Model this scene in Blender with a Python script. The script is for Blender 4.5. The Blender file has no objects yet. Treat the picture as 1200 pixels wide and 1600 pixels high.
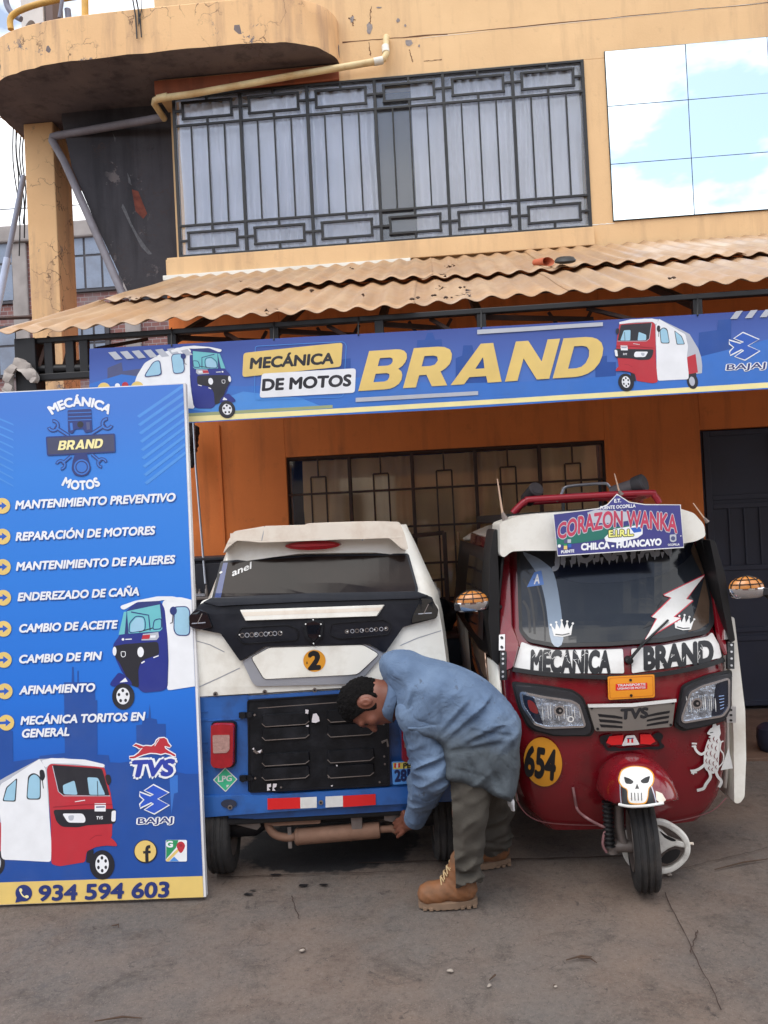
import bpy, bmesh, math, random
import numpy as np
from math import sin, cos, pi, radians
from mathutils import Vector, Matrix, noise
from mathutils.geometry import tessellate_polygon
random.seed(7)
V = Vector
S = bpy.context.scene
COL = S.collection

# ------------------------------------------------------------------ camera
FPX, CX, CY = 1250.0, 600.0, 800.0            # pixels of the 1200 x 1600 photograph
YAW, PITCH, ROLL = radians(4.1), radians(0.69), radians(2.8)
CAM = V((0.0, 0.0, 1.65))
f0 = V((-sin(YAW)*cos(PITCH), cos(YAW)*cos(PITCH), sin(PITCH)))
r0 = V((cos(YAW), sin(YAW), 0.0))
u0 = r0.cross(f0)
rc = r0*cos(ROLL) - u0*sin(ROLL)
uc = u0*cos(ROLL) + r0*sin(ROLL)
cd = bpy.data.cameras.new("camera")
cam = bpy.data.objects.new("camera", cd)
COL.objects.link(cam)
cam.matrix_world = Matrix(((rc.x, uc.x, -f0.x, CAM.x), (rc.y, uc.y, -f0.y, CAM.y), (rc.z, uc.z, -f0.z, CAM.z), (0, 0, 0, 1)))
cd.sensor_fit = 'VERTICAL'
cd.sensor_height = 24.0
cd.lens = FPX/1600.0*24.0
cd.clip_start, cd.clip_end = 0.05, 2000.0
S.camera = cam

# ------------------------------------------------------------------ sky, sun, exposure
SUN_EL, SUN_AZ = radians(58), radians(200)     # azimuth clockwise from +Y: high, behind the camera
S.view_settings.view_transform = 'Standard'
S.view_settings.look = 'None'
S.view_settings.exposure = 0.6
S.view_settings.gamma = 1.0
S.view_settings.use_curve_mapping = False
W = bpy.data.worlds.new("World")
S.world = W
W.use_nodes = True
nt = W.node_tree
bg = nt.nodes["Background"]
sky = nt.nodes.new("ShaderNodeTexSky")
sky.sky_type = 'NISHITA'
sky.sun_disc = False
sky.sun_elevation = SUN_EL
sky.sun_rotation = SUN_AZ
tc = nt.nodes.new("ShaderNodeTexCoord")
mp = nt.nodes.new("ShaderNodeMapping")
mp.inputs['Scale'].default_value = (1.0, 1.0, 2.2)
mp.inputs['Location'].default_value = (0.35, 0.1, 0.2)
cn = nt.nodes.new("ShaderNodeTexNoise")
cn.inputs['Scale'].default_value = 2.6
cn.inputs['Detail'].default_value = 7.0
cn.inputs['Roughness'].default_value = 0.55
cr = nt.nodes.new("ShaderNodeValToRGB")
cr.color_ramp.elements[0].position = 0.39
cr.color_ramp.elements[1].position = 0.475
mx = nt.nodes.new("ShaderNodeMix")
mx.data_type = 'RGBA'
cr.color_ramp.elements[0].color = (0.16, 0.16, 0.16, 1)     # thin high veil even in the gaps
mx.inputs['B'].default_value = (9.0, 9.15, 9.4, 1)
nt.links.new(tc.outputs['Generated'], mp.inputs['Vector'])
nt.links.new(mp.outputs['Vector'], cn.inputs['Vector'])
sx_ = nt.nodes.new("ShaderNodeSeparateXYZ")
nt.links.new(tc.outputs['Generated'], sx_.inputs[0])
ma_ = nt.nodes.new("ShaderNodeMath"); ma_.operation = 'MULTIPLY_ADD'; ma_.inputs[1].default_value = 0.075   # thicker cloud beyond the shop
nt.links.new(sx_.outputs['Y'], ma_.inputs[0]); nt.links.new(cn.outputs['Fac'], ma_.inputs[2])
nt.links.new(ma_.outputs[0], cr.inputs['Fac'])
nt.links.new(cr.outputs['Color'], mx.inputs['Factor'])
nt.links.new(sky.outputs['Color'], mx.inputs['A'])
nt.links.new(mx.outputs['Result'], bg.inputs['Color'])
bg.inputs['Strength'].default_value = 0.15
sd = bpy.data.lights.new("sun", 'SUN')
sd.energy = 1.1
sd.angle = radians(40)
sd.color = (1.0, 0.95, 0.88)
sun = bpy.data.objects.new("sun", sd)
COL.objects.link(sun)
sdir = V((sin(SUN_AZ)*cos(SUN_EL), cos(SUN_AZ)*cos(SUN_EL), sin(SUN_EL)))   # towards the sun
sun.rotation_euler = sdir.to_track_quat('Z', 'Y').to_euler()
sun.location = (0, -3, 12)

# ------------------------------------------------------------------ materials
def lin(c):
    return tuple(((x/255.0)/12.92 if x/255.0 <= 0.04045 else ((x/255.0+0.055)/1.055)**2.4) for x in c)
MATS = {}
def mat(name, col, rough=0.6, metal=0.0, var=0.10, scale=5.0, bump=0.0, bscale=60.0, dirt=None, damt=0.0, dscale=2.5, coat=0.0, spec=0.5, trans=0.0):
    """procedural paint: two-tone noise, optional dirt blotches, optional bump; col in sRGB 0..255"""
    if name in MATS:
        return MATS[name]
    m = bpy.data.materials.new(name)
    m.use_nodes = True
    t = m.node_tree
    L = t.links.new
    b = t.nodes["Principled BSDF"]
    b.inputs['Roughness'].default_value = rough
    b.inputs['Metallic'].default_value = metal
    b.inputs['Specular IOR Level'].default_value = spec
    if coat:
        b.inputs['Coat Weight'].default_value = coat
        b.inputs['Coat Roughness'].default_value = 0.06
    if trans:
        b.inputs['Transmission Weight'].default_value = trans
    c = lin(col)
    co = t.nodes.new("ShaderNodeTexCoord")
    n1 = t.nodes.new("ShaderNodeTexNoise")
    n1.inputs['Scale'].default_value = scale
    n1.inputs['Detail'].default_value = 6.0
    L(co.outputs['Object'], n1.inputs['Vector'])
    mixa = t.nodes.new("ShaderNodeMix")
    mixa.data_type = 'RGBA'
    mixa.inputs['A'].default_value = tuple(x*(1-var) for x in c)+(1,)
    mixa.inputs['B'].default_value = tuple(min(1, x*(1+var)) for x in c)+(1,)
    r1 = t.nodes.new("ShaderNodeMapRange")
    r1.inputs['From Min'].default_value = 0.3
    r1.inputs['From Max'].default_value = 0.7
    L(n1.outputs['Fac'], r1.inputs['Value'])
    L(r1.outputs['Result'], mixa.inputs['Factor'])
    out = mixa.outputs['Result']
    if dirt is not None and damt > 0:
        n2 = t.nodes.new("ShaderNodeTexNoise")
        n2.inputs['Scale'].default_value = dscale
        n2.inputs['Detail'].default_value = 9.0
        n2.inputs['Roughness'].default_value = 0.65
        L(co.outputs['Object'], n2.inputs['Vector'])
        r2 = t.nodes.new("ShaderNodeMapRange")
        r2.inputs['From Min'].default_value = 0.46
        r2.inputs['From Max'].default_value = 0.72
        r2.inputs['To Max'].default_value = damt
        L(n2.outputs['Fac'], r2.inputs['Value'])
        mixb = t.nodes.new("ShaderNodeMix")
        mixb.data_type = 'RGBA'
        mixb.inputs['B'].default_value = lin(dirt)+(1,)
        L(out, mixb.inputs['A'])
        L(r2.outputs['Result'], mixb.inputs['Factor'])
        out = mixb.outputs['Result']
        rr = t.nodes.new("ShaderNodeMapRange")
        rr.inputs['To Min'].default_value = rough
        rr.inputs['To Max'].default_value = min(1, rough+0.35)
        L(r2.outputs['Result'], rr.inputs['Value'])
        L(rr.outputs['Result'], b.inputs['Roughness'])
    L(out, b.inputs['Base Color'])
    if bump:
        n3 = t.nodes.new("ShaderNodeTexNoise")
        n3.inputs['Scale'].default_value = bscale
        n3.inputs['Detail'].default_value = 5.0
        L(co.outputs['Object'], n3.inputs['Vector'])
        bp = t.nodes.new("ShaderNodeBump")
        bp.inputs['Strength'].default_value = bump
        bp.inputs['Distance'].default_value = 0.01
        L(n3.outputs['Fac'], bp.inputs['Height'])
        L(bp.outputs['Normal'], b.inputs['Normal'])
    MATS[name] = m
    return m

def node_mat(name):
    m = bpy.data.materials.new(name)
    m.use_nodes = True
    MATS[name] = m
    t = m.node_tree
    return m, t, t.nodes["Principled BSDF"]

def glass_mat(name, tint=(0.9, 0.93, 0.95), refl=0.10, rough=0.02, dust=0.0):
    """window pane: see-through body with a sky reflection that grows at grazing angles"""
    m, t, b = node_mat(name)
    t.nodes.remove(b)
    o = t.nodes["Material Output"]
    tr = t.nodes.new("ShaderNodeBsdfTransparent")
    tr.inputs['Color'].default_value = tint+(1,)
    gl = t.nodes.new("ShaderNodeBsdfGlossy")
    gl.inputs['Roughness'].default_value = rough
    gl.inputs['Color'].default_value = (0.95, 0.97, 1, 1)
    fr = t.nodes.new("ShaderNodeFresnel")
    fr.inputs['IOR'].default_value = 1.5
    ad = t.nodes.new("ShaderNodeMath")
    ad.operation = 'ADD'
    ad.use_clamp = True
    ad.inputs[1].default_value = refl
    ms = t.nodes.new("ShaderNodeMixShader")
    t.links.new(fr.outputs[0], ad.inputs[0])
    t.links.new(ad.outputs[0], ms.inputs[0])
    t.links.new(tr.outputs[0], ms.inputs[1])
    t.links.new(gl.outputs[0], ms.inputs[2])
    if dust:
        df = t.nodes.new("ShaderNodeBsdfDiffuse"); df.inputs['Color'].default_value = (.62, .64, .68, 1)
        m2 = t.nodes.new("ShaderNodeMixShader")
        co = t.nodes.new("ShaderNodeTexCoord"); n = t.nodes.new("ShaderNodeTexNoise"); n.inputs['Scale'].default_value = 2.2; n.inputs['Detail'].default_value = 8
        r = t.nodes.new("ShaderNodeMapRange"); r.inputs['From Min'].default_value = .3; r.inputs['From Max'].default_value = .7; r.inputs['To Min'].default_value = dust*.5; r.inputs['To Max'].default_value = dust*1.5
        t.links.new(co.outputs['Object'], n.inputs['Vector']); t.links.new(n.outputs['Fac'], r.inputs['Value']); t.links.new(r.outputs[0], m2.inputs[0])
        t.links.new(ms.outputs[0], m2.inputs[1]); t.links.new(df.outputs[0], m2.inputs[2]); t.links.new(m2.outputs[0], o.inputs['Surface'])
    else:
        t.links.new(ms.outputs[0], o.inputs['Surface'])
    return m

# ------------------------------------------------------------------ pixel <-> place
def ray(px, py):
    return f0 + rc*((px-CX)/FPX) - uc*((py-CY)/FPX)
def at(px, py, Y):
    d = ray(px, py)
    return CAM + d*((Y-CAM.y)/d.y)
def atz(px, py, Z=0.0):
    d = ray(px, py)
    return CAM + d*((Z-CAM.z)/d.z)

# ------------------------------------------------------------------ things, parts
def thing(name, label, cat, loc=(0, 0, 0), rz=0.0, group=None, ry=0.0, rx=0.0):
    o = bpy.data.objects.new(name, None)
    COL.objects.link(o)
    o.empty_display_size = 0.2
    o.matrix_world = Matrix.Translation(V(loc)) @ Matrix.Rotation(rz, 4, 'Z') @ Matrix.Rotation(rx, 4, 'X') @ Matrix.Rotation(ry, 4, 'Y')
    tag(o, label, cat, group)
    ROOT[o.name] = o.matrix_world.copy()
    return o
ROOT = {}
def tag(o, label=None, cat=None, group=None, kind=None):
    if label: o['label'] = label
    if cat: o['category'] = cat
    if group: o['group'] = group
    if kind: o['kind'] = kind
    return o

class MB:
    """collects faces, then links them as ONE mesh object"""
    def __init__(s, local=False):
        s.v, s.f, s.m, s.mats, s.local = [], [], [], [], local
    def mi(s, m):
        if m not in s.mats: s.mats.append(m)
        return s.mats.index(m)
    def add(s, vs, fs, m):
        n = len(s.v)
        k = s.mi(m)
        s.v += [V(p) for p in vs]
        for f in fs:
            s.f.append([i+n for i in f])
            s.m.append(k)
    def box(s, lo, hi, m):
        x0, y0, z0 = lo; x1, y1, z1 = hi
        s.add([(x0,y0,z0),(x1,y0,z0),(x1,y1,z0),(x0,y1,z0),(x0,y0,z1),(x1,y0,z1),(x1,y1,z1),(x0,y1,z1)],
              [(3,2,1,0),(4,5,6,7),(0,1,5,4),(1,2,6,5),(2,3,7,6),(3,0,4,7)], m)
    def bar(s, a, b, w, h, m, up=(0, 0, 1)):
        a, b = V(a), V(b)
        d = (b-a).normalized()
        u = V(up)
        if abs(d.dot(u)) > 0.98: u = V((0, 1, 0))
        r = d.cross(u).normalized()*(w/2)
        q = r.normalized().cross(d).normalized()*(h/2)
        s.add([a-r-q, a+r-q, a+r+q, a-r+q, b-r-q, b+r-q, b+r+q, b-r+q],
              [(0,1,2,3),(7,6,5,4),(0,4,5,1),(1,5,6,2),(2,6,7,3),(3,7,4,0)], m)
    def tube(s, pts, r, m, n=8, closed=False, caps=True):
        pts = [V(p) for p in pts]
        N = len(pts)
        rs = r if isinstance(r, (list, tuple)) else [r]*N
        vs, fs = [], []
        prev = None
        for i, p in enumerate(pts):
            if closed: t = pts[(i+1) % N]-pts[i-1]
            else: t = pts[min(i+1, N-1)]-pts[max(i-1, 0)]
            t = t.normalized() if t.length > 1e-9 else V((0, 0, 1))
            if prev is None:
                a = V((0, 0, 1)) if abs(t.z) < 0.9 else V((1, 0, 0))
                u = t.cross(a).normalized()
            else:
                u = (prev - t*prev.dot(t)).normalized()
            prev = u
            w = t.cross(u)
            for k in range(n):
                an = 2*pi*k/n
                vs.append(p + (u*cos(an)+w*sin(an))*rs[i])
        for i in range(N if closed else N-1):
            for k in range(n):
                a = i*n+k; b = i*n+(k+1) % n
                c = ((i+1) % N)*n+(k+1) % n; d = ((i+1) % N)*n+k
                fs.append((a, b, c, d))
        if caps and not closed:
            fs.append(tuple(range(n-1, -1, -1)))
            fs.append(tuple(range((N-1)*n, N*n)))
        s.add(vs, fs, m)
    def lathe(s, prof, c, axis, m, n=32, a0=0.0, a1=2*pi):
        """prof: (r, h) along axis from point c"""
        ax = V(axis).normalized()
        u = ax.cross(V((0, 0, 1)) if abs(ax.z) < 0.9 else V((1, 0, 0))).normalized()
        w = ax.cross(u)
        c = V(c)
        full = abs(a1-a0-2*pi) < 1e-6
        K = n if full else n+1
        vs = [c + ax*h + (u*cos(a0+(a1-a0)*k/n)+w*sin(a0+(a1-a0)*k/n))*r for (r, h) in prof for k in range(K)]
        fs = []
        for i in range(len(prof)-1):
            for k in range(n):
                k2 = (k+1) % K
                fs.append((i*K+k, i*K+k2, (i+1)*K+k2, (i+1)*K+k))
        s.add(vs, fs, m)
    def prism(s, pts, d, m):
        """closed outline (3-D points in one plane) pushed along d"""
        pts = [V(p) for p in pts]
        d = V(d)
        n = len(pts)
        tris = tessellate_polygon([pts])
        s.add(pts+[p+d for p in pts], [tuple(t) for t in tris]+[tuple(i+n for i in reversed(t)) for t in tris]
              + [(i, (i+1) % n, (i+1) % n+n, i+n) for i in range(n)], m)
    def grid(s, rows, m, closed=False):
        """rows: list of equally long point lists"""
        R, K = len(rows), len(rows[0])
        fs = []
        for i in range(R-1):
            for k in range(K if closed else K-1):
                fs.append((i*K+k, i*K+(k+1) % K, (i+1)*K+(k+1) % K, (i+1)*K+k))
        s.add([p for r in rows for p in r], fs, m)
    def make(s, name, parent=None, smooth=False, bevel=0.0, loc=None, label=None, cat=None, group=None, kind=None, fix=True, solid=0.0, subsurf=0):
        me = bpy.data.meshes.new(name)
        T = None
        if parent is not None and not s.local:
            p = parent
            while p.parent: p = p.parent
            if p.name in ROOT: T = ROOT[p.name].inverted()
        if parent is not None and not s.local and T is None and p.type == 'MESH':
            T = p.matrix_world.inverted()
        if loc is not None:
            T = Matrix.Translation(-V(loc))
        vs = [T @ p for p in s.v] if T else s.v
        me.from_pydata([tuple(p) for p in vs], [], s.f)
        for m in s.mats: me.materials.append(m)
        me.polygons.foreach_set('material_index', s.m)
        if fix:
            bm = bmesh.new(); bm.from_mesh(me)
            bmesh.ops.recalc_face_normals(bm, faces=bm.faces[:])
            bm.to_mesh(me); bm.free()
        if smooth:
            me.polygons.foreach_set('use_smooth', [True]*len(me.polygons))
            if smooth != 'all':
                try: me.set_sharp_from_angle(angle=radians(40))
                except Exception: pass
        o = bpy.data.objects.new(name, me)
        COL.objects.link(o)
        if loc is not None: o.location = loc; o.matrix_world = Matrix.Translation(V(loc))
        if parent is not None: o.parent = parent
        if solid:
            md = o.modifiers.new('solid', 'SOLIDIFY'); md.thickness = solid; md.offset = 0
        if bevel:
            md = o.modifiers.new('bevel', 'BEVEL'); md.width = bevel; md.segments = 2
            md.limit_method = 'ANGLE'; md.angle_limit = radians(35)
        if subsurf:
            md = o.modifiers.new('sub', 'SUBSURF'); md.levels = subsurf; md.render_levels = subsurf
        tag(o, label, cat, group, kind)
        return o

# ------------------------------------------------------------------ surfaces that carry panels, prints and lettering
class Plane:
    def __init__(s, p0, n):
        s.p, s.n = V(p0), V(n).normalized()
        s.step = None; s.local = False
    def pos(s, px, py, off=0.0):
        d = ray(px, py)
        t = (s.p-CAM).dot(s.n)/d.dot(s.n)
        return CAM + d*t + s.n*off
class HF:
    """height field y = fn(x, z) in a vehicle's own frame"""
    def __init__(s, M, fn, step=18):
        s.M, s.fn, s.step, s.local = M, fn, step, True
        s.Mi = M.inverted()
        s.o = s.Mi @ CAM
        s.R = s.Mi.to_3x3()
    def nrm(s, x, z):
        e = 0.004
        dx = (s.fn(x+e, z)-s.fn(x-e, z))/(2*e)
        dz = (s.fn(x, z+e)-s.fn(x, z-e))/(2*e)
        return V((dx, -1, dz)).normalized()
    def pos(s, px, py, off=0.0):
        d = s.R @ ray(px, py)
        y = s.fn(0, 1.0)
        for _ in range(14):
            p = s.o + d*((y-s.o.y)/d.y)
            y = 0.4*y + 0.6*s.fn(p.x, p.z)
        p = s.o + d*((y-s.o.y)/d.y)
        return p + s.nrm(p.x, p.z)*off if off else p

TXT = {}
def text2d(st, bold=0.0):
    k = (st, bold)
    if k in TXT: return TXT[k]
    cu = bpy.data.curves.new("t", 'FONT')
    cu.body = st
    cu.size = 1.0
    cu.offset = bold
    cu.fill_mode = 'FRONT'
    cu.resolution_u = 4
    ob = bpy.data.objects.new("t", cu)
    COL.objects.link(ob)
    dg = bpy.context.evaluated_depsgraph_get()
    me = bpy.data.meshes.new_from_object(ob.evaluated_get(dg))
    vs = [(v.co.x, v.co.y) for v in me.vertices]
    fs = [tuple(p.vertices) for p in me.polygons]
    bpy.data.objects.remove(ob); bpy.data.curves.remove(cu); bpy.data.meshes.remove(me)
    TXT[k] = (vs, fs)
    return TXT[k]
def caps_h():
    vs, _ = text2d("H")
    return max(v[1] for v in vs)

def rnd(pts, r, n=4):
    """round the corners of a closed pixel outline"""
    out = []
    N = len(pts)
    for i in range(N):
        p = V(pts[i]+(0,)) if len(pts[i]) == 2 else V(pts[i])
        a = V((pts[i-1][0], pts[i-1][1], 0)); b = V((pts[(i+1) % N][0], pts[(i+1) % N][1], 0))
        da, db = a-p, b-p
        ra = min(r, da.length*0.45); rb = min(r, db.length*0.45)
        A = p+da.normalized()*ra; B = p+db.normalized()*rb
        for k in range(n+1):
            t = k/n
            q = A*(1-t)**2 + p*2*t*(1-t) + B*t*t
            out.append((q.x, q.y))
    return out
def ell(c, rx, ry=None, rot=0.0, n=28, a0=0, a1=360):
    ry = ry or rx
    full = (a1-a0) == 360
    o = []
    for k in range(n if full else n+1):
        t = radians(a0+(a1-a0)*k/n)
        x, y = rx*cos(t), ry*sin(t)
        o.append((c[0]+x*cos(rot)-y*sin(rot), c[1]+x*sin(rot)+y*cos(rot)))
    return o
def curve(pts, n=6, closed=False):
    """Catmull-Rom through 2-D or 3-D points"""
    P = [V(p) if len(p) == 3 else V((p[0], p[1], 0)) for p in pts]
    N = len(P)
    out = []
    for i in range(N if closed else N-1):
        if closed: a, b, c, d = P[i-1], P[i], P[(i+1) % N], P[(i+2) % N]
        else: a, b, c, d = P[max(i-1, 0)], P[i], P[i+1], P[min(i+2, N-1)]
        for k in range(n):
            t = k/n
            q = 0.5*((2*b)+(c-a)*t+(2*a-5*b+4*c-d)*t*t+(3*b-a-3*c+d)*t**3)
            out.append(q)
    if not closed: out.append(P[-1])
    return [tuple(q)[:2] for q in out] if len(pts[0]) == 2 else out
def clip(poly, edges):
    """keep the part of a pixel polygon left of every directed edge ((x0,y0),(x1,y1))"""
    for (a, b) in edges:
        if not poly: return poly
        def side(p): return (b[0]-a[0])*(p[1]-a[1])-(b[1]-a[1])*(p[0]-a[0])
        out = []
        for i in range(len(poly)):
            p, q = poly[i-1], poly[i]
            sp, sq = side(p), side(q)
            if sp*sq < 0:
                t = sp/(sp-sq)
                out.append((p[0]+(q[0]-p[0])*t, p[1]+(q[1]-p[1])*t))
            if sq >= 0: out.append(q)
        poly = out
    return poly
def affine(src, dst):
    A = np.array([[x, y, 1] for x, y in src], float)
    X = np.linalg.solve(A, np.array(dst, float))
    return lambda p: tuple(np.array([p[0], p[1], 1.0]) @ X)

BLOCK = {
 'B': (.86, [[(0,0),(.55,0),(.66,.01),(.75,.05),(.82,.12),(.85,.22),(.84,.34),(.80,.43),(.72,.50),(.79,.57),(.83,.66),(.84,.76),(.81,.87),(.74,.95),(.65,.99),(.55,1),(0,1)], [(.27,.20),(.50,.20),(.56,.23),(.58,.305),(.56,.38),(.50,.41),(.27,.41)], [(.27,.60),(.48,.60),(.54,.63),(.56,.70),(.54,.77),(.48,.80),(.27,.80)]]),
 'R': (.92, [[(0,0),(.27,0),(.27,.30),(.42,.30),(.60,0),(.92,0),(.70,.36),(.79,.44),(.85,.54),(.86,.66),(.84,.79),(.77,.91),(.64,.98),(.50,1),(0,1)], [(.27,.52),(.46,.52),(.54,.55),(.58,.65),(.54,.75),(.46,.78),(.27,.78)]]),
 'A': (1.06, [[(0,0),(.28,0),(.35,.17),(.70,.17),(.77,0),(1.06,0),(.66,1),(.40,1)], [(.43,.37),(.62,.37),(.525,.66)]]),
 'N': (.92, [[(0,0),(.26,0),(.26,.56),(.66,0),(.92,0),(.92,1),(.66,1),(.66,.45),(.26,1),(0,1)]]),
 'D': (.92, [[(0,0),(.46,0),(.60,.02),(.72,.07),(.83,.17),(.90,.32),(.92,.5),(.90,.68),(.83,.83),(.72,.93),(.60,.98),(.46,1),(0,1)], [(.27,.22),(.44,.22),(.54,.25),(.61,.34),(.64,.5),(.61,.66),(.54,.75),(.44,.78),(.27,.78)]])}
class Art(MB):
    """shapes outlined on the photograph and laid on a real surface"""
    def __init__(s, surf, lift=0.0015, gain=0.0006, T=None, cl=None):
        super().__init__(local=surf.local)
        s.s, s.off, s.gain, s.T, s.cl = surf, lift, gain*(.40 if surf.step and surf.local else .22), T, cl
    def cut(s, name, parent, **kw):
        o = s.make(name, parent, **kw)
        s.v, s.f, s.m, s.mats = [], [], [], []
        return o
    def nxt(s, off):
        if off is not None: return off
        s.off += s.gain
        return s.off
    def shape(s, vs, fs, m, off, thick, taper=0.0):
        """vs 2-D pixel points, fs faces"""
        if s.T: vs = [s.T(p) for p in vs]
        step = s.s.step
        if step or thick:
            bm = bmesh.new()
            bv = [bm.verts.new((p[0], p[1], 0)) for p in vs]
            for f in fs:
                try: bm.faces.new([bv[i] for i in f])
                except ValueError: pass
            bmesh.ops.remove_doubles(bm, verts=bm.verts[:], dist=0.01)
            if step:
                for ax in (0, 1):
                    lo = min(p[ax] for p in vs); hi = max(p[ax] for p in vs)
                    k = math.floor(lo/step)+1
                    while k*step < hi:
                        co = [0, 0, 0]; co[ax] = k*step+0.0137
                        no = [0, 0, 0]; no[ax] = 1
                        bmesh.ops.bisect_plane(bm, geom=bm.verts[:]+bm.edges[:]+bm.faces[:], plane_co=co, plane_no=no)
                        k += 1
            bm.verts.index_update()
            P = [(v.co.x, v.co.y) for v in bm.verts]
            Fc = [tuple(v.index for v in f.verts) for f in bm.faces]
            E = [(e.verts[0].index, e.verts[1].index) for e in bm.edges if len(e.link_faces) == 1]
            bm.free()
        else:
            P, Fc, E = vs, fs, []
        top = [s.s.pos(x, y, off+thick) for x, y in P]
        if thick:
            bot = [s.s.pos(x, y, off) for x, y in P]
            if taper:
                c = sum(top, V((0, 0, 0)))/len(top)
                eb = {i for e in E for i in e}
                top = [t + (c-t)*taper if i in eb else t for i, t in enumerate(top)]
            n = len(P)
            s.add(top+bot, Fc+[(a, b, b+n, a+n) for a, b in E], m)
        else:
            s.add(top, Fc, m)
    def poly(s, pts, m, off=None, thick=0.0, taper=0.0):
        pts = [tuple(p)[:2] for p in pts]
        if s.cl: pts = clip(pts, s.cl)
        if len(pts) < 3: return
        tris = tessellate_polygon([[V((p[0], p[1], 0)) for p in pts]])
        s.shape(pts, [tuple(t) for t in tris], m, s.nxt(off), thick, taper)
    def stroke(s, pts, w, m, off=None, closed=False, thick=0.0):
        pts = [V((p[0], p[1])) for p in pts]
        N = len(pts)
        L, R = [], []
        for i in range(N):
            a = pts[i-1] if (closed or i) else pts[i]
            b = pts[(i+1) % N] if (closed or i < N-1) else pts[i]
            d = b-a
            d = d.normalized() if d.length > 1e-6 else V((1, 0))
            n = V((-d.y, d.x))
            wi = w[i] if isinstance(w, (list, tuple)) else w
            L.append(tuple(pts[i]+n*wi/2)); R.append(tuple(pts[i]-n*wi/2))
        o = s.nxt(off)
        M = N if closed else N-1
        vs = L+R
        fs = [(i, (i+1) % N, N+(i+1) % N, N+i) for i in range(M)]
        s.shape(vs, fs, m, o, thick)
    def disc(s, c, r, m, off=None, ry=None, rot=0.0, n=28, thick=0.0):
        s.poly(ell(c, r, ry, rot, n), m, off, thick)
    def ring(s, c, r, w, m, off=None, ry=None, rot=0.0, n=28, thick=0.0, a0=0, a1=360):
        s.stroke(ell(c, r, ry, rot, n, a0, a1), w, m, off, closed=(a1-a0 == 360), thick=thick)
    def block(s, st, bl, br, top, m, off=None, gap=.07):
        """heavy block capitals, each an outline with its counters"""
        tot = sum(BLOCK[c][0] for c in st)+gap*(len(st)-1)
        x = 0.0
        vs, fs = [], []
        for c in st:
            w, loops = BLOCK[c]
            L = [[V(((p[0]+x)/tot, p[1], 0)) for p in lp] for lp in loops]
            n = len(vs)
            vs += [(bl[0]+q.x*(br[0]-bl[0])+q.y*(top[0]-bl[0]), bl[1]+q.x*(br[1]-bl[1])+q.y*(top[1]-bl[1])) for lp in L for q in lp]
            fs += [tuple(i+n for i in t) for t in tessellate_polygon(L)]
            x += w+gap
        s.shape(vs, fs, m, s.nxt(off), 0)
    def text(s, st, bl, br, top, m, off=None, bold=0.03, thick=0.0, fn=None):
        b0, _ = text2d(st)
        x0 = min(p[0] for p in b0); x1 = max(p[0] for p in b0)
        h = caps_h()
        if fn is None:
            def fn(u, w):
                return (bl[0]+u*(br[0]-bl[0])+w*(top[0]-bl[0]), bl[1]+u*(br[1]-bl[1])+w*(top[1]-bl[1]))
        vs, fs = text2d(st)
        o = s.nxt(off)
        # heavier weight: the same outlines laid over each other with small shifts
        sh = [(0, 0)] if bold < .012 else [(0, 0)]+[(cos(k*pi/4)*bold, sin(k*pi/4)*bold) for k in range(8)]
        for k, (dx, dy) in enumerate(sh):
            P = [fn((p[0]+dx-x0)/(x1-x0), (p[1]+dy)/h) for p in vs]
            s.shape(P, fs, m, o+.000006*k, thick)

# ------------------------------------------------------------------ smooth bodies from distance fields
def nets(field, lo, hi, h):
    lo = np.array(lo, float); hi = np.array(hi, float)
    n = np.ceil((hi-lo)/h).astype(int)+1
    ax = [lo[i]+h*np.arange(n[i]) for i in range(3)]
    X, Y, Z = np.meshgrid(*ax, indexing='ij')
    f = field(X, Y, Z).astype(np.float32)
    ins = f < 0
    c = n-1
    acc = np.zeros(tuple(c)+(3,), np.float32)
    cnt = np.zeros(tuple(c), np.float32)
    corners = [(i, j, k) for i in (0, 1) for j in (0, 1) for k in (0, 1)]
    def sub(a, o): return a[o[0]:o[0]+c[0], o[1]:o[1]+c[1], o[2]:o[2]+c[2]]
    for a in corners:
        for d in range(3):
            if a[d]: continue
            b = list(a); b[d] = 1
            fa, fb = sub(f, a), sub(f, b)
            cr_ = sub(ins, a) != sub(ins, b)
            t = np.where(cr_, fa/np.where(np.abs(fa-fb) < 1e-12, 1, fa-fb), 0)
            for q in range(3):
                v = a[q]+(t if q == d else 0)
                acc[..., q] += np.where(cr_, v, 0)
            cnt += cr_
    act = cnt > 0
    idx = -np.ones(tuple(c), int)
    idx[act] = np.arange(act.sum())
    I = np.argwhere(act)
    P = lo + h*(I + acc[act]/cnt[act][:, None])
    faces = []
    for d in range(3):
        e1, e2 = [(1, 2), (2, 0), (0, 1)][d]
        sh = list(n); sh[d] -= 1
        A = ins[tuple(slice(0, sh[q]) for q in range(3))]
        o = [0, 0, 0]; o[d] = 1
        B = ins[tuple(slice(o[q], o[q]+sh[q]) for q in range(3))]
        E = np.argwhere(A != B)
        ok = (E[:, e1] > 0) & (E[:, e2] > 0) & (E[:, e1] < c[e1]) & (E[:, e2] < c[e2]) & (E[:, d] < c[d])
        E = E[ok]
        fl = A[E[:, 0], E[:, 1], E[:, 2]]
        q = []
        for (s1, s2) in ((0, 0), (1, 0), (1, 1), (0, 1)):
            G = E.copy(); G[:, e1] -= s1; G[:, e2] -= s2
            q.append(idx[G[:, 0], G[:, 1], G[:, 2]])
        q = np.stack(q, 1)
        q[~fl] = q[~fl][:, ::-1]
        faces.append(q)
    return P, np.concatenate(faces)
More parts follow.
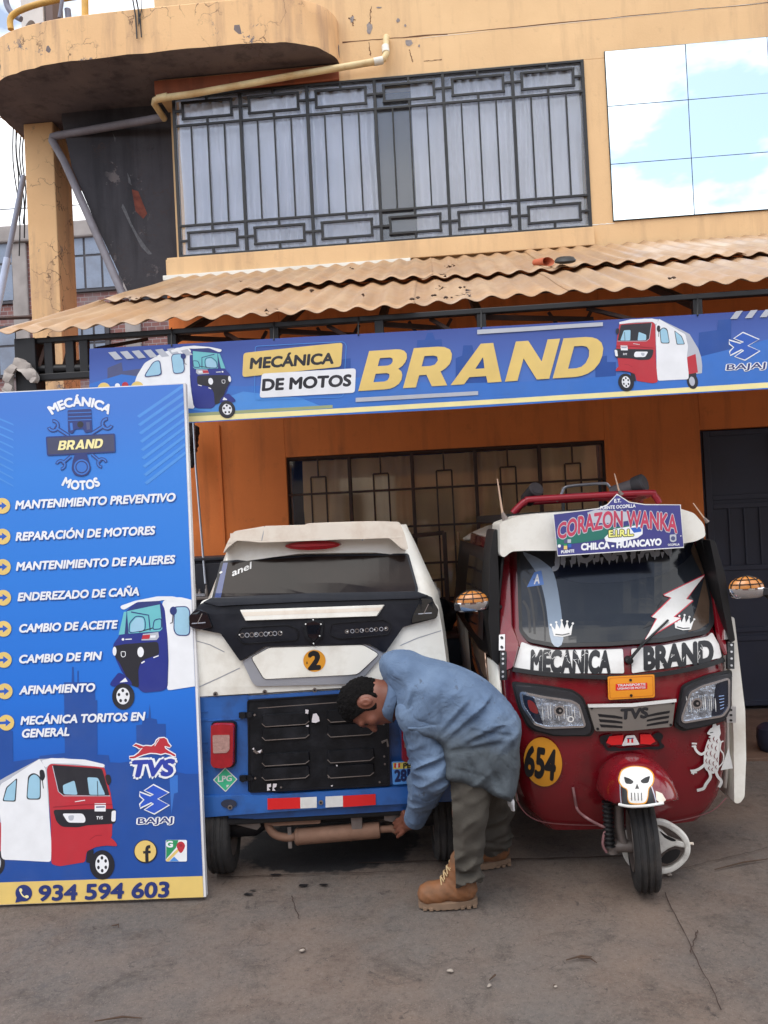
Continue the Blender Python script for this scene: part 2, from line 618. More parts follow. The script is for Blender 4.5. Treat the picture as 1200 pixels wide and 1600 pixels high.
def vnoise(X, Y, Z, seed=0):
    """smooth value noise in -1..1 on arrays"""
    X, Y, Z = np.broadcast_arrays(X, Y, Z)
    R = np.random.RandomState(seed).rand(32, 32, 32)*2-1
    i, j, k = np.floor(X).astype(int), np.floor(Y).astype(int), np.floor(Z).astype(int)
    fx, fy, fz = X-i, Y-j, Z-k
    fx, fy, fz = fx*fx*(3-2*fx), fy*fy*(3-2*fy), fz*fz*(3-2*fz)
    def g(a, b, c): return R[(i+a) & 31, (j+b) & 31, (k+c) & 31]
    def lp(a, b, t): return a+(b-a)*t
    return lp(lp(lp(g(0,0,0), g(1,0,0), fx), lp(g(0,1,0), g(1,1,0), fx), fy), lp(lp(g(0,0,1), g(1,0,1), fx), lp(g(0,1,1), g(1,1,1), fx), fy), fz)
def ridge(n): return 1-2*np.abs(n)
def cap(X, Y, Z, a, b, ra, rb=None):
    rb = ra if rb is None else rb
    a = np.array(a, float); b = np.array(b, float)
    d = b-a
    L = (d*d).sum()+1e-12
    t = np.clip(((X-a[0])*d[0]+(Y-a[1])*d[1]+(Z-a[2])*d[2])/L, 0, 1)
    return np.sqrt((X-a[0]-t*d[0])**2+(Y-a[1]-t*d[1])**2+(Z-a[2]-t*d[2])**2)-(ra+(rb-ra)*t)
def ellip(X, Y, Z, c, r, R=None):
    p = [X-c[0], Y-c[1], Z-c[2]]
    if R is not None:
        p = [R[0][i]*p[0]+R[1][i]*p[1]+R[2][i]*p[2] for i in range(3)]   # into the frame whose axes are R's columns
    k0 = np.sqrt((p[0]/r[0])**2+(p[1]/r[1])**2+(p[2]/r[2])**2)
    return (k0-1)*min(r)
def smin(a, b, k):
    h = np.clip(0.5+0.5*(b-a)/k, 0, 1)
    return b*(1-h)+a*h-k*h*(1-h)
def polysdf(px, pz, poly):
    """signed distance to a 2-D polygon (negative inside)"""
    P = np.array(poly, float)
    d = np.full(px.shape, 1e9)
    s = np.ones(px.shape)
    for i in range(len(P)):
        a, b = P[i], P[i-1]
        e = b-a
        wx, wz = px-a[0], pz-a[1]
        t = np.clip((wx*e[0]+wz*e[1])/(e@e), 0, 1)
        d = np.minimum(d, (wx-e[0]*t)**2+(wz-e[1]*t)**2)
        c1 = pz >= a[1]; c2 = pz < b[1]; c3 = e[0]*wz > e[1]*wx
        fl = (c1 & c2 & c3) | (~c1 & ~c2 & ~c3)
        s = np.where(fl, -s, s)
    return s*np.sqrt(d)
def blob(field, lo, hi, h, m, name, parent=None, mode=None, **kw):
    P, Fc = nets(field, lo, hi, h)
    b = MB()
    b.v = [V(p) for p in P]
    b.f = [list(map(int, q)) for q in Fc]
    if callable(mode):
        b.m = [mode(b, sum((b.v[i] for i in q), V((0, 0, 0)))/4) for q in b.f]
    else:
        b.mi(m); b.m = [0]*len(b.f)
    return b.make(name, parent, smooth='all', fix=False, **kw)
# ================================================================== the setting
D = 6.6                                       # distance of the shop front
# --- ground: one sheet of worn, oil-stained concrete
def ground_mat():
    m, t, b = node_mat("worn_concrete")
    L = t.links.new
    co = t.nodes.new("ShaderNodeTexCoord")
    def nz(scale, det=8, rough=0.6, dist=0.0):
        n = t.nodes.new("ShaderNodeTexNoise")
        n.inputs['Scale'].default_value = scale; n.inputs['Detail'].default_value = det
        n.inputs['Roughness'].default_value = rough; n.inputs['Distortion'].default_value = dist
        L(co.outputs['Object'], n.inputs['Vector'])
        return n.outputs['Fac']
    def mr(x, a, b_, lo=0, hi=1):
        r = t.nodes.new("ShaderNodeMapRange")
        for k, v in zip(('From Min', 'From Max', 'To Min', 'To Max'), (a, b_, lo, hi)): r.inputs[k].default_value = v
        L(x, r.inputs['Value'])
        return r.outputs['Result']
    def mixc(f, A, B):
        n = t.nodes.new("ShaderNodeMix"); n.data_type = 'RGBA'
        L(f, n.inputs['Factor'])
        for k, c in (('A', A), ('B', B)):
            if isinstance(c, tuple): n.inputs[k].default_value = lin(c)+(1,)
            else: L(c, n.inputs[k])
        return n.outputs['Result']
    c = mixc(mr(nz(1.1), 0.38, 0.62), (116, 99, 88), (90, 85, 83))
    c = mixc(mr(nz(3.2, 9, 0.7, 0.6), 0.48, 0.72, 0, 0.8), c, (84, 67, 58))
    c = mixc(mr(nz(0.55, 6, 0.55), 0.5, 0.7, 0, 0.55), c, (116, 110, 105))
    c = mixc(mr(nz(4.5, 10, 0.75, .8), 0.52, 0.70, 0, 0.85), c, (54, 46, 42))
    c = mixc(mr(nz(38, 4, 0.7), 0.35, 0.7, 0, 0.35), c, (132, 120, 110))
    c = mixc(mr(nz(14, 6, 0.8, 1.0), 0.58, 0.68, 0, 0.75), c, (50, 43, 40))
    c = mixc(mr(nz(90, 5, 0.85), 0.52, 0.70, 0, 0.6), c, (46, 40, 37))
    c = mixc(mr(nz(130, 3, 0.8), 0.58, 0.72, 0, 0.5), c, (158, 146, 136))
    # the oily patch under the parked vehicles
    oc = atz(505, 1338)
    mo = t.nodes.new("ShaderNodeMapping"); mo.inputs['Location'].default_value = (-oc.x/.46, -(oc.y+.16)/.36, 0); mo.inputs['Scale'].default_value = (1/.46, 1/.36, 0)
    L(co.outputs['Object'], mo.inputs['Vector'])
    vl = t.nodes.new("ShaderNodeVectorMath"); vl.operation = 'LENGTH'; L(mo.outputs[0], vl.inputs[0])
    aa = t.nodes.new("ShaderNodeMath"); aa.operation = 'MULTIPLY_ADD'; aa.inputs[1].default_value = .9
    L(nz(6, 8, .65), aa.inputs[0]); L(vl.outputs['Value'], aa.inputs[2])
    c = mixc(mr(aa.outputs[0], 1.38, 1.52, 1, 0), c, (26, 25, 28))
    L(c, b.inputs['Base Color'])
    L(mr(nz(5), 0.3, 0.7, 0.72, 0.95), b.inputs['Roughness'])
    bp = t.nodes.new("ShaderNodeBump")
    bp.inputs['Strength'].default_value = 0.8; bp.inputs['Distance'].default_value = 0.014
    L(nz(42, 12, 0.85), bp.inputs['Height'])
    L(bp.outputs['Normal'], b.inputs['Normal'])
    return m
g = MB(True)
xs = [-200, -30, -8] + [-6+0.6*i for i in range(21)] + [8, 30, 200]
ys = [-200, -30, -6] + [-4+0.6*i for i in range(19)] + [12, 40, 200]
def gz(x, y):
    return 0.006*noise.noise(V((x*0.9, y*0.9, 0))) if abs(x) < 6 and 0 < y < 6 else 0.0
g.grid([[V((x, y, gz(x, y)-0.006)) for x in xs] for y in ys], ground_mat())
tag(g.make("ground", smooth='all'), kind='structure')

# --- raised tiled strip before the door, dark oil patch, cracks
M_strip = mat("worn_step", (104, 80, 66), 0.8, var=0.2, scale=7, dirt=(60, 48, 42), damt=0.6, bump=0.3)
b = MB()
b.box((-2.2, 5.32, -0.05), (7.0, D-0.01, 0.014), M_strip)
tag(b.make("pavement", bevel=0.004), kind='structure')
GR = Plane((0, 0, 0.0), (0, 0, 1))
M_oil = mat("oil_stain", (30, 29, 31), 0.38, var=0.3, scale=9)
M_crack = mat("crack_dark", (58, 44, 38), 0.95, var=0.3, scale=30)
a = Art(GR, 0.003, 0.0004)
oil = [(335,1366),(372,1362),(420,1364),(455,1371),(500,1364),(530,1372),(565,1362),(612,1366),(640,1356),(636,1340),(660,1326),(640,1310),(560,1304),(470,1306),(380,1318),(345,1340)]
for c, rx, ry in (((388,1398),8,1.6),((474,1384),8,2),((506,1383),6,1.5),((395,1392),5,1),((432,1368),9,1.6)):
    a.poly([(x+random.uniform(-1,1)*rx*0.3, y+random.uniform(-1,1)*ry*.4) for x, y in ell(c, rx, ry, 0, 16)], M_oil)
tag(a.make("oil_stain", fix=False), kind='structure')
a = Art(GR, 0.0035, 0.0003)
def wob(p, q, n, amp):
    return [(p[0]+(q[0]-p[0])*i/n+random.uniform(-amp, amp), p[1]+(q[1]-p[1])*i/n+random.uniform(-amp, amp)*0.5) for i in range(n+1)]
for p, q, w in (((1038,1395),(1128,1580),1.6),((1090,1455),(1078,1490),2.6),((560,1349),(1000,1338),1.4),((330,1372),(650,1362),0.9),((1060,1360),(1200,1325),0.8),((455,1400),(468,1438),1.5),((1110,1165),(1200,1180),0.9)):
    a.stroke(wob(p, q, 16, 1.6), [w*random.uniform(0.4, 1.2) for _ in range(17)], M_crack)
tag(a.make("ground_crack", fix=False), kind='structure')
# small litter: pebbles, leaf scraps, twigs
M_peb = mat("pebble", (150, 140, 130), 0.9, var=0.3, scale=20)
M_leaf = mat("dry_leaf", (70, 52, 40), 0.9, var=0.3, scale=20)
b = MB()
for px, py, r in ((473,1485,.012),(702,1518,.010),(1020,1372,.006),(1044,1368,.010),(765,1540,.007),(868,1542,.006)):
    c = atz(px, py)
    for k in range(2):
        q = c+V((random.uniform(-1, 1)*r*k, random.uniform(-1, 1)*r*k, r*0.35))
        prof = [(0.001, -r*.5), (r*.8, -r*.35), (r, 0), (r*.7, r*.35), (0.001, r*.45)]
        b.lathe(prof, q, (random.uniform(-.3, .3), random.uniform(-.3, .3), 1), M_peb if random.random() < .5 else M_leaf, 7)
for px, py, L_, an in ((185,1596,.16,.1),(905,1500,.10,.2),(918,1503,.07,-.5),(1160,1352,.3,.35),(770,1530,.04,.9),(180,1450,.04,-.4)):
    c = atz(px, py)+V((0, 0, .006))
    b.tube([c-V((cos(an), sin(an), 0))*L_/2, c+V((0.01, 0.01, 0.004)), c+V((cos(an), sin(an), 0))*L_/2], [.002, .004, .0015], M_leaf, 5)
tag(b.make("ground_litter", smooth=True), "scraps of leaf, twig and pebble strewn over the stained concrete", "litter", kind='stuff')

# ================================================================== shop building
def wall_mat(name, c1, c2, dirtc, damt, crack=0.0, patch=0.0, tide=0.0):
    """painted render: tone drift, rain dirt, hairline cracks and flaked patches"""
    m, t, b = node_mat(name)
    L = t.links.new
    co = t.nodes.new("ShaderNodeTexCoord")
    def nz(scale, det=8, rough=0.6, dist=0.0, vec=None):
        n = t.nodes.new("ShaderNodeTexNoise")
        n.inputs['Scale'].default_value = scale; n.inputs['Detail'].default_value = det
        n.inputs['Roughness'].default_value = rough; n.inputs['Distortion'].default_value = dist
        L(vec or co.outputs['Object'], n.inputs['Vector'])
        return n.outputs['Fac']
    def mr(x, a, b_, lo=0, hi=1):
        r = t.nodes.new("ShaderNodeMapRange")
        for k, v in zip(('From Min', 'From Max', 'To Min', 'To Max'), (a, b_, lo, hi)): r.inputs[k].default_value = v
        L(x, r.inputs['Value'])
        return r.outputs['Result']
    def mixc(f, A, B):
        n = t.nodes.new("ShaderNodeMix"); n.data_type = 'RGBA'
        L(f, n.inputs['Factor'])
        for k, c in (('A', A), ('B', B)):
            if isinstance(c, tuple): n.inputs[k].default_value = lin(c)+(1,)
            else: L(c, n.inputs[k])
        return n.outputs['Result']
    def mul(x, y):
        n = t.nodes.new("ShaderNodeMath"); n.operation = 'MULTIPLY'
        L(x, n.inputs[0]); L(y, n.inputs[1])
        return n.outputs[0]
    c = mixc(mr(nz(1.3), 0.3, 0.7), c1, c2)
    mpn = t.nodes.new("ShaderNodeMapping")
    mpn.inputs['Scale'].default_value = (7, 7, 0.8)
    L(co.outputs['Object'], mpn.inputs['Vector'])
    c = mixc(mr(nz(1.0, 7, 0.6, 0, mpn.outputs[0]), 0.5, 0.75, 0, damt), c, dirtc)
    c = mixc(mr(nz(9, 8, 0.7), 0.58, 0.75, 0, damt*0.7), c, dirtc)
    h = nz(55, 6, 0.7)
    if crack:
        vo = t.nodes.new("ShaderNodeTexVoronoi")
        vo.feature = 'DISTANCE_TO_EDGE'
        vo.inputs['Scale'].default_value = 4.2
        wv = t.nodes.new("ShaderNodeVectorMath"); wv.operation = 'ADD'
        nn = t.nodes.new("ShaderNodeTexNoise"); nn.inputs['Scale'].default_value = 9.0; nn.inputs['Detail'].default_value = 6
        L(co.outputs['Object'], nn.inputs['Vector'])
        sc = t.nodes.new("ShaderNodeVectorMath"); sc.operation = 'SCALE'; sc.inputs['Scale'].default_value = 0.22
        L(nn.outputs['Color'], sc.inputs[0])
        L(co.outputs['Object'], wv.inputs[0]); L(sc.outputs[0], wv.inputs[1])
        L(wv.outputs[0], vo.inputs['Vector'])
        line = mr(vo.outputs['Distance'], 0.0, 0.022, 1, 0)
        msk = mr(nz(2.3, 4), 0.47, 0.58, 0, crack)
        c = mixc(mul(line, msk), c, (70, 48, 40))
    if patch:
        pm = mr(nz(4.6, 9, 0.74, 0.4), 0.605, 0.63)
        pk = mr(nz(1.1, 3), 0.5, 0.56, 0, patch)
        c = mixc(mul(pm, pk), c, (112, 104, 104))
    L(c, b.inputs['Base Color'])
    b.inputs['Roughness'].default_value = 0.85
    bp = t.nodes.new("ShaderNodeBump")
    bp.inputs['Strength'].default_value = 0.25; bp.inputs['Distance'].default_value = 0.008
    L(h, bp.inputs['Height'])
    L(bp.outputs['Normal'], b.inputs['Normal'])
    return m
M_peach = wall_mat("peach_render", (222, 186, 140), (208, 172, 128), (170, 138, 108), 0.6)
M_parapet = wall_mat("cracked_peach_render", (224, 184, 136), (210, 168, 122), (150, 120, 100), 0.8, crack=0.9, patch=1.0)
M_orange = wall_mat("orange_render", (226, 126, 60), (204, 112, 54), (130, 72, 40), 0.5)
M_soffit = wall_mat("stained_soffit", (124, 112, 110), (84, 76, 80), (50, 46, 52), 0.8, crack=.5, patch=0.7)
M_stair = wall_mat("sooty_concrete", (70, 67, 72), (46, 45, 51), (28, 28, 34), 0.8, crack=.5, patch=0.8)
M_lintel = wall_mat("brown_lintel", (150, 84, 56), (130, 70, 48), (80, 50, 40), 0.6)
M_white_trim = mat("white_flashing", (226, 224, 214), 0.6, var=0.08, dirt=(150, 140, 120), damt=0.5)
M_black = mat("black_iron", (17, 17, 20), 0.5, var=0.2)
M_rust = mat("rusty_iron", (58, 40, 34), 0.75, var=0.3, scale=14, dirt=(96, 56, 36), damt=0.5)
M_alu = mat("window_alu", (168, 170, 176), 0.45, 0.3, var=0.1, dirt=(110, 110, 112), damt=0.4)
M_curt = mat("white_curtain", (244, 244, 248), 0.9, var=0.06, scale=3)
M_curt2 = mat("tan_curtain", (246, 216, 170), 0.9, var=0.12, scale=3)
G_up = glass_mat("upper_glass", (0.97, 0.98, 1.0), 0.02, 0.12, dust=.06)
G_lo = glass_mat("lower_glass", (0.99, 0.98, 0.96), 0.02, 0.05)
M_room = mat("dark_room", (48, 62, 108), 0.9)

bld = thing("shop_building", "peach two storey repair shop with barred windows and a rounded cracked balcony", "building", (0, D, 0))
XL, XR, ZT = at(254, 300, D).x, 7.0, 8.6
UW = ((at(271.5, 180, D).x+at(283.5, 398, D).x)/2, (at(910, 84, D).x+at(921, 352, D).x)/2, 3.955, 5.335)              # upper window x0 x1 z0 z1
LW = (at(447, 730, D).x, at(945.5, 700, D).x, 0.97, 2.225)              # lower window
DO = (at(1095, 700, D).x, at(1095, 700, D).x+1.18, 0.0, 2.262)                # door
ZS = 3.74                                     # storey joint
b = MB()
T = 0.25
def wallbox(x0, x1, z0, z1, m, y0=D, y1=D+T): b.box((x0, y0, z0), (x1, y1, z1), m)
wallbox(XL, XR, UW[3], ZT, M_peach)
wallbox(XL, UW[0], ZS, UW[2]-0.001, M_peach)
wallbox(UW[0], UW[1], ZS, UW[2], M_peach)
wallbox(UW[1], XR, ZS, UW[3], M_peach)
b.make("upper_wall", bld, bevel=0.004)
b = MB()
wallbox(XL, LW[0], 0, ZS-0.002, M_orange)
wallbox(LW[0], LW[1], LW[3], ZS-0.002, M_orange)
wallbox(LW[0], LW[1], 0, LW[2], M_orange)
wallbox(LW[1], DO[0], 0, ZS-0.002, M_orange)
wallbox(DO[0], DO[1], DO[3], ZS-0.002, M_orange)
wallbox(DO[1], XR, 0, ZS-0.002, M_orange)
b.make("lower_wall", bld, bevel=0.004)
b = MB()
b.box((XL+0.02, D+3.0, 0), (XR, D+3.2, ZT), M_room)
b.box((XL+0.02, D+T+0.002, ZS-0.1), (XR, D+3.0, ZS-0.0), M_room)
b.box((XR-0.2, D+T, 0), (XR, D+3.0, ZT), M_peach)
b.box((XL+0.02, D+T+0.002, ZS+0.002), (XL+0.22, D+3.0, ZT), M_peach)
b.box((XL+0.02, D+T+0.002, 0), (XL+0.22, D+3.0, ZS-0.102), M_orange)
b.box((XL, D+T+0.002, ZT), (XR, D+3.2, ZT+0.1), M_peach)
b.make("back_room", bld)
# cracks and flakes on the upper wall
WP = Plane((0, D, 0), (0, -1, 0))
a = Art(WP, 0.0015, 0.0002)
M_wc = mat("render_crack", (92, 60, 44), 0.95, var=0.3, scale=30)
M_wf = mat("bare_cement", (140, 132, 130), 0.95, var=0.3, scale=30)
for p, q, w in (((534,66),(700,53),2.2),((700,53),(1200,4),1.3),((640,78),(645,97),1.4),((577,66),(579,88),1.6),((580,10),(578,40),1.4),((662,96),(690,93),1.2),((545,28),(556,32),2.5),((551,24),(552,40),2)):
    a.stroke(wob(p, q, 14, 1.1), [w*random.uniform(0.3, 1.2) for _ in range(15)], M_wc)
for c, rx, ry in (((577,44),4,8),((639,67),6,5),((550,30),3,5),((622,32),2.5,3),((633,40),2,2),((655,72),1.5,2),((592,12),4,1.5)):
    a.poly([(x+random.uniform(-1,1)*rx*.3, y+random.uniform(-1,1)*ry*.3) for x, y in ell(c, rx, ry, 0, 12)], M_wf)
for p, q, w in (((905,353),(960,349),1.6),((690,372),(720,370),2),((655,60),(1200,4),.6)):
    a.stroke(wob(p, q, 14, .8), [w*random.uniform(0.1, 1.2) for _ in range(15)], M_white_trim)
a.make("wall_crack", bld, fix=False)
# sill ledge and flashing above the awning
b = MB()
b.box((at(264, 415, D).x, D-0.05, 3.80), (UW[1]+0.02, D-0.001, UW[2]-0.004), M_peach)
b.make("sill_ledge", bld, bevel=0.006)
b = MB()
b.box((at(259, 436, D).x, D-0.075, 3.755), (-0.15, D-0.001, 3.797), M_white_trim)
b.make("flashing", bld, bevel=0.004)
b = MB()
b.box((XL-0.02, D-0.03, UW[3]+0.003), (-0.67, D-0.001, UW[3]+0.13), M_lintel)
b.make("lintel", bld, bevel=0.004)

def curtain(parent, x0, x1, z0, z1, y, m, amp=0.03, wl=0.13, ph=0.0):
    mb = MB()
    rows = []
    n = max(8, int((x1-x0)/0.012))
    for z in (z0, (z0*2+z1)/3, (z0+z1*2)/3, z1):
        r = []
        for i in range(n+1):
            x = x0+(x1-x0)*i/n
            k = noise.noise(V((x*2.3+ph, z*0.4, 0)))
            r.append(V((x+0.02*noise.noise(V((z*2, x*3, ph))), y+amp*sin(x/wl*2*pi+11*k+ph)*(0.62+0.6*noise.noise(V((x*5, ph, 2)))), z)))
        rows.append(r)
    mb.grid(rows, m)
    return mb.make("curtain", parent, smooth='all', fix=False)
# --- upper window: alu frame, glass, curtains, iron grille
fr = MB()
x0, x1, z0, z1 = UW
yf = D+0.004
for za, zb in ((z0, z0+.035), (z1-.035, z1)):
    fr.box((x0, yf+.0125, za), (x1, yf+.03, zb), M_alu)
nW = 6
for i in range(nW+1):
    x = x0+(x1-x0)*i/nW
    fr.box((max(x0, x-.010), yf+.013, z0+.002), (min(x1, x+.010), yf+.032, z1-.002), M_alu)
uw = fr.make("window", bld)
gl = MB()
gl.box((x0+.01, yf+.006, z0+.01), (x1-.01, yf+.011, z1-.01), G_up)
gl.make("pane", uw)
W1 = (x1-x0)/nW
curtain(uw, x0+.02, x0+W1*3-.02, z0+.02, z1-.02, yf+.085, M_curt, .055, .105, .3)
curtain(uw, x0+W1*3+.30, x1-.02, z0+.02, z1-.02, yf+.085, M_curt, .055, .09, 2.0)
gr = MB()
yg = D-0.009
zt, zb_ = z1-.262, z0+.268
def hb(xa, xb, z, w=.021): gr.bar((xa, yg, z), (xb, yg, z), .014, w, M_black)
def vb(x, za, zc, w=.021): gr.bar((x, yg+.001, za), (x, yg+.001, zc), w, .014, M_black, (0, 1, 0))
for z in (z0+.012, zb_, zt, z1-.012): hb(x0, x1, z)
for i in range(nW+1): vb(x0+W1*i, z0, z1, .026)
for i in range(nW):
    xa = x0+W1*i; xm = xa+W1/2
    for k in (1, 2, 3): vb(xa+W1*k/4, zb_, zt, .013)
    for (lo, hi) in ((z0+.012, zb_), (zt, z1-.012)):
        c = (lo+hi)/2; hh = .068; hw = W1*.365
        hb(xm-hw-.013, xm+hw+.013, c-hh); hb(xm-hw-.013, xm+hw+.013, c+hh)
        vb(xm-hw, c-hh, c+hh); vb(xm+hw, c-hh, c+hh)
        hb(xa, xm-hw, c); hb(xm+hw, xa+W1, c)
        vb(xm, lo, c-hh); vb(xm, c+hh, hi)
gr.make("window_grille", uw, bevel=.003)

# --- lower window
fr = MB()
x0, x1, z0, z1 = LW
yf = D+0.05
for za, zb in ((z0, z0+.03), (z1-.03, z1)): fr.box((x0, yf, za), (x1, yf+.03, zb), M_rust)
for i in range(6):
    x = x0+(x1-x0)*i/5
    fr.box((max(x0, x-.014), yf-.002, z0+.002), (min(x1, x+.014), yf+.032, z1-.002), M_rust)
lw = fr.make("window", bld)
gl = MB()
gl.box((x0+.01, yf+.012, z0+.01), (x1-.01, yf+.018, z1-.01), G_lo)
gl.make("pane", lw)
curtain(lw, x0+.12, x1-.05, z0+.02, z1-.03, yf+.09, M_curt2, .030, .19, 1.0)
gr = MB()
yg = D+0.03
def hb(xa, xb, z, w=.018): gr.bar((xa, yg, z), (xb, yg, z), .012, w, M_rust)
def vb(x, za, zc, w=.018): gr.bar((x, yg+.001, za), (x, yg+.001, zc), w, .012, M_rust, (0, 1, 0))
for z in (z0+.01, z0+.32, z0+.63, z0+.94, z1-.01): hb(x0, x1, z)
for i in range(6): vb(x0+(x1-x0)*i/5, z0, z1, .026)
w5 = (x1-x0)/5
for i in range(5):
    xm = x0+w5*(i+.5)
    for sx in (-1, 1): vb(xm+sx*.063, z0, z0+1.08, .014)
    hb(xm-.063, xm+.063, z0+1.08, .014)
    vb(xm, z0+1.08, z1, .014)
gr.make("window_grille", lw, bevel=.002)
b = MB()
b.box((x0-.03, D-.06, z0-.05), (x1+.03, D-.001, z0-.003), M_orange)
b.make("window_sill", lw, bevel=.005)

# --- steel door
M_door = mat("navy_steel_door", (40, 44, 62), 0.55, var=0.15, scale=3, dirt=(62, 60, 66), damt=0.4)
d = MB()
d.box((DO[0]+.004, D+.05, 0.02), (DO[1]-.004, D+.09, DO[3]-.004), M_door)
dr = d.make("door", bld, bevel=.004)
d = MB()
for x in (DO[0]+.03, DO[0]+.56, DO[0]+1.12): d.box((x, D+.03, .03), (x+.05, D+.049, DO[3]-.01), M_door)
for z in (.03, .55, .62, 1.12, 1.62, 1.69, 2.21): d.box((DO[0]+.082, D+.034, z), (DO[1]-.06, D+.049, z+.04), M_door)
for i in range(1, 4): d.box((DO[0]+.08+i*.12, D+.038, 1.16), (DO[0]+.092+i*.12, D+.049, 1.62), M_door)
d.make("door_frame", dr, bevel=.003)
d = MB()
d.tube([(DO[0]+.60, D+.03, 1.0), (DO[0]+.60, D-.01, 1.0), (DO[0]+.60, D-.01, 1.14), (DO[0]+.60, D+.03, 1.14)], .01, M_alu)
d.make("handle", dr, smooth=True)

# --- mirror glass cladding
m, t, bb = node_mat("mirror_glass")
bb.inputs['Base Color'].default_value = (0.86, 0.95, 0.98, 1)
bb.inputs['Metallic'].default_value = 1.0
bb.inputs['Roughness'].default_value = 0.015
M_mirror = m
P = Plane((0, D-.016, 0), (0, -1, 0))
cl_ = MB()
pL, pT = P.pos(946, 80), P.pos(1071, 67)
pB = P.pos(957.5, 345)
cx0, cz1, cz0 = (P.pos(946, 80).x+pB.x)/2, pL.z, pB.z
cw = P.pos(1076, 168).x-cx0
rows_z = [cz1, P.pos(950, 166.5).z, P.pos(1080, 247).z, cz0]
cl_.box((cx0-.003, D-.010, cz0-.003), (cx0+cw*6+.003, D-.001, cz1+.003), M_black)
cl = cl_.make("mirror_cladding", bld)
for i in range(6):
    for k in range(3):
        q = MB()
        j = [random.uniform(-.0018, .0018) for _ in range(4)]
        xa, xb, za, zb = cx0+cw*i+.003, cx0+cw*(i+1)-.003, rows_z[k+1]+.003, rows_z[k]-.003
        y = D-.016
        q.add([(xa,y+j[0],za),(xb,y+j[1],za),(xb,y+j[2],zb),(xa,y+j[0]+j[2]-j[1],zb),(xa,D-.0105,za),(xb,D-.0105,za),(xb,D-.0105,zb),(xa,D-.0105,zb)],
              [(0,1,2,3),(0,4,5,1),(1,5,6,2),(2,6,7,3),(3,7,4,0)], M_mirror)
        q.make("mirror_pane", cl)

# --- balcony: rounded slab with cracked parapet
path = [(-.655,6.62),(-.68,6.50),(-.76,6.37),(-.93,6.26),(-1.2,6.205),(-1.7,6.19),(-2.6,6.20),(-3.05,6.24),(-3.4,6.34),(-3.66,6.54),(-3.78,6.85),(-3.80,7.3),(-3.80,8.6)]
pp = curve(path, 6)
zb0, zb1 = 5.475, 5.84
b = MB()
def offs(p, i, d):
    a_ = V(pp[max(i-1, 0)]); c_ = V(pp[min(i+1, len(pp)-1)])
    t_ = (c_-a_).normalized()
    n_ = V((-t_.y, t_.x))
    q = V(p)-n_*d
    return q
rowsP = []
for i, p in enumerate(pp):
    o = V(p); q = offs(p, i, .13)
    w1 = 0.010*noise.noise(V((p[0]*6, p[1]*6, 1)))
    lo_z = zb0+0.012*noise.noise(V((p[0]*9, p[1]*9, 4)))+0.006*noise.noise(V((p[0]*31, p[1]*31, 4)))
    rowsP.append([V((o.x, o.y, lo_z)), V((o.x+w1*.3, o.y+w1, zb0+.12)), V((o.x, o.y+w1*.5, zb0+.25)), V((o.x, o.y, zb1-.012)), V((o.x, o.y+.012, zb1)), V((q.x, q.y, zb1)), V((q.x, q.y, zb0+.16))])
b.grid(rowsP, M_parapet)
b.make("parapet", bld, smooth=True)
b = MB()
pl_ = [V((p[0], p[1]+.004, zb0+.008)) for p in pp] + [V((XL+.15, 8.6, zb0+.008)), V((XL+.15, D+T+.004, zb0+.008)), V((XL-.004, D+T+.004, zb0+.008)), V((XL-.004, 6.62, zb0+.008))]
b.prism(pl_, (0, 0, .15), M_soffit)
b.make("balcony_slab", bld)
M_yel = mat("yellow_rail", (206, 160, 74), 0.5, var=0.15, scale=12, dirt=(120, 100, 90), damt=0.5)
M_grey = mat("grey_rail", (112, 112, 128), 0.5, var=0.15, scale=12)
b = MB()
yr = 6.62
rail = [(17,46),(16,30),(25,20),(45,11),(70,4),(110,-4),(200,-16),(350,-32)]
b.tube(curve([at(x, y, yr) for x, y in rail], 5), .026, M_yel, 10)
b.tube([at(133, 30, 6.30), at(132, -60, 6.30)], .028, M_yel, 10)
b.tube(curve([at(33, 30, 6.9), at(20, 22, 6.9), at(11, 8, 6.9), at(8, -12, 6.9)], 5), .026, M_grey, 10)
b.tube([at(93, 28, 6.45), at(97, 2, 6.45), at(97, -30, 6.45)], .016, M_grey, 8)
b.make("balcony_rail", bld, smooth=True)
b = MB()
p = at(109, 30, 6.5)
b.tube([p-V((0, 0, .2)), p+V((-.015, 0, .085))], .026, M_grey, 12)
b.make("pipe_stub", bld, smooth=True)
b = MB()
M_cream = mat("cream_wall", (206, 200, 196), 0.85, dirt=(120, 110, 100), damt=0.5)
M_bb = mat("brown_post", (112, 96, 92), 0.85, dirt=(70, 60, 56), damt=0.5)
q = at(34, 60, 7.6)
b.box((q.x, 7.6, 5.5), (q.x+.23, 7.85, 8.4), M_cream)
b.box((q.x+.24, 7.62, 5.5), (q.x+.32, 7.85, 8.4), M_bb)
q2 = at(521, 20, 6.56)
b.make("balcony_post", bld, bevel=.005); b = MB()
q3 = at(436, 12, 6.9)
b.box((q3.x-.9, 6.9, 5.6), (q3.x-.4, 6.95, 8.0), M_bb)
b.box((q3.x-.1, 6.9, 5.6), (q3.x+.42, 6.95, 8.0), M_grey)
b.box((q3.x+.43, 6.88, 5.6), (q3.x+.52, 6.95, 8.0), M_white_trim)
b.make("balcony_screen", bld, bevel=.005)
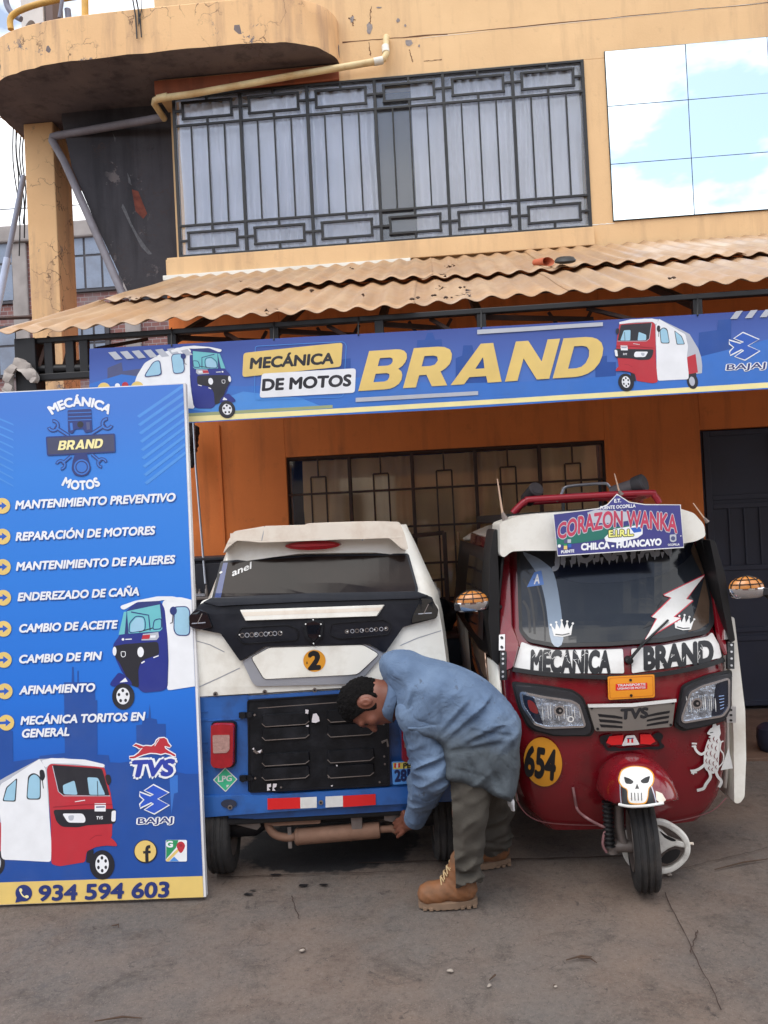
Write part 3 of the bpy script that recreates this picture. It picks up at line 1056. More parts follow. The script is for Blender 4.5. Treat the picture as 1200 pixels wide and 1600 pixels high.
# column under the balcony and the sooty stair slab beside the window
cp = [at(x, 240, 7.1).x for x in (38.3, 84)]
b = MB()
b.box((cp[0], 7.1, 0), (cp[1], 7.45, zb0+.006), M_parapet)
b.make("column", bld, bevel=.008)
b = MB()
ys_ = 6.98
outl = [at(x, y, ys_) for x, y in ((96,188),(112,262),(150,352),(206,470),(300,470),(300,140),(96,140))]
b.prism(outl, (0.0, 0.5, 0), M_stair)
b.make("stair_slab", bld, bevel=.01)
a = Art(Plane((0, ys_, 0), (0, -1, 0)), .002, .0003)
M_gr2 = mat("bare_grey", (92, 92, 96), .95, var=.3, scale=40)
M_rb = mat("exposed_brick", (112, 58, 46), .9, var=.3, scale=20)
a.poly([(192,318),(198,330),(206,350),(216,368),(228,385),(238,397),(232,398),(220,385),(210,365),(200,345),(190,324)], M_gr2)
a.cut("bare_patch", bld, fix=False)
a.poly([(206,296),(216,299),(230,334),(224,342),(212,330)], M_rb)
a.cut("bare_patch", bld, fix=False)
a.poly([(199,270),(203,278),(206,290),(201,286)], M_gr2)
a.poly([(176,208),(181,216),(180,222)], M_gr2)
a.make("bare_patch", bld, fix=False)

# things lying on the balcony
M_sack = mat("dark_sack", (92, 78, 70), 0.9, var=0.35, scale=18, bump=.5, bscale=25)
c = at(48, 34, 6.5); c.z = zb1
def fsack(X, Y, Z):
    return smin(ellip(X, Y, Z, (c.x, c.y, c.z+.05), (.06, .07, .10)), ellip(X, Y, Z, (c.x+.01, c.y, c.z+.12), (.035, .04, .07)), .03)
blob(fsack, (c.x-.12, c.y-.13, c.z-.01), (c.x+.12, c.y+.13, c.z+.24), .012, M_sack, "sack", loc=(c.x, c.y, c.z), label="small brown sack standing on the rounded left end of the balcony", cat="sack")
b = MB()
for (p, q, r) in (((206,-10),(214,60),.006),((211,-10),(217,38),.005),((213,-4),(221,58),.005),((222,-10),(217,36),.004)):
    A, B = at(p[0], p[1], 6.17), at(q[0], q[1], 6.17)
    b.tube([A, (A+B)/2+V((.006, .01, 0)), B], r, M_black, 6)
l0 = at(214, 30, 6.17)
b.make("cable", smooth=True, loc=l0, label="short black cables dangling over the balcony parapet", cat="cable")

# --- drainpipe
M_pvc = mat("yellowed_pvc", (216, 196, 150), 0.5, var=0.12, scale=9, dirt=(178, 128, 70), damt=0.8, dscale=3)
M_pvc2 = mat("grey_pvc", (122, 118, 126), 0.55, var=0.12, scale=9, dirt=(90, 84, 88), damt=0.6)
dp = thing("drainpipe", "yellowed and grey plastic drainpipe crossing the facade under the balcony", "pipe", at(600, 92, 6.52))
b = MB()
b.tube([at(604, 58, 6.58), at(603, 64, 6.55), at(603.5, 84, 6.53), at(600, 92, 6.52), at(588, 96, 6.5), at(470, 116, 6.5), at(300, 147, 6.5), at(248, 154, 6.5), at(242, 157, 6.52), at(241, 162, 6.56), at(257, 186, 6.75)], .027, M_pvc, 12)
b.make("pipe_run", dp, smooth=True)
b = MB()
b.tube([at(602, 72, 6.54), at(603, 82, 6.53)], .031, M_white_trim, 12)
b.make("pipe_socket", dp, smooth=True); b = MB()
b.tube([at(598, 94, 6.51), at(584, 97, 6.5)], .031, M_white_trim, 12)
b.make("pipe_socket", dp, smooth=True); b = MB()
b.tube([at(262, 151, 6.5), at(246, 154.5, 6.5)], .031, M_pvc, 12)
b.make("pipe_socket", dp, smooth=True)
b = MB()
b.tube([at(258, 183, 6.78), at(90, 212, 7.0), at(82, 214, 7.01), at(81, 219, 7.01), at(100, 252, 6.98), at(150, 365, 6.9), at(196, 470, 6.8)], .034, M_pvc2, 12)
b.make("pipe_run", dp, smooth=True)

# ================================================================== awning
aw = thing("awning", "rusty tan corrugated awning on dark steel trusses over the parked three-wheelers", "awning", (0, 5.2, 2.7))
def roof_mat():
    m, t, b_ = node_mat("painted_corrugated")
    L = t.links.new
    co = t.nodes.new("ShaderNodeTexCoord")
    def nz(sc, det=8, rough=.6, vec=None):
        n = t.nodes.new("ShaderNodeTexNoise"); n.inputs['Scale'].default_value = sc; n.inputs['Detail'].default_value = det; n.inputs['Roughness'].default_value = rough
        L(vec or co.outputs['Object'], n.inputs['Vector']); return n.outputs['Fac']
    def ramp(x, a, b2, lo=0, hi=1):
        r = t.nodes.new("ShaderNodeMapRange")
        for k, v in zip(('From Min', 'From Max', 'To Min', 'To Max'), (a, b2, lo, hi)): r.inputs[k].default_value = v
        L(x, r.inputs['Value']); return r.outputs['Result']
    def mixc(f, A, B):
        n = t.nodes.new("ShaderNodeMix"); n.data_type = 'RGBA'; L(f, n.inputs['Factor'])
        for k, c in (('A', A), ('B', B)):
            if isinstance(c, tuple): n.inputs[k].default_value = lin(c)+(1,)
            else: L(c, n.inputs[k])
        return n.outputs['Result']
    mpn = t.nodes.new("ShaderNodeMapping"); mpn.inputs['Scale'].default_value = (9, .9, 2)
    L(co.outputs['Object'], mpn.inputs['Vector'])
    c = mixc(ramp(nz(1.5), .35, .65), (172, 134, 96), (154, 126, 100))
    c = mixc(ramp(nz(1.0, 7, .6, mpn.outputs[0]), .45, .7, 0, .7), c, (186, 158, 126))
    c = mixc(ramp(nz(6, 9, .7), .58, .75, 0, .5), c, (120, 84, 62))
    L(c, b_.inputs['Base Color'])
    L(ramp(nz(2.2), .4, .65, .34, .6), b_.inputs['Roughness'])
    b_.inputs['Specular IOR Level'].default_value = 0.55
    return m
M_roof = roof_mat()
M_under = mat("orange_underside", (176, 92, 48), .8, var=.15)
ZB, ZF, YB, YF = 3.745, 2.70, 6.57, 3.93       # back/front heights and distances
RX0, RX1 = -2.20, 6.2
def roofz(y): return ZF+(ZB-ZF)*(y-YF)/(YB-YF)
def sheet(x0, x1, ya, yb, lift, ph, tilt=0.0, sk=0.0):
    mb = MB()
    rows = []
    n = int((x1-x0)/.0145)
    for j in range(9):
        y = ya+(yb-ya)*j/8
        r = []
        for i in range(n+1):
            x = x0+(x1-x0)*i/n
            w = .0115*sin(2*pi*x/.132+ph)
            wv = .010*noise.noise(V((x*1.4, y*1.2, ph)))+.007*noise.noise(V((x*4, y*2.5, ph)))
            ye = y
            if j == 0: ye += .012*noise.noise(V((x*3, ph, 3)))
            r.append(V((x+sk*(y-ya), ye, roofz(y)+lift+w+wv+tilt*(x-x0))))
        rows.append(r)
    mb.grid(rows, M_roof)
    o = mb.make("roof_sheet", aw, smooth='all', fix=False)
    md = o.modifiers.new('solid', 'SOLIDIFY'); md.thickness = .003; md.offset = -1
    return o
cuts = [RX0, -1.22, -.12, .70, 1.78, 2.9, 4.0, 5.1, RX1]
for i in range(len(cuts)-1):
    sheet(cuts[i]-.03, cuts[i+1]+.04, YF+random.uniform(-.03, .03), 5.20, .012+.006*(i % 2), .0, random.uniform(-.006, .006))
for i in range(len(cuts)-1):
    sheet(cuts[i]-.03+.1, cuts[i+1]+.04+.1, 4.98+random.uniform(-.02, .02), YB, .045+.006*(i % 2), .35, random.uniform(-.004, .004))
# steel: front and rear beams, rafters, braces
b = MB()
yb_ = YF+.06
zt_ = ZF-.032
b.bar((RX0+.05, yb_, zt_), (RX1, yb_, zt_), .04, .028, M_black)
b.bar((RX0+.05, yb_, zt_-.19), (RX1, yb_, zt_-.19), .04, .035, M_black)
b.bar((RX0, 5.2, roofz(5.2)-.05), (RX1, 5.2, roofz(5.2)-.05), .035, .035, M_rust)
b.bar((RX0, 6.5, roofz(6.5)-.07), (RX1, 6.5, roofz(6.5)-.07), .05, .05, M_black)
b.make("front_beam", aw, bevel=.004)
b = MB()
xp = [at(u, 500, yb_).x for u in (75, 108, 130, 268, 428, 592, 752, 1090)]
for x in xp[:0]: b.bar((x, yb_+.002, zt_-.19), (x, yb_+.002, zt_), .045, .035, M_black, (0, 1, 0))
for x in (xp[3], xp[4], xp[5], xp[6], xp[7], 2.4, 3.6):
    b.bar((x, yb_+.03, zt_-.03), (x, 6.5, roofz(6.5)-.05), .04, .04, M_black)
b.make("rafter", aw, bevel=.004)
for x in xp:
    b = MB(); b.bar((x, yb_+.002, zt_-.19), (x, yb_+.002, zt_), .045, .035, M_black, (0, 1, 0)); b.make("truss_post", aw, bevel=.004)
for i in range(3, 7):
    xa, xb = xp[i], xp[i+1]
    b = MB(); b.bar((xa, yb_+.03, zt_-.02), ((xa+xb)/2+.1, yb_+.4, zt_+.02), .02, .025, M_rust); b.make("truss_brace", aw, bevel=.003)
    b = MB(); b.bar((xb, yb_+.03, zt_-.18), ((xa+xb)/2, yb_+.03, zt_-.01), .02, .02, M_rust); b.make("truss_brace", aw, bevel=.003)
    b = MB(); b.bar((xa, yb_+.9, roofz(yb_+.9)-.08), (xb, yb_+.9, roofz(yb_+.9)-.08), .02, .03, M_rust); b.make("truss_brace", aw, bevel=.003)
    b = MB(); b.bar(((xa+xb)/2, yb_+.5, zt_-.1), ((xa+xb)/2+.12, yb_+.5, zt_+.1), .018, .018, M_rust); b.make("truss_brace", aw, bevel=.003)
    b = MB(); b.bar(((xa+xb)/2, yb_+.5, zt_-.1), ((xa+xb)/2-.12, yb_+.5, zt_+.1), .018, .018, M_rust); b.make("truss_brace", aw, bevel=.003)
for (p, q, ya, yb2) in (((60,578),(78,526),3.99,3.99),((70,582),(140,560),4.0,4.2),((100,575),(112,530),4.4,4.4),((66,592),(200,545),4.4,4.9),((150,545),(230,530),4.5,4.9)):
    b = MB(); b.bar(at(p[0], p[1], ya), at(q[0], q[1], yb2), .022, .022, M_rust); b.make("truss_brace", aw, bevel=.003)

b = MB()
px_ = at(42, 560, 3.97)
b.box((px_.x-.055, 3.95, 2.40), (px_.x+.055, 4.05, ZF-.02), M_black)
b.box((px_.x-.045, 3.955, 0), (px_.x+.045, 4.045, 2.398), M_black)
b.tube([at(50, 577, 4.0), at(150, 575, 4.0)], .024, M_black, 10)
b.make("awning_post", aw, bevel=.004)
# rag bound round the post
M_rag = mat("dirty_rag", (168, 160, 154), .95, var=.2, scale=12, bump=.4, bscale=30)
c = at(34, 575, 3.93)
RGP = HF(Matrix.Identity(4), lambda x, z: 3.945+.012*noise.noise(V((x*30, 0, z*30)))-.35*max(0, .05-abs(x-at(42, 575, 3.95).x))**1.0*.6, 5)
a = Art(RGP, 0, 0)
a.local = False
a.poly(curve([(11,616),(9,596),(13,583),(22,569),(30,563),(42,567),(54,577),(62,590),(58,599),(49,594),(38,584),(29,577),(23,587),(22,602),(23,616)], 4, True), M_rag, off=0, thick=.035, taper=.03)
a.make("rag", smooth=True, loc=(c.x, 3.93, c.z), label="dirty pale rag tied round the top of the dark awning post", cat="rag", bevel=.006)
# scraps lying on the awning
M_clay = mat("red_rag", (176, 92, 62), .8, var=.2)
def lie(px, py, lift=.03):
    d_ = ray(px, py)
    n_ = V((0, -(ZB-ZF), (YB-YF))).normalized()
    p0 = V((0, YF, ZF+lift))
    return CAM+d_*((p0-CAM).dot(n_)/d_.dot(n_))
c = lie(850, 410, .06)
def f1(X, Y, Z): return smin(cap(X, Y, Z, lie(836, 410, .07), lie(862, 408, .08), .02, .03), cap(X, Y, Z, lie(846, 411, .08), lie(868, 411, .07), .02, .016), .02)
blob(f1, tuple(c-V((.2, .16, .14))), tuple(c+V((.2, .16, .16))), .01, M_clay, "rag", loc=tuple(c), label="crumpled reddish rag lying on the corrugated awning", cat="rag")
b = MB()
c = lie(883, 410, .075)
b.lathe([(.062, 0), (.066, .012), (.05, .03), (.03, .035), (.001, .035)], c, (0, -.37, .93), M_black, 20)
b.lathe([(.062, 0), (.04, -.006), (.001, -.004)], c, (0, -.37, .93), M_black, 20)
b.make("lid", smooth=True, loc=tuple(c), label="round black lid lying on the corrugated awning next to the reddish rag", cat="lid")
b = MB()
for k in range(9):
    u_ = random.choice([random.uniform(600, 760), random.uniform(300, 1200)])
    v_ = random.uniform(0, 1)
    py = (438+(u_-265)*(-.082))*(1-v_) + (520+(u_)*-.066)*v_
    q = lie(u_, py, .055)
    for j in range(3):
        qq = q+V((random.uniform(-.02, .02), random.uniform(-.02, .02), 0))
        r = random.uniform(.004, .014)
        b.lathe([(.001, -r*.5), (r, 0), (r*.6, r*.4), (.001, r*.5)], qq, (random.uniform(-.4, .4), -.3, 1), M_leaf, 6)
for (u_, v_) in ((700,420),(697,432),(722,464),(728,462),(690,452),(425,488),(210,468)):
    q = lie(u_, v_, .06)
    for j in range(7):
        qq = q+V((random.uniform(-.03, .03), random.uniform(-.03, .03), random.uniform(0, .01)))
        b.add([qq+V((random.uniform(-.022, .022), random.uniform(-.022, .022), random.uniform(-.004, .012))) for _ in range(3)], [(0, 1, 2)], M_leaf if u_ != 728 else M_rag)
tag(b.make("roof_litter", smooth=True), "dry leaves and scraps scattered over the corrugated awning", "litter", kind='stuff')
# ================================================================== printed things
def ink(name, c, rough=.42, var=.04): return mat(name, c, rough, var=var, scale=14, dirt=(120, 120, 120), damt=.12)
I_white = ink("ink_white", (226, 228, 232)); I_gold = ink("ink_gold", (220, 190, 112)); I_cream = ink("ink_cream", (234, 222, 160))
I_navy = ink("ink_navy", (38, 52, 112)); I_black = ink("ink_black", (34, 34, 42)); I_blue = ink("ink_blue", (38, 88, 180))
I_dblue = ink("ink_deep_blue", (30, 74, 150)); I_mblue = ink("ink_mid_blue", (52, 110, 192)); I_lblue = ink("ink_light_blue", (72, 138, 212))
I_red = ink("ink_red", (180, 44, 56)); I_dred = ink("ink_dark_red", (150, 34, 48)); I_cab = ink("ink_cab_blue", (34, 46, 128)); I_grey = ink("ink_grey", (176, 180, 190))
I_glass = ink("ink_glass", (150, 192, 214)); I_teal = ink("ink_teal", (104, 182, 190)); I_green = ink("ink_green", (40, 140, 90)); I_slate = ink("ink_slate", (74, 80, 118))
I_olive = ink("ink_olive", (150, 160, 120))
def ramp_mat(name, stops, axis='Z', rough=.4, nz=.05):
    """printed colour blend along one axis of the object"""
    m, t, b = node_mat(name)
    co = t.nodes.new("ShaderNodeTexCoord"); se = t.nodes.new("ShaderNodeSeparateXYZ")
    t.links.new(co.outputs['Object'], se.inputs[0])
    n = t.nodes.new("ShaderNodeTexNoise"); n.inputs['Scale'].default_value = 2.5; n.inputs['Detail'].default_value = 3
    t.links.new(co.outputs['Object'], n.inputs['Vector'])
    ad = t.nodes.new("ShaderNodeMath"); ad.operation = 'MULTIPLY_ADD'; ad.inputs[1].default_value = nz
    t.links.new(n.outputs['Fac'], ad.inputs[0]); t.links.new(se.outputs[axis], ad.inputs[2])
    lo, hi = stops[0][0], stops[-1][0]
    mr = t.nodes.new("ShaderNodeMapRange"); mr.inputs['From Min'].default_value = lo; mr.inputs['From Max'].default_value = hi
    t.links.new(ad.outputs[0], mr.inputs['Value'])
    cr = t.nodes.new("ShaderNodeValToRGB")
    el = cr.color_ramp.elements
    el[0].position = 0; el[0].color = lin(stops[0][1])+(1,)
    el[1].position = 1; el[1].color = lin(stops[-1][1])+(1,)
    for z, c in stops[1:-1]:
        e = el.new((z-lo)/(hi-lo)); e.color = lin(c)+(1,)
    t.links.new(mr.outputs['Result'], cr.inputs['Fac'])
    t.links.new(cr.outputs['Color'], b.inputs['Base Color'])
    b.inputs['Roughness'].default_value = rough
    return m

# ---- pictures reused by the banner and the standing sign (outlined in the sign's pixels)
def red_cab(A, seats=True):
    p = lambda *q: [(x/6.0, 1170+y/6.0) for x, y in q]
    A.poly(p((-190,940),(-205,820),(-200,690),(-170,560),(-60,330),(60,260),(370,95),(600,85),(985,150),(975,210),(450,200),(480,1050),(30,1040),(-60,960)), I_grey)
    A.poly(curve(p((-20,1040),(40,900),(-20,800),(-100,880),(-90,1040),(-50,1090)), 4, True), I_black)      # rear wheel
    A.disc((-6, 1348), 14, I_black, ry=20); A.disc((-5, 1348), 7, I_grey, ry=12)
    A.poly(p((10,690),(-120,640),(-130,930),(20,960)), I_red)
    A.poly(rnd(p((5,330),(370,125),(430,180),(455,500),(485,900),(480,1060),(20,1035),(10,960),(15,690),(-20,520)), 5), I_white)
    A.poly(p((-30,400),(120,260),(370,95),(420,160),(400,185),(360,140),(200,230),(20,350)), I_white)
    A.poly(rnd(p((440,185),(470,140),(980,170),(1040,420),(1060,560),(1050,830),(1000,870),(815,960),(800,1060),(560,1100),(485,1080),(480,700)), 4), I_red)
    A.poly(rnd(p((490,150),(960,185),(1030,440),(580,430),(545,390)), 4), I_black)
    A.poly(rnd(p((590,340),(700,295),(730,430),(600,425)), 3), I_glass)
    A.poly(rnd(p((820,265),(920,270),(990,430),(840,430)), 3), I_glass)
    A.stroke(p((495,160),(550,400),(600,440),(1035,440)), 1.2, I_grey)
    A.poly(rnd(p((430,180),(390,110),(480,85),(800,100),(985,145),(975,175),(700,140),(480,135)), 3), I_white)
    A.poly(rnd(p((25,490),(60,360),(165,270),(150,495)), 3), I_black); A.poly(rnd(p((35,482),(70,365),(155,285),(140,485)), 3), I_glass)
    A.poly(rnd(p((250,475),(265,250),(320,220),(385,260),(385,475)), 5), I_black); A.poly(rnd(p((258,465),(275,265),(325,232),(376,270),(376,465)), 5), I_glass)
    A.poly(curve(p((375,205),(410,200),(425,260),(400,300),(380,270)), 4, True), I_black); A.stroke(p((400,295),(410,370)), 1.2, I_black)
    A.poly(curve(p((990,250),(1030,245),(1045,300),(1020,340),(1000,310)), 4, True), I_black)
    A.poly(rnd(p((500,570),(800,565),(1090,560),(1085,700),(820,715),(740,735),(580,730),(530,680)), 5), I_black)
    A.poly(rnd(p((585,605),(780,605),(805,650),(800,692),(640,690)), 4), I_white); A.poly(rnd(p((640,625),(700,620),(690,670),(650,672)), 3), I_grey)
    A.poly(rnd(p((1050,580),(1090,575),(1085,680),(1045,680)), 3), I_white)
    A.text("TVS", p((905,660))[0], p((965,658))[0], p((907,632))[0], I_white)
    A.poly(p((890,510),(995,508),(993,585),(890,585)), I_white); A.stroke(p((903,545),(985,543)), 2.0, I_slate)
    A.stroke(p((500,545),(820,520),(1055,520)), 1.4, I_dred); A.stroke(p((705,495),(800,480)), 1.2, I_white)
    A.stroke(p((920,440),(915,300)), 1, I_black)
    A.disc((160, 1351), 19.5, I_black, ry=23); A.disc((160, 1350), 10.5, I_white, ry=15)
    for k in range(6): A.disc((160+6.6*cos(k*pi/3+.5), 1350+10*sin(k*pi/3+.5)), 2.1, I_black, ry=2.8)
    A.poly(p((820,960),(810,1060),(880,1080),(880,940)), I_black)
    A.poly(curve(p((820,950),(845,850),(930,800),(1040,830),(1100,905),(1000,905),(900,920)), 5, True), I_red)
    A.stroke(p((845,850),(900,812),(960,808)), 1.2, I_dred)
def blue_cab(A):
    p = lambda *q: [(180+x/8.0, 920+y/8.0) for x, y in q]
    A.disc((180+1560/8., 920+1080/8.), 12, I_black, ry=17); A.disc((180+1570/8., 920+1080/8.), 6, I_grey, ry=10)
    A.poly(rnd(p((590,150),(800,100),(1050,160),(1400,330),(1560,560),(1640,760),(1640,1000),(1540,1060),(1500,1140),(660,1270),(650,1230)), 6), I_white)
    A.poly(rnd(p((60,580),(130,290),(300,130),(540,120),(620,240),(660,640),(660,1230),(600,1275),(350,1300),(290,1240),(90,1050),(0,860),(-30,700)), 6), I_cab)
    A.poly(rnd(p((160,290),(300,170),(540,140),(600,300),(600,500),(560,540),(110,570),(80,560)), 5), I_navy)
    A.poly(p((150,280),(560,195),(590,500),(560,530),(170,560)), I_teal)
    A.poly(p((110,290),(145,285),(120,565),(45,575)), I_teal)
    A.stroke(rnd(p((175,550),(180,430),(260,340),(360,350),(380,420),(375,520)), 4), 1.6, I_navy, closed=True)
    A.poly(rnd(p((190,545),(195,440),(265,355),(350,365),(365,420),(362,520)), 4), I_glass)
    A.stroke(p((440,520),(420,330),(200,290)), 2, I_navy); A.stroke(rnd(p((470,510),(490,390),(580,370),(580,500)), 4), 1.6, I_navy, closed=True)
    A.stroke(p((300,540),(470,490)), 1.5, I_black)
    A.poly(rnd(p((65,215),(250,150),(530,95),(720,95),(930,140),(920,190),(600,140),(560,150),(280,165),(120,260),(80,255)), 3), I_white)
    A.poly(p((350,565),(540,540),(550,600),(520,640),(330,645)), I_grey); A.poly(p((345,580),(440,570),(430,625),(335,630)), I_red); A.poly(p((440,585),(510,580),(505,610),(440,612)), I_white)
    A.stroke(p((130,632),(210,628)), 1.6, I_white); A.disc((192.5, 999), 2, I_white)
    A.poly(rnd(p((-30,720),(120,690),(540,660),(555,820),(400,870),(330,900),(290,1010),(300,1240),(190,1200),(60,930),(0,850)), 5), I_black)
    A.disc((180+320/8., 920+790/8.), 5, I_white, ry=8); A.disc((180-5/8., 920+780/8.), 3, I_white, ry=7)
    A.stroke(rnd(p((75,785),(130,785),(130,840),(100,855),(80,840)), 2), 1, I_white, closed=True)
    A.stroke(p((480,860),(545,835)), 1.6, I_white); A.stroke(p((330,930),(370,905)), 2, I_white)
    A.poly(curve(p((-60,1190),(0,1100),(60,1050),(170,1120),(210,1200),(100,1190),(0,1220)), 5, True), I_cab)
    A.poly(p((60,1170),(130,1110),(160,1160)), I_white)
    A.disc((193, 1088), 17.5, I_black, ry=20.5); A.disc((192.6, 1087.5), 10.3, I_white, ry=13)
    for k in range(5): A.disc((192.6+6.6*cos(k*pi*.4+.9), 1087.5+8.6*sin(k*pi*.4+.9)), 2.2, I_black, ry=2.6)
    A.poly(rnd(p((735,220),(900,215),(940,270),(940,560),(900,590),(770,585),(730,520)), 5), I_navy)
    A.poly(rnd(p((748,232),(895,228),(928,275),(928,550),(895,578),(778,573),(743,515)), 5), I_glass)
    A.poly(rnd(p((1130,590),(1130,300),(1250,320),(1430,560),(1420,600)), 8), I_navy); A.poly(rnd(p((1145,575),(1145,315),(1245,335),(1410,560),(1400,585)), 8), I_glass)
    A.disc((180+730/8., 920+275/8.), 5.6, I_navy, ry=6.6); A.stroke(p((725,325),(718,420),(690,432)), 1.3, I_black)
    A.stroke(p((655,640),(665,900),(655,1200)), 1.2, I_navy)
BAJ = [(260,690),(365,622),(542,715),(415,785),(545,855),(375,957),(262,908),(365,838),(340,830),(215,892),(208,845),(255,795),(210,755),(208,705),(330,750),(365,740)]

# ------------------------------------------------------------------ banner
BY = 3.895
bn = thing("banner", "long blue printed banner with big gold lettering along the awning edge", "banner", (0, BY, 2.4))
class Wavy(Plane):
    """hanging vinyl: a plane with shallow sags"""
    def __init__(s, p0, n):
        super().__init__(p0, n); s.step = 14
    def pos(s, px, py, off=0.0):
        p = super().pos(px, py, 0)
        w = .008*noise.noise(V((p.x*1.1, 0, p.z*2.0)))+.004*noise.noise(V((p.x*4, 0, p.z*3)))
        return p+s.n*(off+w)
BP = Wavy((0, BY, 0), (0, -1, 0))
M_ban = ramp_mat("banner_print", [(-.22, (66, 122, 200)), (-.02, (68, 108, 184)), (.10, (64, 92, 166)), (.2, (54, 76, 148))], 'Z', .42, .08)
a = Art(BP, 0, 0)
a.poly([(140,545),(500,525.5),(900,503),(1240,482),(1240,604),(700,636),(290,660),(140,669)], M_ban, off=0.0, thick=.003)
a.make("banner_sheet", bn, smooth=True, fix=True)
a = Art(BP, .0034, .0009)
for pts in (((168,640),(168,575),(190,566),(192,580),(225,575),(225,640)),((500,600),(500,568),(508,566),(508,548),(530,546),(532,562),(548,560),(548,600)),((640,560),(650,555),(652,532),(664,531),(668,520),(676,520),(680,531),(690,530),(692,560)),((712,600),(712,560),(722,556),(724,540),(738,540),(742,560),(760,556),(760,610),(712,612)),((930,600),(930,560),(948,556),(948,566),(962,566),(962,598)),((1090,560),(1092,520),(1120,516),(1122,500),(1142,499),(1142,550))):
    a.poly(pts, I_dblue if pts[0][0] != 168 else I_slate)
a.poly(curve([(140,600),(190,585),(250,592),(300,600),(380,604),(470,600),(560,590),(700,600),(840,596),(960,588),(1060,566),(1140,546),(1240,520),(1240,606),(1000,620),(700,640),(400,655),(140,670)], 1, True), I_mblue)
a.poly([(300,640),(380,612),(470,622),(520,642),(400,652)], I_lblue)
a.poly([(140,660),(290,651),(500,640),(800,622.5),(1240,595.5),(1240,604),(800,630),(290,660),(140,669)], I_cream)
a.poly([(140,655),(290,646),(520,633),(520,638),(290,651),(140,660)], I_olive)
a.make("banner_background", bn, fix=False)
a = Art(BP, .0058, .0005)
q = lambda x, y: (130+x/2.79, 500+y/2.79)
for i in range(7):
    x = 110+i*51
    a.poly([q(x, 142-i*3), q(x+32, 138-i*3), q(x+62, 170-i*3), q(x+30, 174-i*3)], I_grey)
a.cut("banner_stripe", bn, fix=False)
for i in range(4):
    x = 1140+i*23
    a.poly([(x, 499-i*1.3), (x+9, 487-i*1.3), (x+20, 486-i*1.3), (x+11, 498.5-i*1.3)], I_grey)
a.cut("banner_stripe", bn, fix=False)
a.stroke(rnd([q(752,116), q(1135,96), q(1148,110), q(1135,330), q(1120,338), q(755,348), q(748,335)], 4), .9, I_lblue, closed=True)
a.poly(rnd([q(700,145), q(1132,100), q(1125,205), q(695,250)], 5), I_gold)
a.text("MECÁNICA", (391.6,576.3), (520.7,568.2), (393.2,560.5), I_black, bold=.045)
a.cut("title_plate", bn, fix=False)
a.poly(rnd([q(780,235), q(1190,212), q(1185,318), q(770,340)], 5), I_white)
a.text("DE MOTOS", (410.6,610.4), (547.6,603), (412.0,593.6), I_black, bold=.045)
a.cut("title_plate", bn, fix=False)
a.block("BRAND", (560,611.5), (932,587.5), (577,549), I_gold, off=.0075)
a.cut("banner_name", bn, fix=False)
a.poly([(745.5,516),(941.5,504),(941.5,510),(745.5,523)], I_grey, off=.0075)
a.poly([(556,622),(747,611.5),(747,617.5),(556,628.5)], I_grey, off=.0075)
a.make("banner_rule", bn, fix=False)
a = Art(BP, .0058, .0003, T=affine([(193,1088),(188,947.5),(261,1078)], [(355,640),(347,546.6),(304.5,638)]))
blue_cab(a)
a.make("vehicle_picture", bn, fix=False)
a = Art(BP, .0058, .0003, T=affine([(160,1350),(163,1196),(2.5,1327)], [(977.4,597.4),(967.5,505),(1074.5,583.7)]))
red_cab(a)
a.make("vehicle_picture", bn, fix=False)
a = Art(BP, .0058, .0005)
t_ = affine([(208,622),(545,622),(208,957)], [(1138.1,520.8),(1185.4,518.5),(1139.5,564.5)])
bj = [t_(p) for p in BAJ]
a.poly(bj, I_blue); a.stroke(bj, 2.0, I_white, closed=True)
a.text("BAJAJ", (1134.3,578.8), (1194,575.4), (1135.5,570.2), I_white, bold=.09)
a.text("BAJAJ", (1134.3,578.8), (1194,575.4), (1135.5,570.2), I_navy, bold=.015)
a.cut("maker_emblem", bn, fix=False)
for c, r in (((163,608),10), ((215,606),10)): a.disc(c, r, I_gold)
a.disc((184,603), 4, I_white); a.disc((196,602), 5, I_red)
a.make("emblem", bn, fix=False)
b = MB()
for x in (560, 752, 1090, 268, 428):
    b.tube([at(x, 548-(x-140)*.058, BY-.008), at(x, 520-(x-140)*.058, BY+.07)], .004, M_black, 5)
b.make("banner_tie", bn)

# ------------------------------------------------------------------ standing sign
sn = thing("sign_board", "tall blue standing sign listing repair services, leaning on the awning beside the blue three-wheeler", "sign", (-1.2, 3.53, 0))
al = radians(6.6)
SN = V((0.035, -cos(al), sin(al))).normalized()
SP = Plane((-1.0, 3.525, 0), SN)
M_sign = ramp_mat("sign_print", [(.0, (26, 66, 150)), (.45, (28, 76, 164)), (.95, (30, 108, 204)), (1.5, (40, 118, 208)), (2.0, (48, 122, 208)), (2.32, (56, 112, 196))], 'Z', .38, .1)
M_board = mat("sign_edge", (222, 222, 224), .6, var=.05, dirt=(120, 110, 104), damt=.5)
CLK = [((287.5, 590), (318.5, 1410))]
def sgn(p): return p
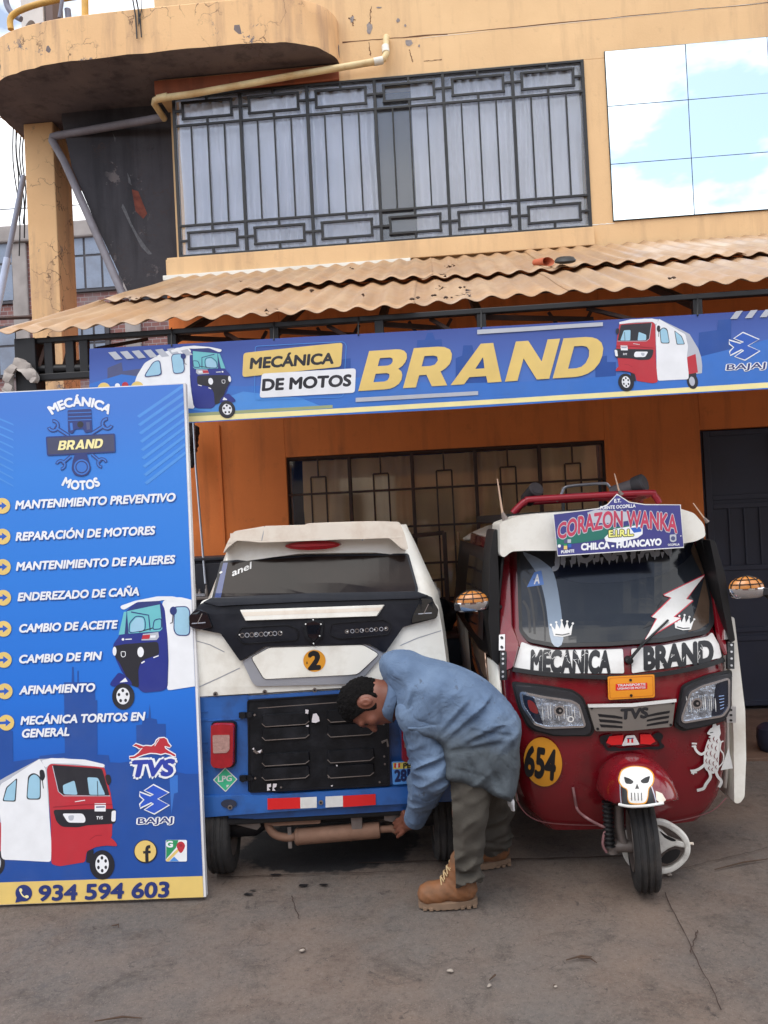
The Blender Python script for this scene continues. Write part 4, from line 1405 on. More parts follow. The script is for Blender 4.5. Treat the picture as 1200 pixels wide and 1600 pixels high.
# keep the side left of the sign's right edge
CL = [((318.0, 1410), (286.2, 590)), ]
def inside(pts): return pts
TL, TR, BR, BL_ = (-40, 616), (286, 600), (318, 1400), (-12, 1413.5)
a = Art(SP, 0, 0)
a.poly([TL, TR, BR, BL_], M_sign, off=0.0)
sheet_ = a
a.make("sign_panel", sn, fix=True)
a = Art(SP, -.034, 0)
a.poly([(-42, 614.5), (289.5, 598.4), (321.6, 1401.5), (-13, 1415)], M_board, off=-.034, thick=.0325)
a.make("sign_edge", sn)
cl = [((318.0, 1400), (286.0, 600))]
def side_ok():
    (A_, B_) = cl[0]
    s_ = (B_[0]-A_[0])*(700-A_[1])-(B_[1]-A_[1])*(100-A_[0])
    return s_ > 0
if not side_ok(): cl = [((286.0, 600), (318.0, 1400))]
a = Art(SP, .0003, .0002, cl=cl)
for i in range(9):                                   # printed rays near the top corners
    y = 640+i*13
    a.poly([(214+i*1.5, 650+i*13), (330, 570+i*13), (330, 575+i*13), (218+i*1.5, 653+i*13)], I_lblue)
    a.poly([(-40, 636+i*11), (20, 662+i*12), (22, 665+i*12), (-40, 640+i*11)], I_lblue)
a.cut("corner_rays", sn, fix=False)
for pts in (((-20,1140),(20,1142),(21,1200),(-20,1200)),((100,1066),(112,1066),(113,1042),(115,1042),(116,1066),(121,1066),(121,1048),(123,1048),(123,1066),(148,1066),(149,1094),(152,1094),(153,1320),(104,1330)),((213,1133),(222,1132),(223,1124),(232,1122),(234,1100),(236,1122),(245,1124),(246,1131),(259,1131),(260,1200),(214,1200)),((62,1181),(105,1176),(170,1180),(172,1194),(200,1190),(290,1209),(312,1210),(314,1330),(62,1340))):
    a.poly(pts, I_dblue)
a.poly([(-40,1160),(20,1160),(20,1190),(62,1184),(150,1190),(260,1195),(265,1210),(330,1208),(330,1372),(-40,1382)], I_dblue)
a.poly([(265,1212),(278,1211),(278,1238),(272,1240),(268,1272)], I_mblue)
a.cut("skyline", sn, fix=False)
a.poly([(-40,1380),(330,1368.2),(332,1401),(-40,1415)], I_gold)
a.make("phone_strip", sn, fix=False)
a = Art(SP, .0022, .0002, cl=cl); blue_cab(a); a.make("vehicle_picture", sn, fix=False)
a = Art(SP, .0022, .0002, cl=cl); red_cab(a); a.make("vehicle_picture", sn, fix=False)
a = Art(SP, .0022, .0002)
rows = [("MANTENIMIENTO PREVENTIVO",(24.5,795.3),(273,783),(26.5,783)),("REPARACIÓN DE MOTORES",(25.3,844.7),(241,834.8),(27.2,832.4)),("MANTENIMIENTO DE PALIERES",(26,891.2),(272,880),(28,879)),("ENDEREZADO DE CAÑA",(28.5,938.8),(217,930),(30.5,926.8)),("CAMBIO DE ACEITE",(30,988),(182,981.5),(32,976)),("CAMBIO DE PIN",(30,1036),(157,1030.5),(32,1024)),("AFINAMIENTO",(31,1084.7),(147.5,1080),(33,1072.5)),("MECÁNICA TORITOS EN",(33,1132),(225,1125),(35,1119.8)),("GENERAL",(34.4,1152),(108,1149),(36.4,1139.8))]
for st, bl, br, tp in rows:
    sh = (1.2, 1.2)
    a.text(st, (bl[0]+1.1, bl[1]+1.2), (br[0]+1.1, br[1]+1.2), (tp[0]+1.1, tp[1]+1.2), I_dblue, bold=.05)
    a.text(st, bl, br, tp, I_white, bold=.04)
    a.cut("service_line", sn, fix=False)
for c in ((4,790.5),(4.5,838.5),(5,886),(5.5,934),(6,982.5),(6.5,1031),(8,1080),(10.5,1129)):
    a.disc(c, 12.3, I_gold)
    a.poly([(c[0]-13, c[1]-1.6+.4), (c[0]-1, c[1]-2.2), (c[0]-1, c[1]-6), (c[0]+7, c[1]-.4), (c[0]-1, c[1]+6), (c[0]-1, c[1]+2.2), (c[0]-13, c[1]+2.8)], I_blue)
    a.cut("bullet_arrow", sn, fix=False)
a.text("934 594 603", (61,1406.7), (263,1400.6), (62.5,1384), I_navy, bold=.034)
a.cut("phone_number", sn, fix=False)
a.disc((37.7,1395), 13, I_navy); a.poly([(27,1400),(24.5,1410),(36,1407.5)], I_navy)
a.stroke(curve([(32.5,1389.5),(33.5,1395),(37.5,1400),(43,1401.5)], 5), [3.6]+[2.2]*4+[2.0]*7+[2.2]*3+[3.6], I_cream)
a.disc((33,1390.5), 2.5, I_cream, ry=3); a.disc((42.5,1400.6), 3, I_cream, ry=2.5)
a.make("phone_icon", sn, fix=False)
# piston and spanner emblem
a = Art(SP, .0022, .0002)
def arc(c, R, a0, a1, h, inv=False):
    def fn(u, w):
        an = a0+(a1-a0)*u
        r = R+(w*h if not inv else -w*h)
        return (c[0]+r*sin(an)-1.5*(u-.5), c[1]-r*cos(an) if not inv else c[1]+r*cos(an))
    return fn
a.text("MECÁNICA", None, None, None, I_white, bold=.05, fn=arc((126,715), 81, -.585, .575, 13))
a.text("MOTOS", None, None, None, I_white, bold=.05, fn=arc((127,696), 69, -.46, .46, 13, True))
n_ = I_navy
def wrench(cx, cy, dx, dy, s=1.0):
    a.stroke([(cx, cy), (cx+dx, cy+dy)], 6*s, n_)
    an = math.degrees(math.atan2(-dy, -dx))
    a.ring((cx-dx*.12, cy-dy*.12), 7.5*s, 5.5*s, n_, a0=an+50, a1=an+310)
    a.ring((cx-dx*.12, cy-dy*.12), 7.5*s, 2.6*s, I_mblue, a0=an+58, a1=an+302)
    a.stroke([(cx+dx*.1, cy+dy*.1), (cx+dx, cy+dy)], 2.6*s, I_mblue)
wrench(86,667,22,14); wrench(165,664,-22,14); wrench(97,725,14,-12,.85); wrench(158,722,-14,-12,.85)
a.poly(rnd([(106,641),(143,639),(144.5,674),(134,677),(130,670),(118,671),(114,678),(107,676)], 2), n_)
for y in (645,651,656.5): a.stroke([(107,y+.6),(143.5,y-.8)], 1.3, I_mblue)
a.poly([(109.5,661),(113.5,661),(114.5,672),(110.5,673)], I_mblue); a.poly([(135,660),(140.5,660),(141,671),(136,672)], I_slate)
a.disc((126,663.5), 5, I_black)
a.poly(rnd([(119,705),(134,704),(140,722),(143,732),(138,742),(128,745),(117,743),(112,733),(114,720)], 4), n_)
a.ring((128,730), 11, 2.2, I_mblue); a.disc((128,730), 8, I_mblue)
a.poly(rnd([(72,682.5),(180,677.5),(181,707),(74,712.5)], 2.5), n_)
a.poly(rnd([(74,684.5),(178,679.5),(179,705),(76,710.3)], 2), ink("ink_plate", (62, 64, 92)))
a.block("BRAND", (91.5,704.6), (160.5,701), (94.5,689.6), I_black)
a.block("BRAND", (90.7,703.7), (159.7,700.1), (93.7,689), I_cream)
# makers' marks and map / phone icons
a.cut("piston_emblem", sn, fix=False)
p7 = lambda *q: [(190+x/7.27, 1140+y/7.27) for x, y in q]
horse = p7((135,180),(165,160),(215,178),(250,190),(280,183),(345,188),(385,160),(400,120),(430,98),(485,92),(515,110),(530,150),(562,187),(545,200),(505,185),(488,190),(500,215),(545,245),(612,285),(615,302),(590,298),(560,280),(500,262),(450,277),(400,266),(330,262),(255,280),(205,298),(150,325),(95,325),(92,308),(145,302),(195,265),(243,208),(205,212),(175,192))
a.stroke(horse, 3.4, I_white, closed=True); a.poly(horse, I_red)
a.stroke(p7((430,108),(400,150),(380,185)), 1.0, I_white)
for bw, m_ in ((.16, I_white), (.06, ink("ink_mark_blue", (44, 62, 158)))):
    a.text("TVS", (204.5,1212.8), (268,1210.5), (209.5,1189.5), m_, bold=bw)
a.cut("horse_emblem", sn, fix=False)
sx = [(190+x/7.27, 1140+y/7.27) for x, y in BAJ]
a.poly(sx, ink("ink_mark_blue2", (42, 84, 190))); a.stroke(sx, 2.2, I_white, closed=True)
a.text("BAJAJ", (216,1287), (269.5,1284.8), (216.6,1278.6), I_white, bold=.12)
a.text("BAJAJ", (216,1287), (269.5,1284.8), (216.6,1278.6), I_navy, bold=.02)
a.cut("maker_emblem", sn, fix=False)
a.disc((227.8,1330), 18.2, I_black); a.disc((227.6,1329.6), 16.8, I_gold)
a.stroke(curve(p7((330,1328),(305,1330),(293,1350),(290,1400),(292,1505)), 5), 5.2, I_black); a.stroke(p7((248,1392),(334,1386)), 4.0, I_black)
a.cut("social_icon", sn, fix=False)
sq = rnd(p7((505,1250),(745,1250),(745,1495),(505,1495)), 2.5)
a.poly(sq, I_white)
a.poly(p7((512,1252),(650,1252),(620,1340),(508,1470)), I_green); a.poly(p7((505,1480),(640,1350),(660,1370),(540,1493),(510,1493)), I_gold)
a.poly(p7((545,1493),(600,1440),(655,1493)), I_lblue)
a.poly(curve(p7((675,1400),(630,1330),(640,1285),(675,1268),(710,1285),(722,1330)), 5, True), I_red); a.disc((282.9,1320.5), 2.2, I_dred)
a.text("G", p7((512,1332))[0], p7((582,1330))[0], p7((512,1268))[0], I_white, bold=.05)
a.make("map_icon", sn, fix=False)
# ================================================================== blue and white three-wheeler, seen from behind
P_blue = mat("cab_blue_paint", (42, 94, 166), .32, var=.08, scale=3, dirt=(40, 52, 84), damt=.85, dscale=4, coat=.3, bump=.05, bscale=6)
P_white = mat("cab_white_paint", (232, 230, 222), .3, var=.04, scale=3, dirt=(170, 156, 134), damt=.5, dscale=4, coat=.4)
P_cream = mat("sun_worn_white", (226, 216, 202), .42, var=.06, scale=4, dirt=(170, 140, 116), damt=.6, dscale=4)
P_blk = mat("black_plastic", (15, 18, 27), .34, var=.2, scale=6, dirt=(44, 44, 52), damt=.3, dscale=8, spec=.35)
P_blk2 = mat("black_steel", (14, 16, 21), .42, var=.25, scale=9, dirt=(42, 42, 48), damt=.5, dscale=9, bump=.1, spec=.3)
P_silver = mat("silver_paint", (176, 180, 190), .32, .6, var=.06)
P_glass = mat("smoked_glass", (27, 20, 18), .1, var=.5, scale=1.5, spec=.18, dirt=(56, 44, 38), damt=.6, dscale=2)
P_lens = mat("gloss_black_lens", (14, 16, 22), .08, var=.2, coat=.6)
P_red = mat("red_lens", (150, 18, 30), .16, var=.15, scale=30, coat=.6)
P_wlens = mat("clear_lens", (164, 128, 120), .2, var=.12, scale=60, bump=.4, bscale=130, coat=.5)
P_rub = mat("tyre_rubber", (36, 35, 36), .85, var=.15, scale=20, dirt=(84, 76, 70), damt=.5, dscale=9, bump=.3)
P_steel = mat("dull_steel", (128, 120, 116), .5, .5, var=.15, scale=12, dirt=(92, 64, 50), damt=.6)
P_rustx = mat("rusty_exhaust", (132, 100, 82), .72, .2, var=.2, scale=14, dirt=(88, 58, 44), damt=.7, dscale=7, bump=.15)
P_dark = mat("underbody_dark", (22, 20, 22), .9, var=.3, scale=8)
D_white = mat("decal_white", (216, 216, 214), .45, var=.08, dirt=(150, 140, 132), damt=.3, dscale=9); D_red = mat("decal_red", (206, 32, 34), .4, var=.08); D_org = mat("decal_orange", (208, 142, 38), .45, var=.06)
D_blk = mat("decal_black", (20, 20, 24), .4); D_grn = mat("decal_green", (62, 178, 132), .45, var=.05); D_plate = mat("plate_blue", (84, 146, 216), .4, var=.05); D_yel = mat("plate_yellow", (222, 200, 90), .4, var=.05)
D_chip = mat("chipped_primer", (206, 200, 204), .8, var=.15)

BM = Matrix.Translation((-.578, 3.688, 0)) @ Matrix.Rotation(radians(5.5), 4, 'Z')
bt = thing("three_wheeler", "blue and white three-wheeled taxi seen from behind, with a black rear hatch", "three-wheeler", BM.translation, radians(5.5))
ROOT[bt.name] = BM
def prof(z, tab):
    X_, Y_ = [t[0] for t in tab], [t[1] for t in tab]
    return float(sum(np.interp(z+d, X_, Y_) for d in (-.045, -.03, -.015, 0, .015, .03, .045))/7)   # rounded, no creases
B_PR = [(.2,.03),(.30,0),(.86,0),(.90,-.006),(1.02,0),(1.15,.0),(1.30,.02),(1.34,.035),(1.54,.14),(1.7,.2)]
B_W = [(.25,.585),(.35,.60),(.75,.605),(.9,.60),(1.1,.585),(1.30,.565),(1.36,.53),(1.54,.468),(1.64,.42)]
def fB(x, z): return prof(z, B_PR)+.05*(abs(x)/.6)**4
BH = HF(BM, fB, 16)
mb = MB(True)
def loop(z, w, F, ylen, inset=0.0, corner=.07, wide=None, N=22):
    pts = []
    for i in range(N+1):
        t = -1+2*i/N
        x = w*math.copysign(abs(t)**.85, t)
        e = max(0, abs(x)-(w-corner))/corner
        pts.append(V((x, F(x, z)+inset+corner*(1-math.sqrt(max(0, 1-e*e))), z)))
    yk = [.25, .5, 1.0, 1.6, 2.1, 2.35]
    for y in yk:
        ww = w if wide is None else wide(w, y)
        pts.append(V((ww*(1 if y < 1.6 else 1-.25*((y-1.6)/.75)**2), y*ylen/2.4+pts[N].y*0, z)))
    for y in reversed(yk):
        ww = w if wide is None else wide(w, y)
        pts.append(V((-ww*(1 if y < 1.6 else 1-.25*((y-1.6)/.75)**2), y*ylen/2.4, z)))
    return pts
zs_lo = [.30, .36, .5, .65, .8, .872]
zs_hi = [.872, .9, 1.0, 1.1, 1.2, 1.3, 1.36, 1.45, 1.54, 1.60, 1.63]
def body(zs, m, F, W_, inset, name, par, ylen=2.45, **kw):
    mb = MB(True)
    L_ = [loop(z, prof(z, W_), F, ylen, inset, **kw) for z in zs]
    mb.grid(L_, m, closed=True)
    for q in (L_[0], L_[-1]):
        mb.add(q, [tuple(range(len(q)))], m)
    return mb.make(name, par, smooth=True)
bodyb = body(zs_lo, P_blue, fB, B_W, .012, "body", bt)
body([z+.001 for z in zs_hi], P_white, fB, B_W, .012, "cabin", bt)
# blue sheet-metal face: panel, pressings, bumper lip
a = Art(BH, .0, .0006)
a.poly([(303,1090),(388,1085),(388,1236),(470,1240),(612,1228),(640,1226),(612,1080),(700,1072),(704,1232),(700,1246),(520,1258),(314,1274),(306,1250)], P_blue, off=.0, thick=.008)
a.poly([(308,1242),(420,1240),(704,1222),(704,1249),(520,1259),(314,1274)], P_blue, off=.0, thick=.026, taper=.004)
for y in (1112, 1124, 1160, 1175, 1205, 1222): a.stroke([(304,y),(326,y-.8)], 1.6, P_blue, off=.008, thick=.004)
a.stroke([(310,1126),(386,1122)], 1.6, P_blue, off=.008, thick=.004)
a.stroke([(389,1089),(612,1075)], 5, P_blue, off=.004, thick=.012)
a.make("rear_panel", bt, bevel=.003)
a = Art(BH, .03, .0006)
for (p, q) in (((419.5,1244),(470,1242.5)), ((536,1240),(586.5,1237))):
    a.poly([p, q, (q[0]+.3, q[1]+17), (p[0]+.3, p[1]+17.5)], D_red)
    a.cut("reflector_strip", bt, fix=False)
for (p, q) in (((470,1242.5),(495.5,1241.4)), ((509,1241),(536,1239.6))):
    a.poly([p, q, (q[0]+.2, q[1]+17), (p[0]+.2, p[1]+17)], D_white)
    a.cut("reflector_strip", bt, fix=False)
for (x, y) in ((363,1257.5),(502,1250)): a.disc((x, y), 3.6, P_steel, thick=.004); a.disc((x, y), 1.6, P_blk, thick=.006)
a.poly(ell((361,1252), 12, 7, 0, 14), mat("grime", (40, 44, 62), .8))
a.make("panel_bolt", bt, fix=False)
# white tailgate
a = Art(BH, .0, .0006)
a.poly(rnd([(316,940),(303,985),(301,1088),(420,1081),(700,1063),(690,985),(683,945),(650,925),(332,935)], 6), P_white, off=.0, thick=.012)
a.poly(rnd([(379,1031.5),(418,1009),(570,1004),(601.5,1019),(566.5,1059.5),(559.5,1066.5),(402,1071),(395,1066)], 5), P_silver, off=.012, thick=.012, taper=.012)
a.poly(rnd([(394,1026),(422,1010.5),(566.5,1006),(592,1021),(563,1049),(557,1052.5),(414,1060)], 5), P_white, off=.0245, thick=.006, taper=.01)
a.stroke([(310,1074),(345,1058),(376,1043)], 1.6, P_silver, off=.0125); a.stroke([(306,1000),(330,1007),(352,1018)], 1.4, P_silver, off=.0125)
a.stroke([(625,1008),(650,997),(688,985)], 1.4, P_silver, off=.0125)
a.stroke(rnd([(394,1026),(422,1010.5),(566.5,1006),(592,1021),(563,1049),(557,1052.5),(414,1060)], 5), 1.6, P_blk, off=.0249, closed=True)
a.make("tailgate", bt, bevel=.004)
a = Art(BH, .031, .0006)
a.disc((492,1031), 18.2, D_white); a.disc((492,1031), 17.4, D_org)
a.text("2", (483.5,1044), (500,1043), (484,1018), D_blk, bold=.06)
a.text("A", (479,1036), (482,1036), (479,1032), D_blk)
a.cut("number_sticker", bt, fix=False)
for x, y in ((338.5,1083),(414.5,1080),(492,1077)): a.disc((x, y), 3.4, P_steel, off=.013, thick=.004); a.disc((x, y), 1.5, P_blk, off=.017, thick=.003)
a.make("panel_bolt", bt, fix=False)
# black garnish with spoiler lip, shield and lamps
gp = [(316,946),(334,938),(480,931),(649,927),(673,934),(681,953),(680,966),(629.5,979),(601.5,1019),(577,1005),(416,1008.5),(377.5,1032),(348,989.5),(304,981),(302,961)]
a = Art(BH, .0, .0006)
a.poly(rnd(gp, 3), P_blk, off=.006, thick=.028, taper=.006)
a.poly(rnd([(322,944),(334,938),(480,931),(649,927),(668,933),(652,937),(480,942),(345,949)], 2), P_blk, off=.034, thick=.016, taper=.01)
for sgn_, pts in ((1, [(380,980),(452,976),(468,984),(466,999),(382,1004),(372,992)]), (-1, [(518,974),(600,968),(612,976),(606,990),(530,997),(515,990)])):
    a.stroke(rnd(pts, 5), 1.4, P_blk2, off=.0345, closed=True, thick=.005)
gar = a.make("rear_garnish", bt, bevel=.003)
a = Art(BH, .0, .0006)
a.poly([(377.5,954),(601,946),(589,963),(386,970)], P_white, off=.034, thick=.016, taper=.015)
a.poly([(382,957.5),(597,949.5),(592,955),(385,963)], P_cream, off=.0505)
a.make("white_trim", bt, bevel=.003)
a = Art(BH, .0, .0005)
a.poly(rnd([(474,971.5),(491,966.5),(507,971.5),(504,994),(491,1006),(478,994)], 2), P_blk2, off=.034, thick=.012)
a.poly(rnd([(478,974),(491,970),(503,974),(500.5,992),(491,1001.5),(482,992)], 2), P_lens, off=.046, thick=.006, taper=.06)
for x, y in ((479,975),(490.5,968.5),(502.5,975),(500.5,992),(491,1003)): a.disc((x, y), 1.1, D_white, off=.0525)
for st, bl, br, tp in (("SPORT", (398,994), (444,990.5), (400,984.5)), ("GUERRERO", (542,988.5), (604,983.5), (543,981.5))):
    pass
a.cut("shield_badge", bt, fix=False)
for x in range(9): a.ring((381+7.2*x+random.uniform(-.6,.6), 992-x*.42), 3.2, 1.1, P_silver if x % 2 else P_steel, off=.0352, n=8); 
a.cut("model_badge", bt, fix=False)
for x in range(9): a.ring((543+7.4*x+random.uniform(-.6,.6), 986-x*.55), 2.8, 1.0, P_silver if x % 2 else P_steel, off=.0352, n=8)
for x, y in ((377,991),(402,990),(422,988),(441,987),(543,986),(567,984),(585,983),(602,981)): a.disc((x, y), 1.1, D_white, off=.036)
a.make("model_badge", bt, fix=False)
for pts in ([(303,962),(318,952),(330,958),(338,980),(320,984),(304,979)], [(681,953),(672,938),(655,936),(642,962),(640,974),(679,965)]):
    a = Art(BH, .0, .0005)
    a.poly(rnd(pts, 3), P_lens, off=.034, thick=.014, taper=.03)
    cxm = sum(p[0] for p in pts)/len(pts); cym = sum(p[1] for p in pts)/len(pts)
    a.stroke([(cxm-11, cym+5), (cxm+9, cym+3.5)], 1.5, P_silver, off=.0485); a.stroke([(cxm-3, cym+5), (cxm+4, cym-10)], 1.2, P_steel, off=.0485)
    a.make("garnish_lamp", bt, bevel=.003)
# rear window
a = Art(BH, .0, .0005)
a.poly(rnd([(346,878),(480,868),(638,866),(653,921),(651,931),(480,935),(331,940)], 4), P_blk, off=.002, thick=.008)
rw = a.make("window_frame", bt, bevel=.002)
a = Art(BH, .0, .0005)
a.poly(rnd([(350,881),(480,871),(635,869),(649,920),(647,928),(480,932),(336,936)], 4), P_glass, off=.0105)
a.poly([(350,881),(357,880.5),(346,936),(336,936)], mat("blue_tint", (30, 52, 110), .15), off=.0112)
a.make("pane", rw, fix=False)
a = Art(BH, .0, .0005)
a.text("anel", (364,902), (393,890), (364.5,891.5), D_white, off=.0125, bold=.02)
a.disc((346.5,896), 2.6, D_white, off=.0125, ry=1.6, rot=-.5)
a.make("window_lettering", rw, fix=False)
# roof spoiler and brake light
BSP = HF(BM, lambda x, z: .02+.05*abs(x/.5)**3, 30)
a = Art(BSP, .0, .0005)
a.poly(rnd([(344,866),(352,846),(362,836),(630,822),(637,842),(642,858),(637,869),(587,864),(465,866),(346,882)], 4), P_white, off=-.122, thick=.05, taper=.0)
a.poly(rnd([(344,866),(352,846),(362,830),(409,822),(475,820),(480,817.5),(545,815),(590,814),(628,815),(636,834),(642.5,860),(632,859),(612,841),(570,842.5),(535,843),(405,848),(366,845),(352,856)], 4), P_cream, off=-.072, thick=.075, taper=.03)
for x0_, x1_ in ((409,414),(447,456),(508,514),(566,572)): a.stroke([(x0_, 845),(x1_, 822)], 1.4, P_silver, off=.0025)
a.make("roof_spoiler", bt, bevel=.008)
a = Art(BSP, .0, .0005)
a.poly(ell((487.5,852.5), 46, 7.6, -.03, 30), P_red, off=-.072, thick=.03, taper=.05)
a.poly(ell((487.5,852), 36, 2.2, -.03, 20), mat("red_core", (196, 60, 70), .2, coat=.5), off=-.0415)
a.make("brake_light", bt, bevel=.004)
# engine hatch
a = Art(BH, .0, .0005)
hp = rnd([(388.5,1093),(526,1083.5),(606,1078),(608,1224.5),(391.5,1235.5)], 3)
a.poly(hp, P_blk2, off=.004, thick=.014)
for i, (yl, yr) in enumerate(((1131,1124),(1152,1147),(1192,1187),(1214,1210.5))):
    for x0_, x1_, y in ((411,484,yl),(512,584,yr)):
        a.poly(rnd([(x0_, y-16), (x1_, y-20.5), (x1_+1, y-4), (x1_-4, y-1.5), (x0_+5, y+2), (x0_, y-1)], 3), P_blk2, off=.018, thick=.012, taper=.04)
        a.stroke([(x0_, y-3), (x0_+5, y+2), (x1_-6, y-2), (x1_, y-7)], 1.3, P_steel, off=.0305)
a.stroke([(404,1105),(526,1096),(604,1091)], 1.2, P_steel, off=.0185)
a.stroke(hp, 2.2, P_blk, off=.018, closed=True, thick=.004)
ha = a.make("engine_hatch", bt, bevel=.003)
a = Art(BH, .0, .0004)
for pts in ([(478,1106),(483,1107),(482,1113),(478,1112)], [(488,1121),(490,1113),(495,1112),(499,1118),(500,1124),(494,1127),(488,1126)], [(419,1222),(425,1221),(425,1226),(421,1227),(424,1231),(419,1232)], [(428,1221),(434,1221),(433,1226),(429,1228),(432,1232),(427,1232)], [(479,1131),(483,1130),(483,1133),(480,1133)], [(396,1167),(399,1165),(399,1169)], [(404,1171),(411,1168),(408,1174)], [(517,1224),(521,1223),(519,1226)], [(525,1192),(528,1192),(527,1195)]):
    a.poly(pts, D_chip, off=.0312)
a.make("chipped_paint", ha, fix=False)
for x, y in ((383,1115.5),(384,1213.5)):
    a = Art(BH, .0, .0004)
    a.poly([(x-8, y-3.5), (x+14, y-4.5), (x+14, y+4), (x-8, y+4.5)], P_blk, off=.008, thick=.014)
    a.disc((x-2, y), 5, P_blk2, off=.022, thick=.012); a.disc((x+9, y-1), 4, P_blk2, off=.022, thick=.01)
    a.disc((x+17, y-1), 1.6, P_steel, off=.031, thick=.003)
    a.make("hinge", bt, bevel=.002)
a = Art(BH, .0, .0004)
for pts in ([(398,1170),(403,1174),(411,1171)], [(596,1158),(604,1154),(606,1164)]): a.stroke(pts, 3, P_steel, off=.018, thick=.01)
for x, y in ((601,1192),(599,1130),(514,1212),(600,1180),(593,1220),(440,1228)): a.disc((x, y), 1.5, P_steel, off=.018, thick=.004)
a.make("latch", bt, bevel=.002)
# tail lamps
for pts, wh in ([[(335.5,1129),(340,1127),(366,1127),(370,1130),(369,1190),(365,1195),(340,1196),(336,1192)], [(339,1144),(364,1143.5),(364,1166),(360,1171),(340,1172)]],
                [[(626,1122),(655,1120),(656,1182),(652,1186),(630,1187),(626,1183)], [(630,1137),(652,1136.5),(652,1160),(630,1164)]]):
    a = Art(BH, .0, .0004)
    a.poly(rnd([(x+(1.5 if x > sum(p[0] for p in pts)/8 else -1.5), y+(1.5 if y > 1160 else -1.5)) for x, y in pts], 3), P_blk, off=.008, thick=.02)
    tl = a.make("tail_light", bt, bevel=.003)
    a = Art(BH, .0, .0004)
    a.poly(rnd(pts, 3), P_red, off=.028, thick=.022, taper=.04); a.poly(rnd(wh, 2), P_wlens, off=.0505, thick=.003)
    a.make("lens", tl, bevel=.003)
# LPG diamond, plate
a = Art(BH, .0095, .0004)
a.poly(rnd([(353,1198),(372,1216.5),(353.5,1236.5),(334,1217.5)], 1), D_white); a.poly(rnd([(353,1200),(370,1216.5),(353.5,1234.5),(336,1217.5)], 1), D_grn)
a.text("LPG", (342,1220.5), (363,1219), (342,1212), D_white, bold=.03)
a.make("gas_sticker", bt, fix=False)
a = Art(BH, .0, .0004)
a.poly(rnd([(611,1187),(673,1184),(674,1218),(613,1222.5)], 3), D_plate, off=.03, thick=.004)
a.poly([(613,1188.5),(671,1185.5),(671.4,1195.5),(613.5,1198.5)], D_yel, off=.0345)
a.poly([(615,1189),(618,1189),(618,1196),(615,1196)], D_red, off=.035); a.poly([(621,1189),(624,1188.8),(624,1195.6),(621,1196)], D_red, off=.035); a.poly([(618,1189),(621,1189),(621,1196),(618,1196)], D_white, off=.035)
a.text("PERU", (629,1197), (655,1195.5), (629,1189.5), D_blk, off=.035, bold=.04)
a.text("2852", (616.5,1217), (652,1214.5), (616,1200.5), mat("plate_ink", (24, 36, 84), .4), off=.035, bold=.05)
a.make("number_plate", bt, fix=False)
# underside, wheels, exhaust
mb = MB(True)
mb.box((-.50, .08, .24), (.50, 2.2, .30), P_dark)
mb.box((-.54, .02, .275), (.54, .30, .305), P_dark)
mb.box((-.30, .3, .16), (.30, .8, .26), P_dark)
mb.box((-.40, .22, .20), (-.10, .36, .26), P_dark)
mb.make("underframe", bt, bevel=.01)
BC = HF(BM, lambda x, z: .07, None)
mb = MB(True)
pp_ = lambda x, y: BC.pos(x, y)
a = Art(BC, 0, 0)
a.poly([(360,1277),(402,1274),(408,1290),(402,1296),(385,1292),(370,1288)], P_steel, off=0, thick=.01)
a.cut("bracket", bt, bevel=.003)
a.poly(rnd([(416,1273),(500,1271),(502,1283),(430,1287),(410,1282)], 4), P_rustx, off=0, thick=.03)
a.cut("bracket", bt, bevel=.003)
a.poly([(600,1270),(645,1262),(640,1275),(615,1284),(600,1281)], P_steel, off=0, thick=.01)
a.cut("bracket", bt, bevel=.003)
a.poly([(548,1273),(566,1272),(566,1292),(550,1293)], P_steel, off=.0, thick=.03)
a.make("bracket", bt, bevel=.003)
r_ = 12.5*3.8/1250
mb.tube(curve([pp_(418,1276), pp_(420,1292), pp_(430,1304), pp_(448,1308.5), pp_(462,1307)], 5), .019, P_rustx, 12)
mb.tube([pp_(594,1296), pp_(612,1294.5), pp_(621,1299)], [.017, .017, .018], P_rustx, 12)
ex = mb.make("exhaust", bt, smooth=True)
mb = MB(True)
q0, q1 = pp_(461,1307.5), pp_(594,1296.5)
dv = (q1-q0).normalized()
mb.tube([q0-dv*.001, q0+dv*.004, q0+dv*.014, q1-dv*.014, q1-dv*.004, q1], [r_*.8, r_*.96, r_, r_, r_*.96, r_*.75], P_rustx, 22)
for t in (.0, .62): mb.tube([q0.lerp(q1, t+.02), q0.lerp(q1, t+.04)], [r_*1.06]*2, P_rustx, 22)
mb.make("muffler", ex, smooth=True)
mb = MB(True)
c0 = pp_(453,1308)
mb.bar(c0+V((0, 0, -.05)), c0+V((0, 0, .05)), .018, .02, P_steel)
mb.tube([pp_(556,1278), pp_(556,1268)], .008, P_steel, 8)
mb.bar(pp_(557,1280), pp_(557,1300), .03, .008, P_steel)
mb.make("clamp", ex, bevel=.002)
def tyre(mb, c, ax, R, w, groove=True):
    h = w/2
    pr = [(R*.60, -h*.82), (R*.66, -h*.98), (R*.80, -h*1.04), (R*.92, -h*.96), (R*.975, -h*.78)]
    if groove:
        for k in (-.52, -.02, .48):
            pr += [(R*1.0-.006*abs(k), h*(k-.16)), (R*.965, h*(k-.10)), (R*.965, h*(k+.02)), (R*1.0-.006*abs(k), h*(k+.08))]
    pr += [(R*.975, h*.78), (R*.92, h*.96), (R*.80, h*1.04), (R*.66, h*.98), (R*.60, h*.82)]
    mb.lathe(pr, c, ax, P_rub, 48)
